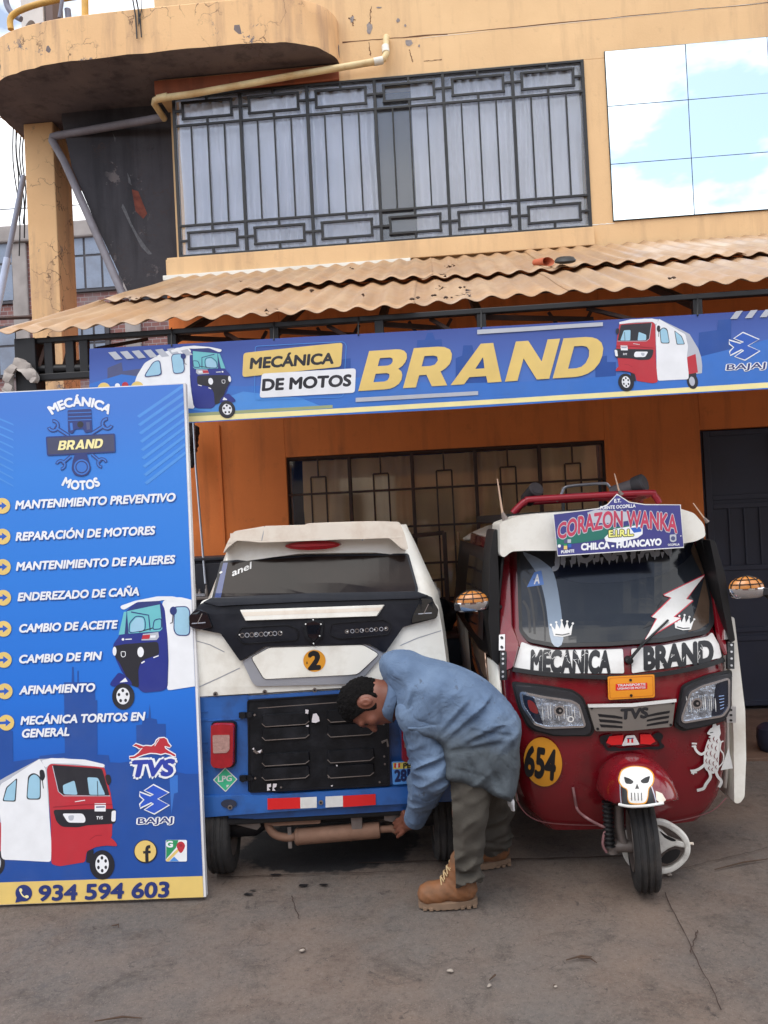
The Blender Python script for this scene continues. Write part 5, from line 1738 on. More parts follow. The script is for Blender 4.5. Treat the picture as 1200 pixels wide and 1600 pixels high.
for sx in (-1, 1):
    wc = V((sx*.535, .19, .205))
    mb = MB(True); tyre(mb, wc, (1, 0, 0), .205, .115)
    wh = mb.make("wheel", bt, smooth=True)
    mb = MB(True)
    mb.lathe([(.001, -sx*.02), (.05, -sx*.02), (.06, -sx*.04), (.10, -sx*.045), (.126, -sx*.05), (.126, sx*.05), (.10, sx*.04), (.05, sx*.02), (.001, sx*.03)], wc, (1, 0, 0), P_steel, 28)
    mb.lathe([(.02, -sx*.01), (.045, -sx*.02), (.045, -sx*.16), (.02, -sx*.2)], wc, (1, 0, 0), P_blk, 16)
    mb.make("rim", wh, smooth=True)
mb = MB(True)
mb.tube([V((-.5, .24, .21)), V((-.2, .5, .22)), V((.2, .5, .22)), V((.5, .24, .21))], .03, P_dark, 8)
mb.make("axle", bt, smooth=True)
BC2 = HF(BM, lambda x, z: 1.9, None)
mb = MB(True)
c = BC2.pos(688, 949)
mb.lathe([(.001, -.03), (.04, -.025), (.066, 0), (.066, .02), (.001, .024)], c, (0, 1, 0), P_blk, 24)
mb.tube([c+V((0, .01, -.03)), c+V((-.03, .05, -.09)), c+V((-.14, .06, -.1))], .008, P_blk, 6)
mb.make("side_mirror", bt, smooth=True)
# ================================================================== red three-wheeler, seen from the front
R_red = mat("red_paint", (116, 13, 26), .2, var=.10, scale=3, dirt=(70, 24, 26), damt=.7, dscale=4, coat=.6, bump=.04, bscale=5)
R_red2 = mat("red_tube", (140, 20, 38), .35, var=.1)
R_blk = mat("rubber_seal", (15, 15, 18), .5, var=.2)
R_glass = mat("windscreen_glass", (34, 38, 44), .06, var=.25, scale=1.2, spec=.4, dirt=(60, 64, 70), damt=.4, dscale=1.5)
R_gband = mat("visor_strip", (18, 22, 32), .12, var=.2)
R_chr = mat("chrome", (214, 216, 222), .1, 1.0, var=.03)
R_gril = mat("grille_grey", (128, 122, 116), .45, .35, var=.12, scale=10, dirt=(84, 76, 70), damt=.4)
R_bez = mat("bezel_grey", (52, 52, 56), .38, .4, var=.1, dirt=(50, 48, 50), damt=.3)
R_refl = mat("lamp_reflector", (176, 186, 200), .14, .8, var=.6, scale=22, bump=.8, bscale=50, coat=.6)
R_lampd = mat("lamp_dark", (26, 34, 52), .12, .3, var=.4, scale=22, coat=.6)
R_org = mat("orange_plate", (224, 142, 30), .42, var=.05, dirt=(170, 100, 30), damt=.3)
R_brk = mat("bracket_zinc", (186, 184, 184), .4, .7, var=.1)
R_flank = mat("mirrored_flank", (120, 100, 88), .08, .8, var=.5, scale=3)

RM = Matrix.Translation((.777, 3.60, 0)) @ Matrix.Rotation(radians(3), 4, 'Z') @ Matrix.Rotation(radians(-1.2), 4, 'Y')
rt = thing("three_wheeler", "dark red three-wheeled taxi facing out, with a route board over its windscreen", "three-wheeler", RM.translation, radians(3))
rt.matrix_world = RM
ROOT[rt.name] = RM
R_PR = [(.2,.13),(.26,.085),(.40,.04),(.52,.012),(.7,0),(.88,0),(.98,.02),(1.06,.055),(1.12,.09),(1.55,.25),(1.75,.32)]
R_W = [(.205,.33),(.225,.385),(.26,.425),(.32,.455),(.45,.478),(.6,.492),(.9,.50),(1.05,.50),(1.2,.485),(1.46,.44),(1.56,.42)]
def fR(x, z): return prof(z, R_PR)+.085*(abs(x)/.5)**2.6
RH = HF(RM, fR, 12)
def wide(w, y): return w+.055*min(1, max(0, (y-.12)/.3))
zs = [.205, .225, .26, .32, .38, .45, .6, .75, .9, .98, 1.06, 1.12, 1.2, 1.3, 1.4, 1.5, 1.55]
mb = MB(True)
Lp = [loop(z, prof(z, R_W), fR, 2.45, .006, corner=.05, wide=wide, N=26) for z in zs]
n = len(Lp[0])
mb.grid(Lp, R_red, closed=True)
for q in (Lp[0], Lp[-1]): mb.add(q, [tuple(range(n))], R_red)
mb.make("body", rt, smooth=True)
# flanks: dark sliding window over a glossy lower door
for sx in (-1, 1):
    mb = MB(True)
    def fl(y, z, o): return V((sx*(wide(prof(z, R_W), y)+o), y, z))
    ys = [.17, .3, .5, .9, 1.4, 1.9, 2.2]
    mb.grid([[fl(y, z, .012) for y in ys] for z in (.34, .5, .7, .98)], P_white)
    mb.grid([[fl(y, z, .016) for y in ys] for z in (1.0, 1.2, 1.4, 1.5)], R_blk)
    mb.grid([[fl(y, z, .020) for y in (.34, .5, .9, 1.1)] for z in (.72, .85, 1.0)], R_flank)
    dd = mb.make("side_door", rt, smooth=True, solid=.012)
    mb = MB(True)
    mb.grid([[fl(y, z, .026) for y in (.36, .6, 1.0, 1.3)] for z in (1.06, 1.25, 1.44)], R_glass)
    mb.make("pane", dd, smooth=True)
# standing edge of the open door on the right of the picture
RC = lambda yy: HF(RM, lambda x, z: yy, None)
a = Art(RC(.16), 0, 0)
a.poly(rnd([(1134,962),(1146,964),(1151,1007),(1157,1060),(1163,1110),(1164.5,1183),(1162,1244),(1155,1254),(1146,1254),(1145,1150),(1140,1060)], 4), P_white, off=-.30, thick=.31, taper=.0)
a.make("door_edge", rt, bevel=.012)
a = Art(RC(.10), 0, 0)
a.poly(rnd([(1106,842),(1115,846),(1131,900),(1136,940),(1146,1000),(1138,1004),(1128,955),(1118,900)], 3), R_blk, off=-.2, thick=.22)
a.cut("door_seal", rt, bevel=.004)
a.poly(rnd([(765,925),(768,862),(773,830),(778,826),(781,900),(783,1000),(781,1043),(771,1034),(767,990),(765,975)], 3), R_blk, off=-.34, thick=.30)
a.make("door_seal", rt, bevel=.004)
a = Art(HF(RM, fR, 60), 0, 0)
for pts in ([(785,873),(797,868),(801,980),(812,1010),(803,1044),(790,1050),(784,1010)], [(1088,852),(1102,846),(1117,898),(1126,985),(1130,1026),(1118,996),(1108,930)]):
    a.poly(rnd(pts, 3), R_red, off=.006, thick=.02, taper=.01)
    a.cut("door_pillar", rt, bevel=.005)
# windscreen
a = Art(RH, 0, .0005)
gl_out = rnd([(808,860),(860,853),(950,849),(1083,842),(1094,880),(1108,936),(1113,975),(1103,992),(1033,1005),(950,1011),(867,1013),(826,1005),(812,988)], 6)
a.poly(gl_out, R_blk, off=.005, thick=.012)
ws = a.make("windscreen", rt, bevel=.003)
a = Art(RH, 0, .0005)
gl_in = rnd([(813,862),(860,856),(950,852),(1079,845),(1090,882),(1103,936),(1107,974),(1098,987),(1033,999),(950,1005),(867,1007),(829,1000),(817,985)], 6)
a.poly(gl_in, R_glass, off=.0175)
a.make("pane", ws, fix=False)
a = Art(RH, .0182, .0004)
a.poly(curve([(822,858),(880,852),(960,848),(1080,842),(1073,872),(1036,898),(1000,906),(960,912),(905,912),(870,902),(845,885)], 4, True), R_gband)
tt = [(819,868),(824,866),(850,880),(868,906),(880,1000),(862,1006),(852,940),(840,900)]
a.poly(curve(tt, 4, True), mat("glass_sheen", (120, 134, 150), .1, var=.3, scale=2))  # pale sheen painted on the glass as a flat shape
a.stroke(curve([(818,905),(828,925),(834,960),(836,992)], 5), 3.5, D_blk); a.stroke(curve([(818,940),(826,955),(829,990)], 5), 4, D_blk)
a.stroke(curve([(822,892),(838,912),(850,960),(852,1003)], 5), 2.5, D_blk)
a.poly([(835,896),(846,893),(850,915),(824,919)], mat("faded_blue_sticker", (70, 110, 176), .5, var=.2)); a.text("A", (835,914), (843,913), (836,900), D_white)
a.poly([(1096,905),(1083,880),(1075,862),(1080,850),(1094,890),(1104,940),(1104,975),(1090,985),(1072,990),(1085,950)], mat("glass_brown", (70, 56, 46), .15, var=.4, scale=4))
a.cut("sun_strip_sheen", ws, fix=False)
def crown(cx, cy, s, r):
    p = [(-14,-5),(-9,2),(-7,-8),(-3,1),(0,-10),(3,1),(7,-8),(9,2),(14,-5),(11,10),(0,12),(-11,10)]
    q = [(cx+(x*cos(r)-y*sin(r))*s, cy+(x*sin(r)+y*cos(r))*s) for x, y in p]
    a.poly(q, D_white)
    for k in (0, 2, 4, 6, 8): a.disc(q[k], 1.5*s, D_white)
    a.stroke([(cx+(x*cos(r)-y*sin(r))*s, cy+(x*sin(r)+y*cos(r))*s) for x, y in ((-9,8),(0,9.5),(9,8))], 1.4*s, R_glass)
crown(878,983,1.2,-.06); a.cut("crown_sticker", ws, fix=False); crown(1065,974,1.1,.1); a.cut("crown_sticker", ws, fix=False)
bolt = [(1096,901),(1034,932),(1046,936),(1016,966),(1024,969),(1006,1002),(1060,968),(1049,966),(1078,940),(1068,938)]
a.poly([(1032,939),(1040,945),(1024,952)], D_blk); a.poly([(1012,973),(1022,976),(1003,984)], D_blk)
a.stroke(bolt, 3.4, mat("bolt_red", (196, 44, 66), .4), closed=True); a.poly(bolt, D_white)
a.cut("lightning_sticker", ws, fix=False)
a.text("JHONATAN", (864,884), (1044,868), (865,858), mat("drip_grey", (138, 142, 150), .4), bold=.06)
for x in range(16):
    px = 866+x*11.6
    yb_ = 884-(px-864)*.089
    h_ = random.uniform(4, 12)
    a.poly([(px, yb_-4), (px+6, yb_-4.5), (px+4, yb_+h_*.6), (px+3, yb_+h_), (px+2, yb_+h_*.6)], MATS["drip_grey"])
a.make("drip_lettering", ws, fix=False)
# red bezel line, white lettered bands, rubber strip
a = Art(RH, .003, .0005)
a.poly(rnd([(815,1003),(830,1009),(866,1016),(950,1015),(973,1014),(975,1052),(880,1052),(803,1044)], 3), D_white)
a.poly(rnd([(986,1014),(1035,1009),(1104,995),(1112,988),(1123,1008),(1127,1027),(1096,1035),(987,1052)], 3), D_white)
for st, bl, br, tp in (("MECANICA", (830,1049.5), (952.5,1050.5), (831,1018)), ("BRAND", (1007,1045.5), (1112.5,1034.5), (1006.5,1013.5))):
    a.text(st, bl, br, tp, D_blk, bold=.06, off=.0048)
a.off = .0052
for k in range(20):                                    # the letters are cracked
    x = random.choice([random.uniform(834, 952), random.uniform(1010, 1110)])
    y = 1020+random.uniform(0, 24)-(max(0, x-960)*.09)
    pts = [(x, y)]
    for j in range(3): pts.append((pts[-1][0]+random.uniform(-5, 5), pts[-1][1]+random.uniform(-6, 6)))
    a.stroke(pts, [1.0, .8, .6, .3], D_white)
a.make("band_lettering", rt, fix=False)
a = Art(RH, 0, 0)
a.stroke(curve([(802,1046),(850,1053),(910,1057),(975,1058),(1040,1052),(1096,1041),(1129,1031)], 5), 7, R_blk, off=.003, thick=.012)
a.make("rubber_strip", rt, bevel=.003)
# wiper
mb = MB(True)
w = [RH.pos(x, y, o) for x, y, o in ((982,1036,.02),(983,1030,.03),(1006,1004,.03))]
mb.tube(w, .007, R_blk, 8)
mb.tube([RH.pos(1000,1011,.034), RH.pos(1040,972,.03)], .005, R_blk, 6)
mb.lathe([(.001,.03),(.014,.028),(.018,.005),(.018,-.01)], RH.pos(982,1031,.0), (0,-1,0), R_blk, 12)
mb.make("wiper", rt, smooth=True)
# plate, grille
a = Art(RH, 0, .0004)
a.poly(rnd([(948,1057),(1020,1053.5),(1020.5,1088),(949,1092)], 3), R_org, off=.014, thick=.006)
a.stroke(rnd([(950.5,1059.5),(1017.5,1056.2),(1018,1085.5),(951.5,1089.5)], 3), 1, mat("orange_rim", (190, 106, 24), .45), off=.0205, closed=True)
a.poly([(960,1068),(1009,1066),(1009,1075.5),(960,1078)], D_red, off=.0206)
a.text("TRANSPORTE", (963,1072), (1006,1070), (963,1068.8), D_white, off=.021); a.text("URBANO DE MOTOS", (963,1076.5), (1006,1074.5), (963,1073.6), D_white, off=.021)
for x, y in ((983,1062),(984,1085)): a.disc((x, y), 2, R_blk, off=.021, thick=.003)
a.make("number_plate", rt, fix=False)
a = Art(RH, 0, .0004)
a.poly(rnd([(916,1099),(985,1098),(1052,1091),(1047,1133),(985,1139),(928,1140)], 3), R_gril, off=.008, thick=.018, taper=.01)
a.poly([(917,1098.5),(985,1097),(1052,1090),(1052,1094.5),(985,1102),(918,1103)], D_white, off=.0265, thick=.004)
for k in range(3):
    a.poly([(932+k*1.5,1113+k*8),(958,1115.5+k*7.6),(970,1118+k*7),(970,1121+k*7),(934+k*1.5,1117.5+k*8)], D_blk, off=.0268)
    a.poly([(1043-k,1108+k*7.6),(1024,1111+k*7.4),(1008,1115+k*7),(1007,1118+k*7),(1042-k,1112+k*7.6)], D_blk, off=.0268)
a.text("TVS", (967.5,1121), (1008,1118.5), (968.5,1106.5), D_blk, off=.0268, bold=.06); a.text("TVS", (967,1120.4), (1007.5,1118), (968,1106), R_bez, off=.0275, bold=.035)
for x, y in ((923,1104),(1047,1096),(932,1136),(1044,1130)): a.disc((x, y), 2, R_blk, off=.0268, thick=.002)
a.make("grille", rt, bevel=.003)
# head lamps
for oute, inn, ind, bulb in (([(804,1068),(850,1073),(893,1080),(908,1090),(915,1106),(925,1136),(920,1146),(866,1146),(838,1139),(826,1131),(813,1103)],
                          [(815,1080),(850,1087),(893,1093),(903,1099),(913,1132),(855,1134),(836,1128),(819,1101)], [(818,1084),(835,1088),(850,1130),(838,1126),(821,1100)], (874,1108)),
                         ([(1066,1073),(1080,1066),(1105,1057),(1138,1050),(1137,1105),(1128,1123),(1100,1131),(1066,1138),(1054,1131)],
                          [(1073,1080),(1090,1071),(1131,1059),(1131,1103),(1122,1116),(1062,1126),(1060,1119)], [(1112,1068),(1130,1061),(1130,1102),(1121,1114),(1105,1118)], (1083,1097))):
    a = Art(RH, 0, .0004)
    cx_ = sum(p[0] for p in oute)/len(oute); cy_ = sum(p[1] for p in oute)/len(oute)
    a.poly(rnd([(cx_+(x-cx_)*1.07, cy_+(y-cy_)*1.09) for x, y in oute], 6), R_blk, off=.002, thick=.010)
    a.poly(rnd(oute, 6), R_bez, off=.012, thick=.014, taper=.03)
    a.stroke(rnd(inn, 5), 3.2, R_chr, off=.0262, closed=True, thick=.006)
    hl = a.make("headlight", rt, bevel=.003)
    a = Art(RH, 0, .0004)
    a.poly(rnd(inn, 5), R_refl, off=.0275)
    a.poly(rnd(ind, 3), R_lampd, off=.0285)
    for k in range(15):
        x = 848+k*4 if cx_ < 950 else 1067+k*3.1
        t0, t1 = random.uniform(8, 14), random.uniform(8, 15)
        a.stroke([(x, cy_-t0), (x+.8, cy_), (x+1.5, cy_+t1)], [.5, random.uniform(.7, 2.0), .5], P_silver if k % 3 == 1 else D_white, off=.0288)
    a.disc(bulb, 8.5, R_chr, off=.0292); a.disc(bulb, 5.5, R_blk, off=.0296); a.disc((bulb[0]+1, bulb[1]), 2, R_chr, off=.03)
    if cx_ < 950:
        a.poly(curve([(826,1092),(836,1096),(842,1112),(830,1108)], 3, True), mat("amber_red", (120, 40, 40), .2, coat=.5), off=.0292)
        a.ring((891,1121), 4, 2, D_white, off=.0292)
    else:
        for k in range(5): a.stroke([(1116+k*.6, 1086+k*5), (1124, 1085+k*4.6)], 1.1, mat("lamp_glint", (150, 176, 220), .2), off=.0292)
    a.make("lens", hl, fix=False)
# decals on the nose
a = Art(RH, .003, .0004)
c654 = (848.5,1190)
a.disc(c654, 29.5, D_org, ry=38.5, rot=-.16, n=40)
a.text("654", (820,1209), (866,1217), (823,1166), D_blk, bold=.045, off=.0045)
a.cut("number_sticker", rt, fix=False)
sp = [(938,1150),(956,1147),(952,1152),(946,1158),(950,1168),(958,1166),(970,1169),(985,1167),(1000,1168),(1016,1166),(1030,1165),(1026,1156),(1020,1148),(1030,1144),(1036,1150),(1032,1158),(1038,1166),(1028,1171),(1010,1170),(985,1172),(960,1173),(948,1172),(943,1164),(938,1160)]
a.poly(curve(sp, 3, True), D_blk)
a.poly([(952,1150),(974,1148),(972,1163),(955,1164),(947,1160)], D_red); a.poly([(1000,1147),(1016,1147),(1024,1158),(1016,1163),(1000,1162)], D_red)
a.poly(rnd([(978,1149),(991,1148),(999,1163),(971,1165)], 2), D_white); a.poly([(980,1153),(983,1153),(983,1160),(980,1160)], D_red); a.poly([(986,1153),(989,1153),(989,1160),(986,1160)], D_red); a.stroke([(979.5,1153.5),(989.5,1153)], 1.4, I_navy)
a.cut("badge_sticker", rt, fix=False)
# rearing lion
lw_ = lambda pts, w: a.stroke(curve(pts, 4), w, D_white)
a.poly(curve([(1106,1142),(1109,1138),(1112,1136),(1113,1131),(1117,1129),(1119,1134),(1123,1132),(1124,1138),(1125,1146),(1123,1152),(1126,1162),(1123,1176),(1122,1190),(1121,1204),(1112,1208),(1104,1204),(1099,1196),(1099,1180),(1101,1168),(1105,1156),(1109,1153),(1106,1151),(1110,1149),(1104,1146)], 3, True), D_white)   # head, mane and trunk
lw_([(1104,1172),(1095,1178),(1087,1172),(1084,1164)], 4); lw_([(1080,1161),(1088,1161.5)], 2.6); lw_([(1080,1165.5),(1087,1166)], 2.2)
lw_([(1102,1192),(1094,1199),(1086,1203),(1079,1204)], 4.2); lw_([(1078,1202),(1083,1209)], 2.2); lw_([(1079,1207),(1088,1206)], 1.8)
lw_([(1106,1202),(1109,1213),(1102,1224),(1098,1231),(1088,1234)], 4.6); lw_([(1117,1203),(1120,1212),(1126,1220),(1122,1229)], 4.4)
lw_([(1120,1199),(1128,1190),(1129,1178),(1124,1170),(1125,1160),(1129,1157)], 2)
a.stroke([(1108,1144.5),(1113,1143.5)], 1.1, D_blk)
for (x_, y_, w__) in ((1109,1152,7),(1115,1150,8),(1120,1154,7),(1106,1162,8),(1112,1161,8),(1118,1164,9),(1104,1173,8),(1110,1172,9),(1116,1176,9),(1120,1182,8),(1103,1184,8),(1108,1185,9),(1114,1188,8),(1118,1194,7),(1107,1196,6),(1112,1198,6)):
    a.stroke(curve([(x_, y_), (x_-1.8, y_+w__*.5), (x_+.4, y_+w__)], 3), [.3, .9, 1.2, 1.3, 1.1, .7, .3], R_red)
a.cut("lion_sticker", rt, fix=False)
a.poly([(1136,1168),(1143,1199),(1124,1202)], D_white)
a.cut("triangle_sticker", rt, fix=False)
a.stroke(curve([(806,1228),(812,1258),(840,1281),(900,1288),(980,1288),(1050,1283),(1108,1268),(1134,1246)], 6), 1.6, mat("worn_edge", (150, 96, 100), .6), off=.0035)
a.make("worn_edge", rt, fix=False)
# hinges and brackets up the pillars
a = Art(RH, 0, 0)
for x0_, y0_, x1_, y1_ in ((783,995,792,1019),(1125,976,1136,1002)):
    a.poly([(x0_, y0_), (x1_, y0_-1), (x1_, y1_), (x0_, y1_)], R_brk, off=.026, thick=.008)
    for t in (.2, .8): a.disc(((x0_+x1_)/2, y0_+(y1_-y0_)*t), 2, R_blk, off=.034, thick=.006)
    a.cut("hinge", rt, bevel=.002)
a = Art(RH, 0, 0)
for x, ys_ in ((789,(1024,1031,1038,1050,1057)), (1135,(1010,1020,1030,1040))):
    a.poly([(x-5, ys_[0]-4), (x+5, ys_[0]-4), (x+5, ys_[-1]+5), (x-5, ys_[-1]+5)], R_blk, off=.016, thick=.012)
    for y in ys_: a.disc((x, y), 1.7, R_brk, off=.028, thick=.004)
    a.cut("pillar_bracket", rt, bevel=.002)
a.poly([(1131,1104),(1146,1103),(1146,1128),(1132,1128)], R_brk, off=.0, thick=.014)
for y in (1108, 1116, 1124): a.disc((1138, y), 1.7, R_blk, off=.014, thick=.004)
a.make("pillar_bracket", rt, bevel=.002)
# visor and roof
VC = RC(.08)
a = Art(VC, 0, 0)
a.poly(rnd([(778,817),(808,806),(846,801.5),(950,795),(1062,793),(1087,801),(1103,819),(1106,838),(1090,846),(1067,850),(960,855),(867,861),(820,861),(797,862),(785,872),(779,868)], 5), P_white, off=-.22, thick=.22, taper=.018)
a.make("visor", rt, bevel=.02)
a = Art(VC, 0, 0)
a.poly([(784,825),(812,846),(797,848),(786,860)], D_blk, off=-.0015)
a.poly(rnd([(848,804),(866,801),(868,824),(858,812)], 1), D_blk, off=-.0015)
a.make("visor_sticker", rt, fix=False)
mb = MB(True)
rows = []
for y in (.18, .5, 1.0, 1.6, 2.1, 2.35):
    rows.append([V((x*(.47 if y > .3 else .43), y, 1.625-.10*abs(x)**3-.03*((y-.8)/1.6)**2)) for x in [i/8-1 for i in range(17)]])
mb.grid(rows, P_cream)
mb.make("roof", rt, smooth=True, solid=.03)
# roof rack
mb = MB(True)
K = RC(.55); K2 = RC(1.3); K3 = RC(2.0)
mb.tube(curve([K.pos(801,802), K.pos(810,792), K.pos(821,783), K.pos(840,779.5), K.pos(1005,770.5), K.pos(1022,774), K.pos(1030,786)], 5), .017, R_red2, 10)
mb.tube(curve([K2.pos(808,800), K2.pos(816,790), K2.pos(830,786), K2.pos(985,778), K2.pos(1000,786)], 5), .014, R_red2, 10)
mb.tube([K.pos(820,786), K2.pos(818,790)], .014, R_red2, 8); mb.tube([K.pos(1012,774), K2.pos(990,782)], .014, R_red2, 8)
mb.tube([K.pos(880,786), K.pos(880,800)], .01, R_blk, 6); mb.tube([K.pos(960,781), K.pos(960,798)], .01, R_blk, 6)
mb.box((-.42, .5, 1.625), (.30, 1.8, 1.665), R_blk)
mb.make("roof_rack", rt, smooth=True)
mb = MB(True)
K2b = RC(1.2)
mb.tube(curve([K2b.pos(876,781), K2b.pos(879,768), K2b.pos(888,760), K2b.pos(940,755.5), K2b.pos(950,758), K2b.pos(958,772), K2b.pos(960,782)], 5), .009, P_silver, 8)
mb.tube(curve([K2b.pos(870,784), K2b.pos(880,774), K2b.pos(915,771), K2b.pos(928,780)], 5), .006, P_steel, 8)
mb.make("grab_rail", rt, smooth=True)
for pts, r in (((777,748,786,808,.15),.006), ((960,740,968,770,.5),.005), ((1083,786,1102,812,.15),.004)):
    mb = MB(True)
    kk = RC(pts[4])
    A_, B_ = kk.pos(pts[0], pts[1]), kk.pos(pts[2], pts[3])
    mb.tube([A_, A_.lerp(B_, .7), B_], [r*.5, r*.8, r], mat("antenna_tan", (178, 150, 128), .5), 6)
    mb.tube([B_.lerp(A_, .12), B_+V((.01, 0, -.012))], [r*1.2, r*2.6], P_steel, 8)
    mb.make("antenna", rt, smooth=True)
# wing mirrors
M_web = mat("mirror_orange", (196, 126, 58), .3, var=.12, coat=.4)
for c_, s_, yy in (((737,938), 1, .16), ((1167,916), -1, .05)):
    kk = RC(yy)
    C_ = kk.pos(*c_); u_ = 3.75/1250
    mb = MB(True)
    def E(dx, dz, dy): return V((C_.x+dx*u_*s_, C_.y+dy, C_.z-dz*u_))
    rows = []
    for i in range(9):
        t = i/8*pi/2
        rows.append([E(26*cos(t)*cos(p_)+1, 2-17*sin(t), -.045*cos(t)*sin(p_)) for p_ in [k/14*2*pi for k in range(14)]])
    mb.grid(rows, M_web, closed=True)
    mir = mb.make("wing_mirror", rt, smooth='all')
    mb = MB(True)
    for k in range(5):
        p_ = -pi/2+(k-2)*.62 if True else 0
        pts = [E(26.6*cos(t)*sin(p_+pi/2)+1, 2-17.6*sin(t), -.047*cos(t)*cos(p_+pi/2)) for t in [j/6*pi/2 for j in range(7)]]
        mb.tube(pts, .0022, R_blk, 5)
    for t in (.35, .8):
        mb.tube([E(26.6*cos(t)*sin(p_)+1, 2-17.6*sin(t), -.047*cos(t)*cos(p_)) for p_ in [(-1.4+j*.28) for j in range(11)]], .0022, R_blk, 5)
    mb.make("web_line", mir, smooth=True)
    mb = MB(True)
    rows = []
    for i, (rx, z_) in enumerate(((27,2),(27.5,6),(26,13),(20,17),(2,18))):
        rows.append([E(rx*cos(p_)+1-.3*i, z_, -.047*(rx/27)*sin(p_)) for p_ in [k/14*2*pi for k in range(14)]])
    mb.grid(rows, R_chr, closed=True)
    mb.make("chrome_cover", mir, smooth='all')
    mb = MB(True)
    mb.tube([E(-18,6,0) if s_ < 0 else E(-18,10,0), E(-28,14,0), E(-34,18,.02)] if s_ < 0 else [E(20,12,0), E(36,14,.01), E(52,16,.05)], .014, R_blk, 8)
    mb.box(tuple(E(-27, 14, -.03)) if False else (min(E(-27,14,0).x, E(-14,4,0).x), C_.y-.03, E(0,14,0).z), (max(E(-27,14,0).x, E(-14,4,0).x), C_.y+.03, E(0,3,0).z), R_bez)
    mb.make("mirror_arm", mir, bevel=.004)
# route board on the visor
rp = RM @ V((0, .02, 1.5)); rn = (RM.to_3x3() @ V((0, -1, .12))).normalized()
RP = Plane(rp, rn)
q5 = lambda x, y: (850+x/5.217, 760+y/5.217)
a = Art(RP, 0, 0)
bpts = [q5(75,228), q5(440,182), q5(515,150), q5(592,65), q5(690,130), q5(820,150), q5(1108,152), q5(1135,497), q5(110,567)]
a.poly(bpts, mat("board_violet", (58, 58, 124), .45, var=.1, scale=5), off=.0, thick=.006)
a.stroke(bpts, 1.5, D_white, off=.0065, closed=True)
rb = a.make("route_board", rt)
a = Art(RP, .0068, .0004)
a.poly([q5(100,430), q5(420,330), q5(620,330), q5(780,300), q5(700,340), q5(540,380), q5(480,430), q5(300,460), q5(105,480)], mat("board_green", (30, 104, 92), .5))
a.poly([q5(490,420), q5(560,350), q5(800,310), q5(800,390), q5(760,420), q5(600,460), q5(500,450)], I_white); a.poly([q5(700,340), q5(790,330), q5(790,370), q5(730,380)], I_blue)
a.poly([q5(350,215), q5(420,190), q5(700,210), q5(690,280), q5(560,300), q5(380,300)], I_grey)
def arch(y0f, y1f, xa, xb):
    def fn(u, w):
        x = xa+(xb-xa)*u
        y0 = np.interp(x, [q_[0] for q_ in y0f], [q_[1] for q_ in y0f]); y1 = np.interp(x, [q_[0] for q_ in y1f], [q_[1] for q_ in y1f])
        return q5(x, y0+(y1-y0)*w)
    return fn
lo_ = [(110,425),(180,415),(250,392),(340,368),(450,345),(560,330),(700,330),(830,338),(950,352),(1080,378)]
hi_ = [(110,315),(180,287),(260,258),(350,235),(450,218),(560,206),(700,206),(830,210),(950,220),(1080,244)]
fnA = arch(lo_, hi_, 112, 1078)
M_pink = mat("board_rose", (178, 56, 84), .45)
a.text("CORAZON WANKA", None, None, None, I_grey, fn=fnA, bold=.075); a.text("CORAZON WANKA", None, None, None, M_pink, fn=fnA, bold=.034)
a.text("PUENTE OCOPILLA", q5(457,190), q5(742,172), q5(457,164), I_white, bold=.03); a.text("E.T.", q5(570,133), q5(624,130), q5(570,106), I_white, bold=.04)
a.text("E.I.R.L.", q5(527,413), q5(724,402), q5(527,362), D_blk, bold=.12); a.text("E.I.R.L.", q5(527,413), q5(724,402), q5(527,362), mat("board_yellow", (230, 228, 130), .45), bold=.04)
a.text("CHILCA - HUANCAYO", q5(302,520), q5(950,478), q5(302,470), I_white, bold=.06)
a.text("PUENTE", q5(138,547), q5(243,537), q5(137,525), I_white, bold=.04); a.text("OCOPILLA", q5(1006,486), q5(1100,481), q5(1005,470), I_white, bold=.03)
for x, y, m_ in ((175,450,I_slate),(203,447,I_grey),(172,485,I_green),(206,485,I_blue),(172,500,I_gold)): a.poly([q5(x-14, y-14), q5(x+14, y-15), q5(x+14, y+14), q5(x-14, y+15)], m_)
a.disc(q5(122,487), 2.5, I_white)
a.poly(rnd([q5(1020,395), q5(1072,392), q5(1075,445), q5(1047,458), q5(1022,447)], 2), I_grey); a.disc(q5(1047,425), 3.4, I_slate)
for p_ in (q5(592,72), q5(1110,405)): a.disc(p_, .9, I_white)
a.make("route_lettering", rb, fix=False)
# front wheel, fork, mudguard
cw = RM.inverted() @ at(1004, 1322, 3.56); cw.z = .212
st_ = radians(-9)
axw = V((cos(st_), sin(st_), 0))
mb = MB(True); tyre(mb, cw, axw, .21, .102)
# tread blocks
wh = mb.make("wheel", rt, smooth=True)
mb = MB(True)
mb.lathe([(.001,-.03),(.045,-.03),(.055,-.045),(.10,-.035),(.126,-.052),(.126,.052),(.10,.035),(.055,.045),(.001,.03)], cw, axw, P_steel, 28)
mb.make("rim", wh, smooth=True)
KF = lambda dy: HF(RM, lambda x, z: cw.y+dy, None)
mb = MB(True)
kf = KF(-.02)
mb.tube([kf.pos(966,1256), kf.pos(967,1290), kf.pos(972,1312), kf.pos(980,1326)], [.024, .022, .02, .024], P_steel, 10)
mb.tube([kf.pos(951,1322), kf.pos(972,1322), kf.pos(986,1322)], .026, P_steel, 12)
mb.tube([kf.pos(955,1312), kf.pos(957,1332)], .026, P_steel, 10)
fk = mb.make("fork", rt, smooth=True)
mb = MB(True)
kf2 = KF(-.04)
A_, B_ = kf2.pos(949,1252), kf2.pos(953,1322)
rr_, pts_ = [], []
for i in range(41):
    pts_.append(A_.lerp(B_, i/40)); rr_.append(.024 if i % 4 < 2 else .017)
mb.tube(pts_, rr_, R_blk, 14)
mb.make("shock_absorber", fk, smooth=True)
mb = MB(True)
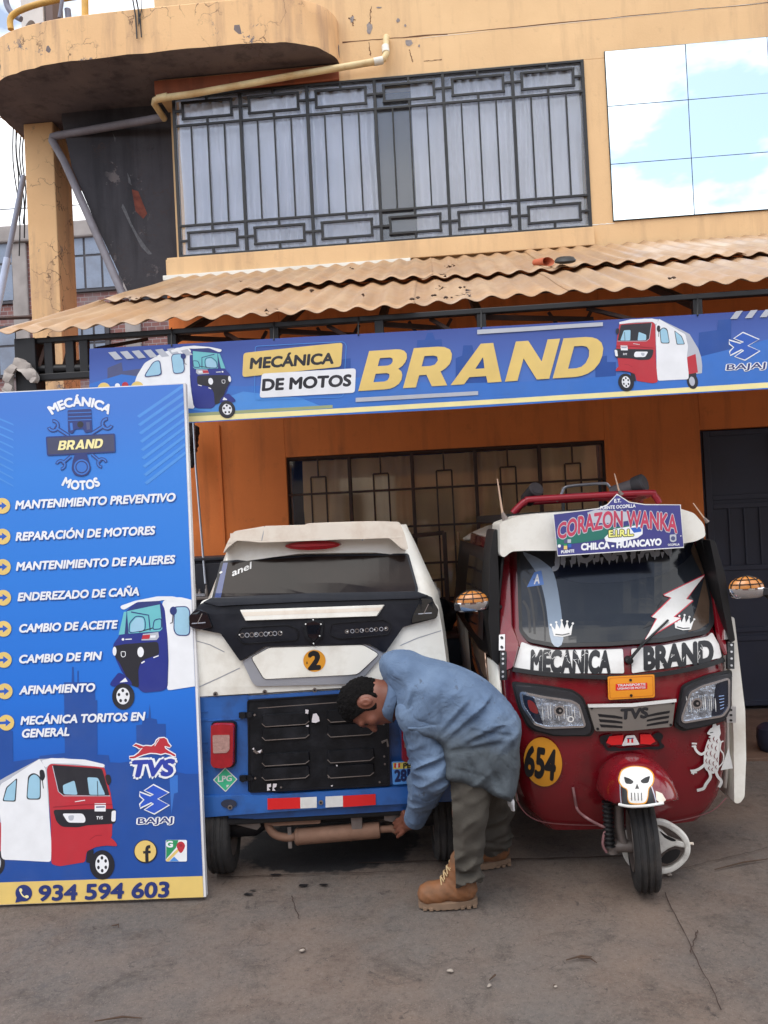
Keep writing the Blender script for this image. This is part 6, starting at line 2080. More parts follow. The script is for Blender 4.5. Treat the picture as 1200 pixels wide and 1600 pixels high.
hc = [RH.pos(895,1229,.006), RH.pos(897,1240,.02), RH.pos(901,1258,.03), kf2.pos(915,1277), kf2.pos(936,1289), kf2.pos(948,1294), kf2.pos(944,1303), kf2.pos(942,1320), kf2.pos(948,1332)]
mb.tube(curve(hc, 5), .006, mat("brake_hose", (128, 92, 94), .5), 8)
mb.make("brake_hose", rt, smooth=True)
fc = RM.inverted() @ at(996, 1260, 3.51)
fc.z = .392
RX, RY, RZ = .158, .235, .195
def ffield(X, Y, Z):
    d = ((np.abs((X-fc.x)/RX)**2.4+np.abs((Y-fc.y)/RY)**2.4+np.abs((Z-fc.z)/RZ)**2.4)**(1/2.4)-1)*RX
    sh = np.maximum(d, -(d+.014))
    low = (fc.z+.064-.01*((Y-fc.y)/RY)) - Z - .05*np.clip(np.abs(X-fc.x)/RX-.5, 0, 1)
    return np.maximum(np.maximum(sh, low), Y-(fc.y+.10))
P_, F_ = nets(ffield, (fc.x-.21, fc.y-.29, fc.z-.08), (fc.x+.21, fc.y+.13, fc.z+.24), .0085)
mb = MB(True); mb.v = [V(p) for p in P_]; mb.f = [list(map(int, q)) for q in F_]; mb.mi(R_red); mb.m = [0]*len(mb.f)
mg = mb.make("mudguard", rt, smooth='all', fix=False)
def fF(x, z):
    t = 1-abs((x-fc.x)/RX)**2.4-abs(max(0, z-fc.z)/RZ)**2.4
    return fc.y-RY*(max(t, .02)**(1/2.4))
FH = HF(RM, fF, 8)
a = Art(FH, .002, .0005)
for off_, w_ in ((-15, 6), (14, 6)):
    pts = [(990+off_*.7, 1192), (992+off_, 1210), (996+off_*1.25, 1235), (999+off_*1.35, 1256)]
    pts = [(x, 1203+(y-1192)*.83) for x, y in pts]
    a.stroke(curve(pts, 5), 11, D_blk); a.stroke(curve([(x+(7.5 if off_ > 0 else -7.5), y) for x, y in pts], 5), 1.6, P_silver)
a.poly([(1024,1236),(1034,1240),(1040,1250),(1033,1256),(1025,1250)], P_cream)
sk_ = [(968,1208),(972,1199),(984,1193.5),(998,1193),(1011,1196),(1020,1204),(1022,1215),(1019,1224),(1014,1230),(1012,1246),(1006,1254),(986,1254),(981,1246),(980,1232),(972,1226),(967,1217)]
sk_ = curve([(995+(x-995)*.93, 1229+(y-1226)*.9) for x, y in sk_], 4, True)
cx_, cy_ = 995, 1222
a.poly([(cx_+(x-cx_)*1.08, cy_+(y-cy_)*1.06) for x, y in sk_], D_org); a.poly(sk_, D_white)
a.poly(rnd([(975,1214),(984,1217),(991,1222),(987,1226),(978,1225)], 3), D_blk); a.poly(rnd([(1016,1213),(1007,1216),(1000,1221),(1004,1225),(1013,1224)], 3), D_blk)
a.poly([(995.5,1225),(999,1233),(992.5,1233)], D_blk)
for x in (987, 992, 997, 1002): a.stroke([(x, 1239), (x+.6, 1251)], 1.2, D_blk)
a.make("mudguard_sticker", mg, fix=False)
mb = MB(True)
mb.tube(curve([FH.pos(968,1257,.003), FH.pos(985,1260,.003), FH.pos(1010,1259,.003), FH.pos(1036,1255,.003)], 5), .006, D_white, 8)
mb.make("mudguard_edge", mg, smooth=True)
# rear wheels, underframe
for sx in (-1, 1):
    wc = V((sx*.56, 2.05, .205))
    mb = MB(True); tyre(mb, wc, (1, 0, 0), .205, .115); w_ = mb.make("wheel", rt, smooth=True)
    mb = MB(True); mb.lathe([(.001,-.03),(.1,-.03),(.126,-.05),(.126,.05),(.1,.03),(.001,.03)], wc, (1, 0, 0), P_steel, 24); mb.make("rim", w_, smooth=True)
mb = MB(True)
mb.box((-.42, .35, .22), (.42, 2.3, .28), P_dark); mb.box((-.2, 1.6, .16), (.2, 2.2, .22), P_dark)
mb.make("underframe", rt, bevel=.01)
# loose things on and by it
M_roll = mat("black_roll", (44, 42, 46), .7, var=.2, scale=20)
b = MB()
A_, B_ = at(958, 771, 4.3), at(1006, 755, 4.2)
b.tube([A_, A_.lerp(B_, .5), B_.lerp(A_, .18)], .040, mat("roll_grey", (84, 78, 80), .7), 18)
b.tube([B_.lerp(A_, .3), B_.lerp(A_, .15), B_, B_+(B_-A_)*.04], [.047, .05, .05, .042], M_roll, 18)
b.make("rolled_mat", smooth=True, loc=tuple(A_), label="long dark rolled mat poking up at the right end of the red roof rack", cat="rolled mat", group="rolled mats on the roof rack")
b = MB()
A_, B_ = at(824, 781, 4.6), at(838, 764, 4.5)
b.tube([A_, B_.lerp(A_, .3), B_], .042, M_roll, 18)
b.tube([B_, B_+(B_-A_).normalized()*.012], [.043, .034], mat("roll_grey", (84, 78, 80), .7), 18)
b.make("rolled_mat", smooth=True, loc=tuple(A_), label="short dark rolled mat on the left end of the red roof rack", cat="rolled mat", group="rolled mats on the roof rack")
# white plastic fan-shaped hub trim on the ground behind the front wheel
M_trim = mat("scuffed_white_plastic", (214, 212, 206), .5, var=.08, dirt=(112, 104, 98), damt=.7, dscale=14)
ht = thing("wheel_trim", "scuffed white plastic wheel trim propped on the ground behind the red front wheel", "wheel trim", tuple(atz(1050, 1357)))
TP = Plane(at(1050, 1357, 3.66), (-.25, -1, .12))
a = Art(TP, 0, 0)
a.stroke(curve([(1000,1288),(1030,1283),(1052,1292),(1068,1306),(1074,1321),(1071,1336),(1058,1350),(1040,1358),(1010,1357),(985,1345),(975,1320),(982,1298)], 5, True), 9, M_trim, off=0, closed=True, thick=.03)
a.poly([(1028,1290),(1044,1306),(1060,1312),(1072,1313),(1071,1323),(1054,1320),(1044,1324),(1030,1334),(1010,1340),(1000,1320),(1010,1298)], M_trim, off=0, thick=.026)
a.make("trim_ring", ht, bevel=.006)
a = Art(TP, 0, 0)
a.poly(curve([(1031,1296),(1040,1302),(1056,1310),(1050,1312),(1038,1306)], 3, True), R_blk, off=.0265); a.poly(curve([(1032,1342),(1040,1330),(1056,1324),(1063,1328),(1056,1340),(1042,1347)], 3, True), R_blk, off=.0265)
a.make("trim_slot", ht, fix=False)
b = MB(); b.tube([at(1072,1318,3.66), at(1083,1318,3.64)], .006, P_cream, 8); b.make("trim_pin", ht, smooth=True)
# ================================================================== the mechanic
C_skin = mat("skin_brown", (116, 70, 54), .5, var=.10, scale=14, bump=.1)
C_hair = mat("hair_black", (15, 13, 13), .75, var=.3, scale=60, bump=.8, bscale=260, spec=.12)
C_trs = mat("charcoal_trousers", (66, 62, 56), .92, var=.16, scale=7, dirt=(86, 80, 72), damt=.5, dscale=6, bump=.3, bscale=220)
C_boot = mat("tan_boot_leather", (126, 82, 50), .65, var=.2, scale=10, dirt=(92, 74, 60), damt=.8, dscale=9, bump=.3)
C_sole = mat("boot_sole", (128, 104, 84), .8, var=.2, scale=14, dirt=(84, 72, 62), damt=.6)
C_lace = mat("boot_lace", (186, 160, 120), .8)
def shirt_mat(name, z0, z1):
    m, t, b = node_mat(name)
    L = t.links.new
    ge = t.nodes.new("ShaderNodeTexCoord"); se = t.nodes.new("ShaderNodeSeparateXYZ")
    L(ge.outputs['Object'], se.inputs[0])
    def nz(s_, d_=6):
        n = t.nodes.new("ShaderNodeTexNoise"); n.inputs['Scale'].default_value = s_; n.inputs['Detail'].default_value = d_
        L(ge.outputs['Object'], n.inputs['Vector']); return n.outputs['Fac']
    def mr(x, a, b2, lo=0, hi=1):
        r = t.nodes.new("ShaderNodeMapRange")
        for k, v in zip(('From Min', 'From Max', 'To Min', 'To Max'), (a, b2, lo, hi)): r.inputs[k].default_value = v
        L(x, r.inputs['Value']); return r.outputs['Result']
    def mixc(f, A, B):
        n = t.nodes.new("ShaderNodeMix"); n.data_type = 'RGBA'; L(f, n.inputs['Factor'])
        for k, c in (('A', A), ('B', B)):
            if isinstance(c, tuple): n.inputs[k].default_value = lin(c)+(1,)
            else: L(c, n.inputs[k])
        return n.outputs['Result']
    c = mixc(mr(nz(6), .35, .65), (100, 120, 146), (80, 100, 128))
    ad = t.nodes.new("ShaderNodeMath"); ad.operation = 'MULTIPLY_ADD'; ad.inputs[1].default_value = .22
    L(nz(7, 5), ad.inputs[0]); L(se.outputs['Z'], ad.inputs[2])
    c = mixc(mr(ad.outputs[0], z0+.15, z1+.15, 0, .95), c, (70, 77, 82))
    c = mixc(mr(nz(26, 4), .66, .72, 0, .6), c, (62, 66, 76))
    L(c, b.inputs['Base Color']); b.inputs['Roughness'].default_value = .9
    bp = t.nodes.new("ShaderNodeBump"); bp.inputs['Strength'].default_value = .25; bp.inputs['Distance'].default_value = .004
    L(nz(240, 3), bp.inputs['Height'])
    b2 = t.nodes.new("ShaderNodeBump"); b2.inputs['Strength'].default_value = .55; b2.inputs['Distance'].default_value = .02
    wn = t.nodes.new("ShaderNodeTexNoise"); wn.inputs['Scale'].default_value = 11; wn.inputs['Detail'].default_value = 4; wn.inputs['Distortion'].default_value = 1.6
    L(ge.outputs['Object'], wn.inputs['Vector']); L(wn.outputs['Fac'], b2.inputs['Height']); L(bp.outputs['Normal'], b2.inputs['Normal']); L(b2.outputs['Normal'], b.inputs['Normal'])
    return m
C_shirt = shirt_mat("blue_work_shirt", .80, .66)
C_sleeve = shirt_mat("blue_sleeve", -9, -10)
base = atz(735, 1400)
man = thing("person", "bent over mechanic in light blue work shirt and tan boots reaching for the exhaust", "person", (base.x, base.y, 0))
pt = lambda x, y, Y: tuple(at(x, y, Y))
hd = V(pt(571, 1097, 3.47))
fw = V((.08, -.12, -.98)).normalized()
la = V((.0, -1, .0)); la = (la-fw*la.dot(fw)).normalized()
up = la.cross(fw)
if up.x > 0: up = -up
up = up.normalized(); fw = (fw-up*fw.dot(up)).normalized(); la = fw.cross(up)
if la.y > 0: la = -la
RR = [list(fw), list(la), list(up)]
Rcols = [[fw[i], la[i], up[i]] for i in range(3)]
def HP(f, l, u): return hd+fw*f+la*l+up*u
def el3(X, Y, Z, c, r):
    c = V(c)
    p = [X-c.x, Y-c.y, Z-c.z]
    q = [a_[0]*p[0]+a_[1]*p[1]+a_[2]*p[2] for a_ in (fw, la, up)]
    return (np.sqrt((q[0]/r[0])**2+(q[1]/r[1])**2+(q[2]/r[2])**2)-1)*min(r)
NK = V(pt(618, 1090, 3.49))
SH = [pt(648, 1120, 3.37), pt(640, 1098, 3.60)]
ELB = [pt(676, 1204, 3.395), pt(668, 1190, 3.60)]
WR = [pt(648, 1280, 3.64), pt(652, 1262, 3.655)]
HIP = [pt(738, 1190, 3.43), pt(772, 1185, 3.60)]
KN = [pt(725, 1268, 3.41), pt(771, 1250, 3.71)]
AN = [pt(723, 1362, 3.445), pt(768, 1318, 3.83)]
HN = V(pt(632, 1287, 3.72))
dh = (HN-V(WR[0])).normalized()
sdn = dh.cross(V((0, 0, 1))).normalized(); upn = sdn.cross(dh)
def body_f(X, Y, Z):
    d = el3(X, Y, Z, hd, (.096, .077, .108))
    d = smin(d, el3(X, Y, Z, HP(.038, 0, -.062), (.058, .056, .062)), .03)
    d = smin(d, el3(X, Y, Z, HP(.074, 0, -.098), (.024, .03, .022)), .02)          # chin
    d = smin(d, el3(X, Y, Z, HP(.088, 0, .022), (.014, .052, .012)), .02)          # brow
    d = smin(d, cap(X, Y, Z, HP(.090, 0, .008), HP(.118, 0, -.026), .009, .014), .012)   # nose
    for s_ in (-1, 1):
        d = smin(d, cap(X, Y, Z, HP(.106, s_*.012, -.03), HP(.1, s_*.016, -.028), .007), .006)
        d = smin(d, el3(X, Y, Z, HP(.072, s_*.045, -.028), (.022, .024, .022)), .02)    # cheek
        d = np.maximum(d, -el3(X, Y, Z, HP(.098, s_*.031, .002), (.016, .016, .010)))   # eye socket
        e = el3(X, Y, Z, HP(-.008, s_*.080, -.012), (.018, .008, .028))
        e = np.maximum(e, -el3(X, Y, Z, HP(-.004, s_*.092, -.008), (.010, .009, .018)))
        d = smin(d, e, .006)
    d = smin(d, cap(X, Y, Z, HP(.094, -.02, -.062), HP(.094, .02, -.062), .008), .008)   # lips
    d = smin(d, cap(X, Y, Z, HP(-.03, 0, -.06), NK, .056, .062), .03)
    d = smin(d, cap(X, Y, Z, NK, pt(690, 1100, 3.5), .07, .12), .04)
    d = smin(d, cap(X, Y, Z, pt(690, 1100, 3.5), pt(764, 1146, 3.5), .11, .09), .05)
    for k in (0, 1):
        d = smin(d, cap(X, Y, Z, pt(660, 1100, 3.5), SH[k], .07, .05), .03)
        d = smin(d, cap(X, Y, Z, SH[k], ELB[k], .045, .038), .02)
        d = smin(d, cap(X, Y, Z, ELB[k], WR[k], .038, .026), .02)
        d = smin(d, cap(X, Y, Z, pt(764, 1146, 3.5), HIP[k], .08, .058), .04)
        d = smin(d, cap(X, Y, Z, HIP[k], KN[k], .058, .044), .03)
        d = smin(d, cap(X, Y, Z, KN[k], AN[k], .044, .032), .03)
        d = smin(d, cap(X, Y, Z, AN[k], V(AN[k])+V((0, 0, -.06)), .036, .034), .02)
    # near hand: palm, four bent fingers closing on the pipe end, thumb
    w_ = V(WR[0])
    d = smin(d, cap(X, Y, Z, w_, w_+dh*.05, .024, .028), .015)
    pc = w_+dh*.075
    d = smin(d, cap(X, Y, Z, pc+upn*.018-dh*.02, pc+upn*.016+dh*.02, .018), .012)
    d = smin(d, cap(X, Y, Z, pc-upn*.018-dh*.02, pc-upn*.016+dh*.018, .018), .012)
    for i, (o_, l1, l2) in enumerate(((.027, .030, .024), (.010, .034, .027), (-.008, .032, .026), (-.025, .026, .020))):
        a_ = pc+upn*o_+dh*.03
        b_ = a_+dh*l1-V((.012, 0, .004+.004*i))
        c_ = b_+dh*l2*.25+V((-.018, .012, -.018))
        d = smin(d, cap(X, Y, Z, a_, b_, .0105, .0095), .006)
        d = smin(d, cap(X, Y, Z, b_, c_, .0095, .008), .005)
    a_ = pc+upn*.026-dh*.015
    b_ = a_+upn*.02+dh*.022
    d = smin(d, cap(X, Y, Z, a_, b_, .013, .011), .008)
    d = smin(d, cap(X, Y, Z, b_, b_+dh*.026-upn*.004, .011, .009), .006)
    return d
P0, F0 = nets(body_f, (-.50, 3.15, -.02), (.42, 3.92, 1.16), .0062)
mb = MB(); mb.v = [V(p) for p in P0]; mb.f = [list(map(int, q)) for q in F0]; mb.mi(C_skin); mb.m = [0]*len(mb.f)
mb.make("body", man, smooth='all', fix=False)
def hair_f(X, Y, Z):
    p = [X-hd.x, Y-hd.y, Z-hd.z]
    f_, l_, u_ = [a_[0]*p[0]+a_[1]*p[1]+a_[2]*p[2] for a_ in (fw, la, up)]
    d = (np.sqrt(((f_+.003)/.104)**2+(l_/.083)**2+((u_-.006)/.117)**2)-1)*.083
    d = d+.0032*vnoise(X*150, Y*150, Z*150, 3)+.003*vnoise(X*55, Y*55, Z*55, 4)
    hl = np.minimum(.052+.9*np.clip(u_-.035, 0, 1), .5)             # hair line on the brow
    d = np.maximum(d, f_-hl)
    d = np.maximum(d, -(u_+.055)-.35*np.clip(-f_, 0, 1))
    side = np.maximum(f_-.022-.75*np.clip(u_-.01, 0, 1), -(u_+.02)+.0)
    d = np.where((u_ < .06), np.maximum(d, f_-.03-.6*np.clip(u_, 0, 1)), d)
    d = np.maximum(d, -(np.sqrt((((f_+.008)/.030)**2+((u_+.012)/.040)**2))-1)*.03+0*l_)
    return d
P0, F0 = nets(hair_f, tuple(hd-V((.17,)*3)), tuple(hd+V((.17,)*3)), .0036)
mb = MB(); mb.v = [V(p) for p in P0]; mb.f = [list(map(int, q)) for q in F0]; mb.mi(C_hair); mb.m = [0]*len(mb.f)
mb.make("hair", man, smooth='all', fix=False)
mb = MB()
for s_ in (-1, 1): mb.lathe([(.001, -.004), (.010, 0), (.008, .006), (.001, .009)], HP(.086, s_*.031, .002), fw, mat("eye_dark", (40, 30, 28), .2), 12)
mb.make("eyes", man, smooth=True)
mb = MB()
for s_ in (-1, 1): mb.tube([HP(.098, s_*.016, .020), HP(.097, s_*.034, .025), HP(.084, s_*.050, .018)], [.003, .0045, .003], C_hair, 6)
mb.make("eyebrows", man, smooth=True)
# shirt: inflated silhouette with folds
sil = [(596,1026),(612,1017),(640,1017),(664,1027),(700,1036),(735,1049),(765,1067),(790,1091),(806,1113),(814,1132),(811,1160),(811,1190),(806,1225),(796,1243),(780,1237),(750,1223),(715,1211),(691,1203),(688,1170),(680,1150),(655,1142),(630,1132),(618,1112),(609,1092),(601,1066),(593,1044)]
silw = [(lambda q: (q.x, q.z))(at(x, y, 3.5)) for x, y in curve(sil, 4, True)]
def crease(X, Z, a_, b_, w_, dep):
    a_, b_ = at(a_[0], a_[1], 3.4), at(b_[0], b_[1], 3.4)
    dx, dz = b_.x-a_.x, b_.z-a_.z
    L2 = dx*dx+dz*dz
    t = np.clip(((X-a_.x)*dx+(Z-a_.z)*dz)/L2, 0, 1)
    dd = np.sqrt((X-a_.x-t*dx)**2+(Z-a_.z-t*dz)**2)
    fade = np.sin(np.clip(t, .02, .98)*pi)**.5
    return dep*fade*np.exp(-(dd/w_)**2)
FOLD = [((700,1150),(780,1080),.010,.014),((690,1140),(740,1085),.008,.010),((715,1160),(800,1118),.012,.014),((650,1070),(640,1120),.010,.010),((690,1060),(690,1140),.004,.007),((620,1040),(600,1075),.008,.006),((760,1180),(785,1235),.014,.012),((730,1170),(745,1215),.012,.010),((700,1165),(790,1150),.014,.012),((795,1150),(800,1225),.010,.010),((660,1050),(720,1075),.010,.008),((735,1130),(800,1140),.008,.010),((700,1185),(770,1205),.010,.008),((745,1075),(780,1120),.008,.008)]
def shirt_f(X, Y, Z):
    d2 = polysdf(X[:, 0, :], Z[:, 0, :], silw)[:, None, :]
    t = np.clip(-d2/.135, 0, 1)
    yc = 3.5
    t = np.clip(-d2/np.where(Z[:, :1, :] < .80, .055, .12), 0, 1)
    th = .195*np.sqrt(np.clip(1-(1-t)**2, 0, 1))
    th = th*np.clip(.42+(X[:, :1, :]-silw[0][0])/.20, .42, 1)
    f_ = 0
    for a_, b_, w_, dep in FOLD:
        f_ = f_ + crease(X[:, 0, :], Z[:, 0, :], a_, b_, w_, dep)[:, None, :] - crease(X[:, 0, :]+.018, Z[:, 0, :]-.010, a_, b_, w_, dep*.7)[:, None, :]
    A_ = X*.80+Z*.60; B_ = -X*.60+Z*.80
    f_ = f_ - .022*ridge(vnoise(A_*4.5, B_*17, Y*6, 5))*np.clip(.6+vnoise(X*5, Y*5, Z*5, 8), 0, 1) - .004*vnoise(X*26, Y*20, Z*26, 9)
    d = np.where(d2 < .0, np.abs(Y-yc)-th+f_*np.clip(t*3, 0, 1), np.sqrt(np.maximum(d2, 0)**2+(Y-yc)**2))
    # neck opening
    d = np.maximum(d, -cap(X, Y, Z, hd, pt(614, 1088, 3.49), .075, .060))
    return d
lo_s = (min(p[0] for p in silw)-.03, 3.26, min(p[1] for p in silw)-.03); hi_s = (max(p[0] for p in silw)+.03, 3.74, max(p[1] for p in silw)+.03)
P0, F0 = nets(shirt_f, lo_s, hi_s, .0068)
mb = MB(); mb.v = [V(p) for p in P0]; mb.f = [list(map(int, q)) for q in F0]; mb.mi(C_shirt); mb.m = [0]*len(mb.f)
sh_ = mb.make("shirt", man, smooth='all', fix=False)
md = sh_.modifiers.new('smooth', 'SMOOTH'); md.factor = .5; md.iterations = 1
for k in (0, 1):
    def slv(X, Y, Z):
        a_, e_, w_ = V(SH[k]), V(ELB[k]), V(WR[k])
        w2 = w_.lerp(e_, .10)
        d = smin(cap(X, Y, Z, a_+V((.02, .03, .02)), e_, .088, .066), cap(X, Y, Z, e_, w2, .066, .050), .03)
        d = smin(d, cap(X, Y, Z, a_+V((.03, .05 if k == 0 else -.05, .03)), a_, .09, .07), .04)
        t_ = (Z-w_.z)/(a_.z-w_.z)
        d = d-.018*ridge(vnoise(X*7+Z*6, Y*6, Z*24-X*10, 11))*np.clip(.75+vnoise(X*8, Y*8, Z*8, 12), 0, 1)-.003*vnoise(X*40, Y*30, Z*40, 13)
        dn = (w_-e_).normalized()
        s_ = (X-w_.x)*dn.x+(Y-w_.y)*dn.y+(Z-w_.z)*dn.z
        d = np.maximum(d, s_-.005)
        return d
    lo_ = tuple(min(SH[k][i], ELB[k][i], WR[k][i])-.14 for i in range(3)); hi_ = tuple(max(SH[k][i], ELB[k][i], WR[k][i])+.16 for i in range(3))
    P0, F0 = nets(slv, lo_, hi_, .0065)
    mb = MB(); mb.v = [V(p) for p in P0]; mb.f = [list(map(int, q)) for q in F0]; mb.mi(C_sleeve); mb.m = [0]*len(mb.f)
    o_ = mb.make("sleeve", man, smooth='all', fix=False)
    md = o_.modifiers.new('smooth', 'SMOOTH'); md.factor = .5; md.iterations = 1
mb = MB()
dn = (V(WR[0])-V(ELB[0])).normalized()
mb.tube([V(WR[0])-dn*.052, V(WR[0])-dn*.045, V(WR[0])+dn*.002, V(WR[0])+dn*.008], [.046, .0525, .050, .044], C_sleeve, 20)
mb.make("cuff", man, smooth=True)
# collar: a standing band round the neck, folded over
mb = MB()
na = (V(pt(640, 1098, 3.49))-hd).normalized()
cc = V(pt(606, 1090, 3.47))
uu = na.cross(V((0, 1, 0))).normalized(); vv = na.cross(uu)
rows = []
for dd_, r_ in ((.030, .078), (-.006, .072), (-.014, .075), (-.006, .084), (.030, .100)):
    rows.append([cc+na*(dd_+.012*sin(2*t_)) + (uu*cos(t_)*1.05+vv*sin(t_))*r_ for t_ in [2*pi*i/36 for i in range(36)]])
mb.grid(rows, C_sleeve, closed=True)
mb.make("collar", man, smooth='all', solid=.004)
mb = MB()
pk = [at(x, y, 3.32) for x, y in ((616,1052),(640,1040))]
mb.tube([V(q)+V((0, .03, 0)) for q in (at(614,1055,3.36), at(626,1049,3.36), at(641,1043,3.38))], [.002, .004, .002], mat("pocket_shadow", (58, 74, 104), .9), 6)  # shadow along the pocket flap, put in as a dark line
mb.make("pocket_flap_shadow", man, smooth=True)

# trousers
def trs(X, Y, Z):
    d = None
    for k in (0, 1):
        a_, kn, an = V(HIP[k]), V(KN[k]), V(AN[k])
        an2 = an+V((0, 0, .005))
        e = smin(cap(X, Y, Z, a_, kn, .108, .086), cap(X, Y, Z, kn, an2, .088, .072), .04)
        h_ = (Z-an.z)/(kn.z-an.z)
        e = e-.024*ridge(vnoise(X*8, Y*8, Z*36+X*8, 21+k))*np.clip(.85-np.abs(h_-.05)*1.7, 0, 1)-.014*ridge(vnoise(X*9+Z*4, Y*8, Z*15-X*9, 24+k))-.002*vnoise(X*40, Y*40, Z*40, 3)
        e = np.maximum(e, an.z-.035+.02*np.sin(X*40)-Z)
        d = e if d is None else smin(d, e, .02)
    return smin(d, cap(X, Y, Z, pt(762, 1165, 3.5), pt(768, 1155, 3.5), .10), .05)
lo_ = (-.02, 3.2, .06); hi_ = (.46, 3.92, .95)
P0, F0 = nets(trs, lo_, hi_, .007)
mb = MB(); mb.v = [V(p) for p in P0]; mb.f = [list(map(int, q)) for q in F0]; mb.mi(C_trs); mb.m = [0]*len(mb.f)
o_ = mb.make("trousers", man, smooth='all', fix=False)
# boots
for k, (hl_, to_) in enumerate((((746,1411),(654,1416)), ((797,1347),(722,1356)))):
    H_, T_ = atz(*hl_), atz(*to_)
    if k == 1: T_ = H_+(T_-H_).normalized()*.275
    L_ = (T_-H_).length; d_ = (T_-H_).normalized(); n__ = V((-d_.y, d_.x, 0))
    ank = V(AN[k])
    def Bp(s_, t_, z_): return H_+d_*(s_*L_)+n__*t_+V((0, 0, z_))
    def boot(X, Y, Z):
        e = cap(X, Y, Z, Bp(.17, 0, .062), Bp(.30, 0, .064), .044, .048)
        e = smin(e, cap(X, Y, Z, Bp(.30, 0, .066), Bp(.80, 0, .058), .046, .040), .03)
        e = smin(e, cap(X, Y, Z, Bp(.70, .004, .052), Bp(.83, .006, .052), .046, .043), .02)
        e = smin(e, cap(X, Y, Z, Bp(.24, 0, .09), V((ank.x, ank.y, max(.185, ank.z+.02))), .050, .054), .03)
        e = smin(e, cap(X, Y, Z, Bp(.45, 0, .088), Bp(.32, 0, .14), .034, .040), .03)
        e = e+.002*np.sin(X*120+Z*80)*np.sin(Z*90)
        e = np.maximum(e, .024-Z)
        return e
    lo_ = tuple(min(H_[i], T_[i], ank[i])-.1 for i in range(2))+(.0,); hi_ = tuple(max(H_[i], T_[i], ank[i])+.1 for i in range(2))+(.32,)
    P0, F0 = nets(boot, lo_, hi_, .0058)
    mb = MB(); mb.v = [V(p) for p in P0]; mb.f = [list(map(int, q)) for q in F0]; mb.mi(C_boot); mb.m = [0]*len(mb.f)
    bo = mb.make("boot", man, smooth='all', fix=False)
    mb = MB()
    out = []
    for i in range(40):
        t_ = 2*pi*i/40
        s_ = .5-.52*cos(t_)
        w_ = (.040+.012*math.sin(min(1, max(0, s_))*pi*.9))*abs(sin(t_))**.6*(1 if sin(t_) > 0 else -1)
        out.append(Bp(min(1.0, max(-.0, s_)), w_, 0))
    mb.prism([p+V((0, 0, .003)) for p in out], (0, 0, .026), C_sole)
    for i in range(9): mb.bar(Bp(.06+i*.105, -.05+.006*(i in (0, 8)), .006), Bp(.06+i*.105, .05-.006*(i in (0, 8)), .006), .016, .012, C_sole)
    mb.make("sole", bo, bevel=.003)
    mb = MB()
    for i in range(5):
        s_ = .60-.055*i; z_ = .104+.022*i
        a_, b_ = Bp(s_, -.03, z_-.006), Bp(s_-.045, .03, z_+.008)
        m_ = Bp(s_-.0, 0, z_+.016)
        mb.tube(curve([a_, m_, b_], 4), .0032, C_lace, 6); mb.tube(curve([Bp(s_-.045, -.03, z_+.008), m_, Bp(s_, .03, z_-.006)], 4), .0032, C_lace, 6)
    mb.make("laces", bo, smooth=True)
# white rag hanging behind him
M_wr = mat("white_rag", (206, 206, 208), .9, var=.12, scale=20)
rgp = at(799, 1252, 3.5)
def wr(X, Y, Z): return smin(cap(X, Y, Z, pt(795, 1240, 3.50), pt(799, 1255, 3.48), .010, .013), cap(X, Y, Z, pt(799, 1253, 3.48), pt(801, 1265, 3.48), .014, .009), .01)+.002*np.sin(X*300+Z*80)
blob(wr, tuple(rgp-V((.06, .06, .06))), tuple(rgp+V((.06, .06, .06))), .004, M_wr, "rag", loc=tuple(rgp), label="small white rag hanging out below the back hem of the mechanic's shirt", cat="rag")

# ================================================================== things along the wall
M_cab = mat("dark_cabinet", (32, 34, 44), .6, var=.2, scale=6, dirt=(62, 60, 64), damt=.4)
l_, r_ = at(284, 880, 6.2).x, at(362, 880, 6.2).x
tb = thing("tool_cabinet", "dark steel cabinet between the standing sign and the blue three-wheeler", "cabinet", ((l_+r_)/2, 6.3, 0))
b = MB(); b.box((l_, 6.2, 0), (r_, 6.56, 1.41), M_cab); b.box((l_-.015, 6.17, 1.411), (r_+.015, 6.57, 1.437), M_cab); b.make("cabinet_body", tb, bevel=.006)
b = MB()
for za, zc in ((.04, .62), (.65, 1.12), (1.15, 1.39)): b.box((l_+.02, 6.18, za), (r_-.02, 6.199, zc), M_cab)
b.make("drawer", tb, bevel=.006)
b = MB(); b.box((l_, 6.08, 1.115), (r_, 6.178, 1.135), P_steel); b.make("ledge", tb, bevel=.003)
b = MB()
for x, h_ in ((305, .10), (311, .06), (322, .09)):
    q = at(x, 921, 6.12)
    b.lathe([(.001, 0), (.016, .001), (.012, h_*.6), (.006, h_*.7), (.006, h_), (.001, h_)], (q.x, 6.13, 1.136), (0, 0, 1), P_steel, 12)
b.bar((at(306, 915, 6.12).x, 6.12, 1.15), (at(320, 915, 6.12).x, 6.12, 1.15), .02, .02, P_silver)
b.make("grease_gun", smooth=True, loc=(at(311, 921, 6.12).x, 6.12, 1.136), label="small metal grease gun lying on the ledge of the dark cabinet", cat="tool")
b = MB()
A_, B_ = at(302, 655, 6.35), at(321, 912, 6.15)
b.tube([A_, at(306, 730, 6.3), B_], .009, P_silver, 8)
b.make("metal_rod", smooth=True, loc=tuple(B_), label="thin metal rod standing on the dark cabinet ledge against the orange wall", cat="rod")
c = at(297, 690, 6.42)
def bun(X, Y, Z):
    d = ellip(X, Y, Z, (c.x, c.y, c.z), (.07, .07, .10))
    d = smin(d, ellip(X, Y, Z, (c.x+.03, c.y, c.z+.08), (.05, .05, .06)), .03)
    d = smin(d, cap(X, Y, Z, (c.x-.03, c.y, c.z+.2), (c.x-.01, c.y, c.z), .03, .05), .03)
    return smin(d, cap(X, Y, Z, (c.x, c.y, c.z-.05), (c.x+.01, c.y, c.z-.2), .04, .02), .03)+.008*np.sin(X*70+Z*40)*np.sin(Z*80)
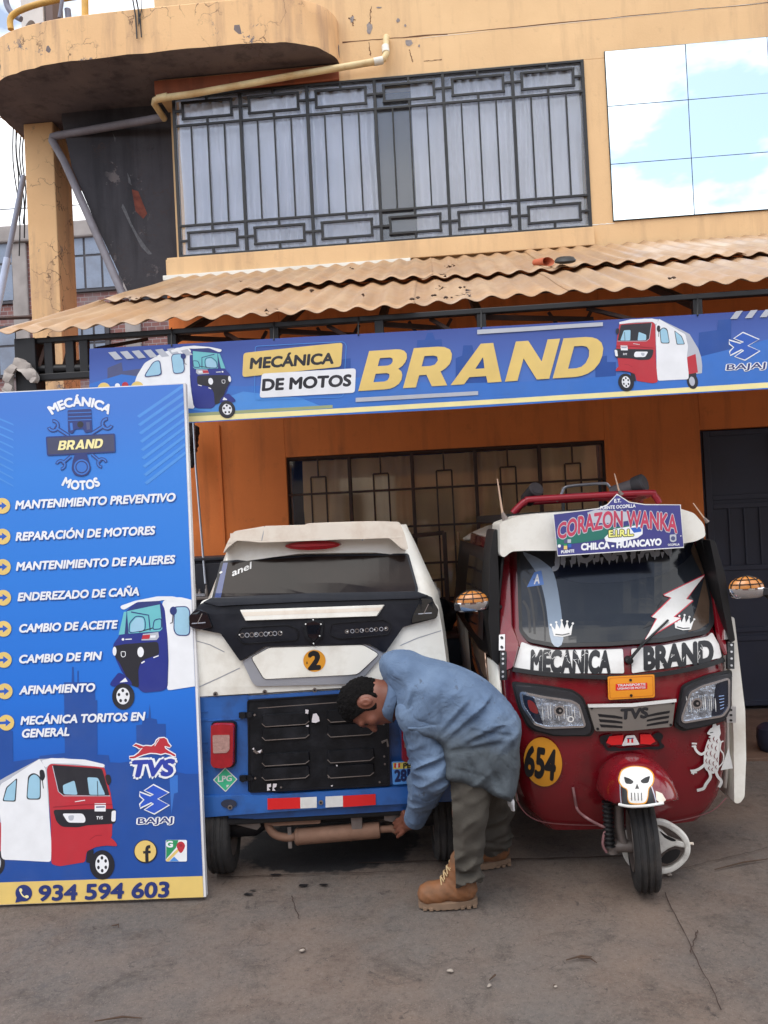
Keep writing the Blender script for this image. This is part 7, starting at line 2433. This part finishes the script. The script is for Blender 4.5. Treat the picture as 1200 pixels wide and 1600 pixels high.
blob(bun, tuple(c-V((.16, .16, .26))), tuple(c+V((.16, .14, .28))), .012, mat("dark_bundle", (42, 34, 34), .85, var=.3, scale=12), "cable_bundle", loc=tuple(c), label="dark bundle of hoses hung under the banner beside the standing sign", cat="cable")
b = MB()
b.bar(at(341, 664, 6.592), at(353, 890, 6.592), .02, .012, M_orange)
b.make("wall_conduit", loc=tuple(at(353, 890, 6.59)), label="thin orange painted conduit running up the orange wall behind the blue three-wheeler", cat="conduit", bevel=.002)
# bottle on the sill
M_bot = mat("white_bottle", (206, 202, 200), .35, var=.05, dirt=(150, 130, 110), damt=.3)
q = at(679, 933, 6.565)
bo = MB()
bo.lathe([(.001, 0), (.045, .001), (.05, .012), (.05, .085), (.044, .105), (.020, .122), (.018, .128)], (q.x, 6.562, .973), (0, 0, 1), M_bot, 20)
bt_ = thing("bottle", "white plastic bottle standing on the lower window sill behind the three-wheelers", "bottle", (q.x, 6.562, .973))
bo.make("bottle_body", bt_, smooth=True)
bo = MB(); bo.lathe([(.020, .128), (.022, .13), (.022, .15), (.009, .158), (.009, .172), (.001, .174)], (q.x, 6.562, .973), (0, 0, 1), M_white_trim, 16); bo.make("cap", bt_, smooth=True)
# dark gate frame leaning on the window
b = MB()
fr_ = [at(x, y, Y) for x, y, Y in ((606,842,6.5),(694,832,6.5),(703,1010,6.2),(612,1020,6.2))]
for i in range(4): b.bar(fr_[i], fr_[(i+1) % 4], .035, .035, M_rust)
b.bar(fr_[0].lerp(fr_[3], .42), fr_[1].lerp(fr_[2], .42), .02, .02, M_rust)
b.make("gate_frame", bevel=.004, loc=tuple(fr_[2]), label="dark iron gate frame leaning against the lower barred window", cat="gate frame")
# work cabinet and a dark tool bag on it
kl, kr = at(687, 1000, 5.7).x, at(736, 1000, 5.7).x
wz = at(700, 991, 5.7).z
wc_ = thing("work_box", "dark wooden box in the gap between the two three-wheelers with a tool bag on top", "box", ((kl+kr)/2, 5.8, 0))
b = MB(); b.box((kl, 5.7, 0), (kr, 6.1, wz-.03), M_cab); b.make("box_body", wc_, bevel=.006)
b = MB(); b.box((kl-.02, 5.68, wz-.029), (kr+.02, 6.12, wz), mat("brown_board", (84, 52, 40), .7, var=.2)); b.make("box_top", wc_, bevel=.004)
c = V(((kl+kr)/2-.02, 5.9, wz))
def bag(X, Y, Z):
    d = ellip(X, Y, Z, (c.x-.05, c.y, c.z+.09), (.08, .10, .10))
    d = smin(d, ellip(X, Y, Z, (c.x+.07, c.y, c.z+.13), (.06, .07, .05)), .04)
    d = smin(d, cap(X, Y, Z, (c.x-.12, c.y, c.z+.02), (c.x-.05, c.y, c.z+.2), .03, .02), .03)
    d = smin(d, cap(X, Y, Z, (c.x-.05, c.y, c.z+.20), (c.x+.10, c.y, c.z+.16), .018), .02)
    d = d+.008*np.sin(X*60+Z*30)*np.sin(Z*70+Y*30)
    return np.maximum(d, c.z+.002-Z)
blob(bag, (c.x-.22, c.y-.16, c.z-.02), (c.x+.2, c.y+.16, c.z+.28), .011, mat("black_bag", (30, 28, 32), .6, var=.3, scale=14), "tool_bag", loc=tuple(c), label="lumpy black tool bag slumped on the dark wooden box", cat="bag")
for i, (p_, q_, r_) in enumerate((((724,868),(712,925),.009), ((716,832),(726,935),.011))):
    b = MB()
    A_, B_ = at(p_[0], p_[1], 6.2), at(q_[0], q_[1], 6.0)
    B2 = V((B_.x+(B_.x-A_.x)*.6, B_.y-.05, wz*.98))
    b.tube([A_, B_, B2], r_, mat("broom_wood", (132, 100, 72), .8), 7)
    b.make("broom_handle", smooth=True, loc=tuple(B2), label=("short pale stick" if i == 0 else "longer dark stick")+" propped on the wooden box against the lower window", cat="stick")
# dark tub at the right edge
b = MB()
q = atz(1207, 1176)
b.lathe([(.001, .002), (.07, .002), (.088, .03), (.095, .09), (.088, .15), (.06, .175), (.001, .18)], (q.x, q.y, .014), (0, 0, 1), mat("navy_tub", (34, 36, 54), .5, var=.2), 24)
b.make("tub", smooth=True, loc=(q.x, q.y, .014), label="small dark rounded tub on the pavement at the right edge beyond the red three-wheeler", cat="tub")

# ================================================================== far side: brick house, cables, pole
def brick_mat():
    m, t, b_ = node_mat("weathered_brick")
    co = t.nodes.new("ShaderNodeTexCoord"); mp_ = t.nodes.new("ShaderNodeMapping"); mp_.inputs['Rotation'].default_value = (radians(90), 0, 0)
    br = t.nodes.new("ShaderNodeTexBrick")
    br.inputs['Color1'].default_value = lin((142, 98, 92))+(1,); br.inputs['Color2'].default_value = lin((116, 84, 84))+(1,); br.inputs['Mortar'].default_value = lin((150, 142, 142))+(1,)
    br.inputs['Scale'].default_value = 3.4; br.inputs['Mortar Size'].default_value = .02
    n = t.nodes.new("ShaderNodeTexNoise"); n.inputs['Scale'].default_value = 1.3; n.inputs['Detail'].default_value = 8
    mx_ = t.nodes.new("ShaderNodeMix"); mx_.data_type = 'RGBA'; mx_.inputs['B'].default_value = lin((128, 122, 124))+(1,)
    mr_ = t.nodes.new("ShaderNodeMapRange"); mr_.inputs['From Min'].default_value = .48; mr_.inputs['From Max'].default_value = .62; mr_.inputs['To Max'].default_value = .8
    t.links.new(co.outputs['Object'], mp_.inputs[0]); t.links.new(mp_.outputs[0], br.inputs['Vector']); t.links.new(co.outputs['Object'], n.inputs['Vector'])
    t.links.new(n.outputs['Fac'], mr_.inputs['Value']); t.links.new(mr_.outputs[0], mx_.inputs['Factor']); t.links.new(br.outputs['Color'], mx_.inputs['A'])
    t.links.new(mx_.outputs['Result'], b_.inputs['Base Color']); b_.inputs['Roughness'].default_value = .95
    return m
M_brick = brick_mat()
HY = 13.5
hz = at(0, 357, HY).z
hx = at(232, 400, HY).x
hs = thing("brick_house", "weathered brick house with grey framed windows standing behind the shop column", "house", (-8, HY, 0))
b = MB(); b.box((-16, HY, 0), (hx+3, HY+5, hz-.3), M_brick); b.make("wall", hs)
b = MB(); b.box((-16.1, HY-.12, hz-.298), (hx+3.1, HY+5, hz), mat("concrete_cap", (150, 144, 142), .9, var=.2, scale=3)); b.make("roof_edge", hs, bevel=.03)
b = MB()
for u_ in (32, 205):
    q = at(u_, 420, HY)
    b.box((q.x-.14, HY-.06, 0), (q.x+.14, HY-.001, hz-.3), mat("concrete_cap", (150, 144, 142)))
b.make("pilaster", hs, bevel=.02)
M_pane = mat("dusty_pane", (128, 140, 160), .25, var=.2, scale=.9, dirt=(96, 96, 104), damt=.5)
M_wf2 = mat("dark_window_frame", (62, 60, 66), .6)
for (u0_, u1_, v0_, v1_) in ((-62,26,385,470),(106,190,372,448),(-60,32,520,585),(112,170,512,580)):
    a_, c_ = at(u0_, v0_, HY), at(u1_, v1_, HY)
    b = MB()
    b.box((a_.x-.06, HY-.05, c_.z-.06), (c_.x+.06, HY-.002, a_.z+.06), M_wf2)
    w_ = b.make("window", hs, bevel=.01)
    b = MB()
    n = 3
    for i in range(n):
        x0_ = a_.x+(c_.x-a_.x)*i/n+.02; x1_ = a_.x+(c_.x-a_.x)*(i+1)/n-.02
        zm = c_.z+(a_.z-c_.z)*.62
        b.box((x0_, HY-.06, c_.z), (x1_, HY-.051, zm-.02), M_pane); b.box((x0_, HY-.06, zm+.02), (x1_, HY-.051, a_.z), M_pane)
    b.make("pane", w_)
b = MB()
for (p_, q_) in (((26,165),(38,372)),((32,170),(24,330)),((38,175),(30,345)),((22,168),(30,400)),((41,180),(36,350))):
    A_, B_ = at(p_[0], p_[1], 7.6), at(q_[0], q_[1], 7.9)
    b.tube(curve([A_, A_.lerp(B_, .35)+V((-.03, 0, 0)), A_.lerp(B_, .7)+V((.02, 0, 0)), B_], 4), .007, M_black, 5)
b.make("hanging_cables", smooth=True, loc=tuple(at(30, 170, 7.6)), label="bunch of thin dark cables hanging down left of the peach column", cat="cable")
b = MB()
A_, B_ = at(37, 275, 7.4), at(-6, 492, 7.2)
b.tube([A_, A_.lerp(B_, .62)], .026, mat("blue_grey_conduit", (120, 126, 146), .5, var=.1), 10); b.tube([A_.lerp(B_, .6), B_], .033, mat("pale_conduit", (170, 180, 204), .5, var=.1), 10)
b.make("conduit_pipe", smooth=True, loc=tuple(A_), label="slanting blue grey conduit pipe to the left of the peach column", cat="pipe")
for i, (p_, q_) in enumerate((((-30,184),(300,172)),((-40,330),(300,300)))):
    b = MB()
    A_, B_ = at(p_[0], p_[1], 15), at(q_[0], q_[1], 15)
    b.tube([A_, A_.lerp(B_, .5)-V((0, 0, .06)), B_], .010, M_black, 5)
    b.make("power_line", smooth=True, loc=tuple(A_), label=("upper" if i == 0 else "lower")+" of two thin power lines crossing the sky left of the balcony", cat="cable")
b = MB()
q = at(68, 480, 12.2)
b.tube([V((q.x, 12.2, 0)), V((q.x, 12.2, 4.6))], .05, M_rust, 8)
b.tube([at(-10, 498, 12.2), at(75, 494, 12.2)], .03, M_rust, 6)
b.make("old_post", smooth=True, loc=(q.x, 12.2, 0), label="thin dark weathered post with a cross rail in front of the brick house", cat="post")

# ================================================================== the other side of the street, behind the camera (seen in glass and mirrors)
M_sa = mat("street_cream", (196, 186, 170), .9, var=.1, scale=2); M_sb = mat("street_brick", (136, 92, 76), .9, var=.15, scale=3); M_sw = mat("street_window", (40, 46, 56), .2)
for (x0_, x1_, h_, m_) in ((-22, -9, 6.4, M_sb), (-8.9, -1.5, 7.2, M_sa), (-1.4, 6.2, 5.6, M_sb), (6.3, 15, 7.6, M_sa), (15.1, 26, 6.2, M_sb)):
    b = MB()
    b.box((x0_, -19, 0), (x1_, -12.5, h_), m_)
    for fz in (1.0, 4.0):
        n = int((x1_-x0_)/2.4)
        for i in range(n):
            xa = x0_+.6+i*(x1_-x0_-.6)/n
            b.box((xa, -12.5, fz), (xa+1.3, -12.46, min(fz+1.6, h_-.4)), M_sw)
    tag(b.make("street_building"), kind='structure')
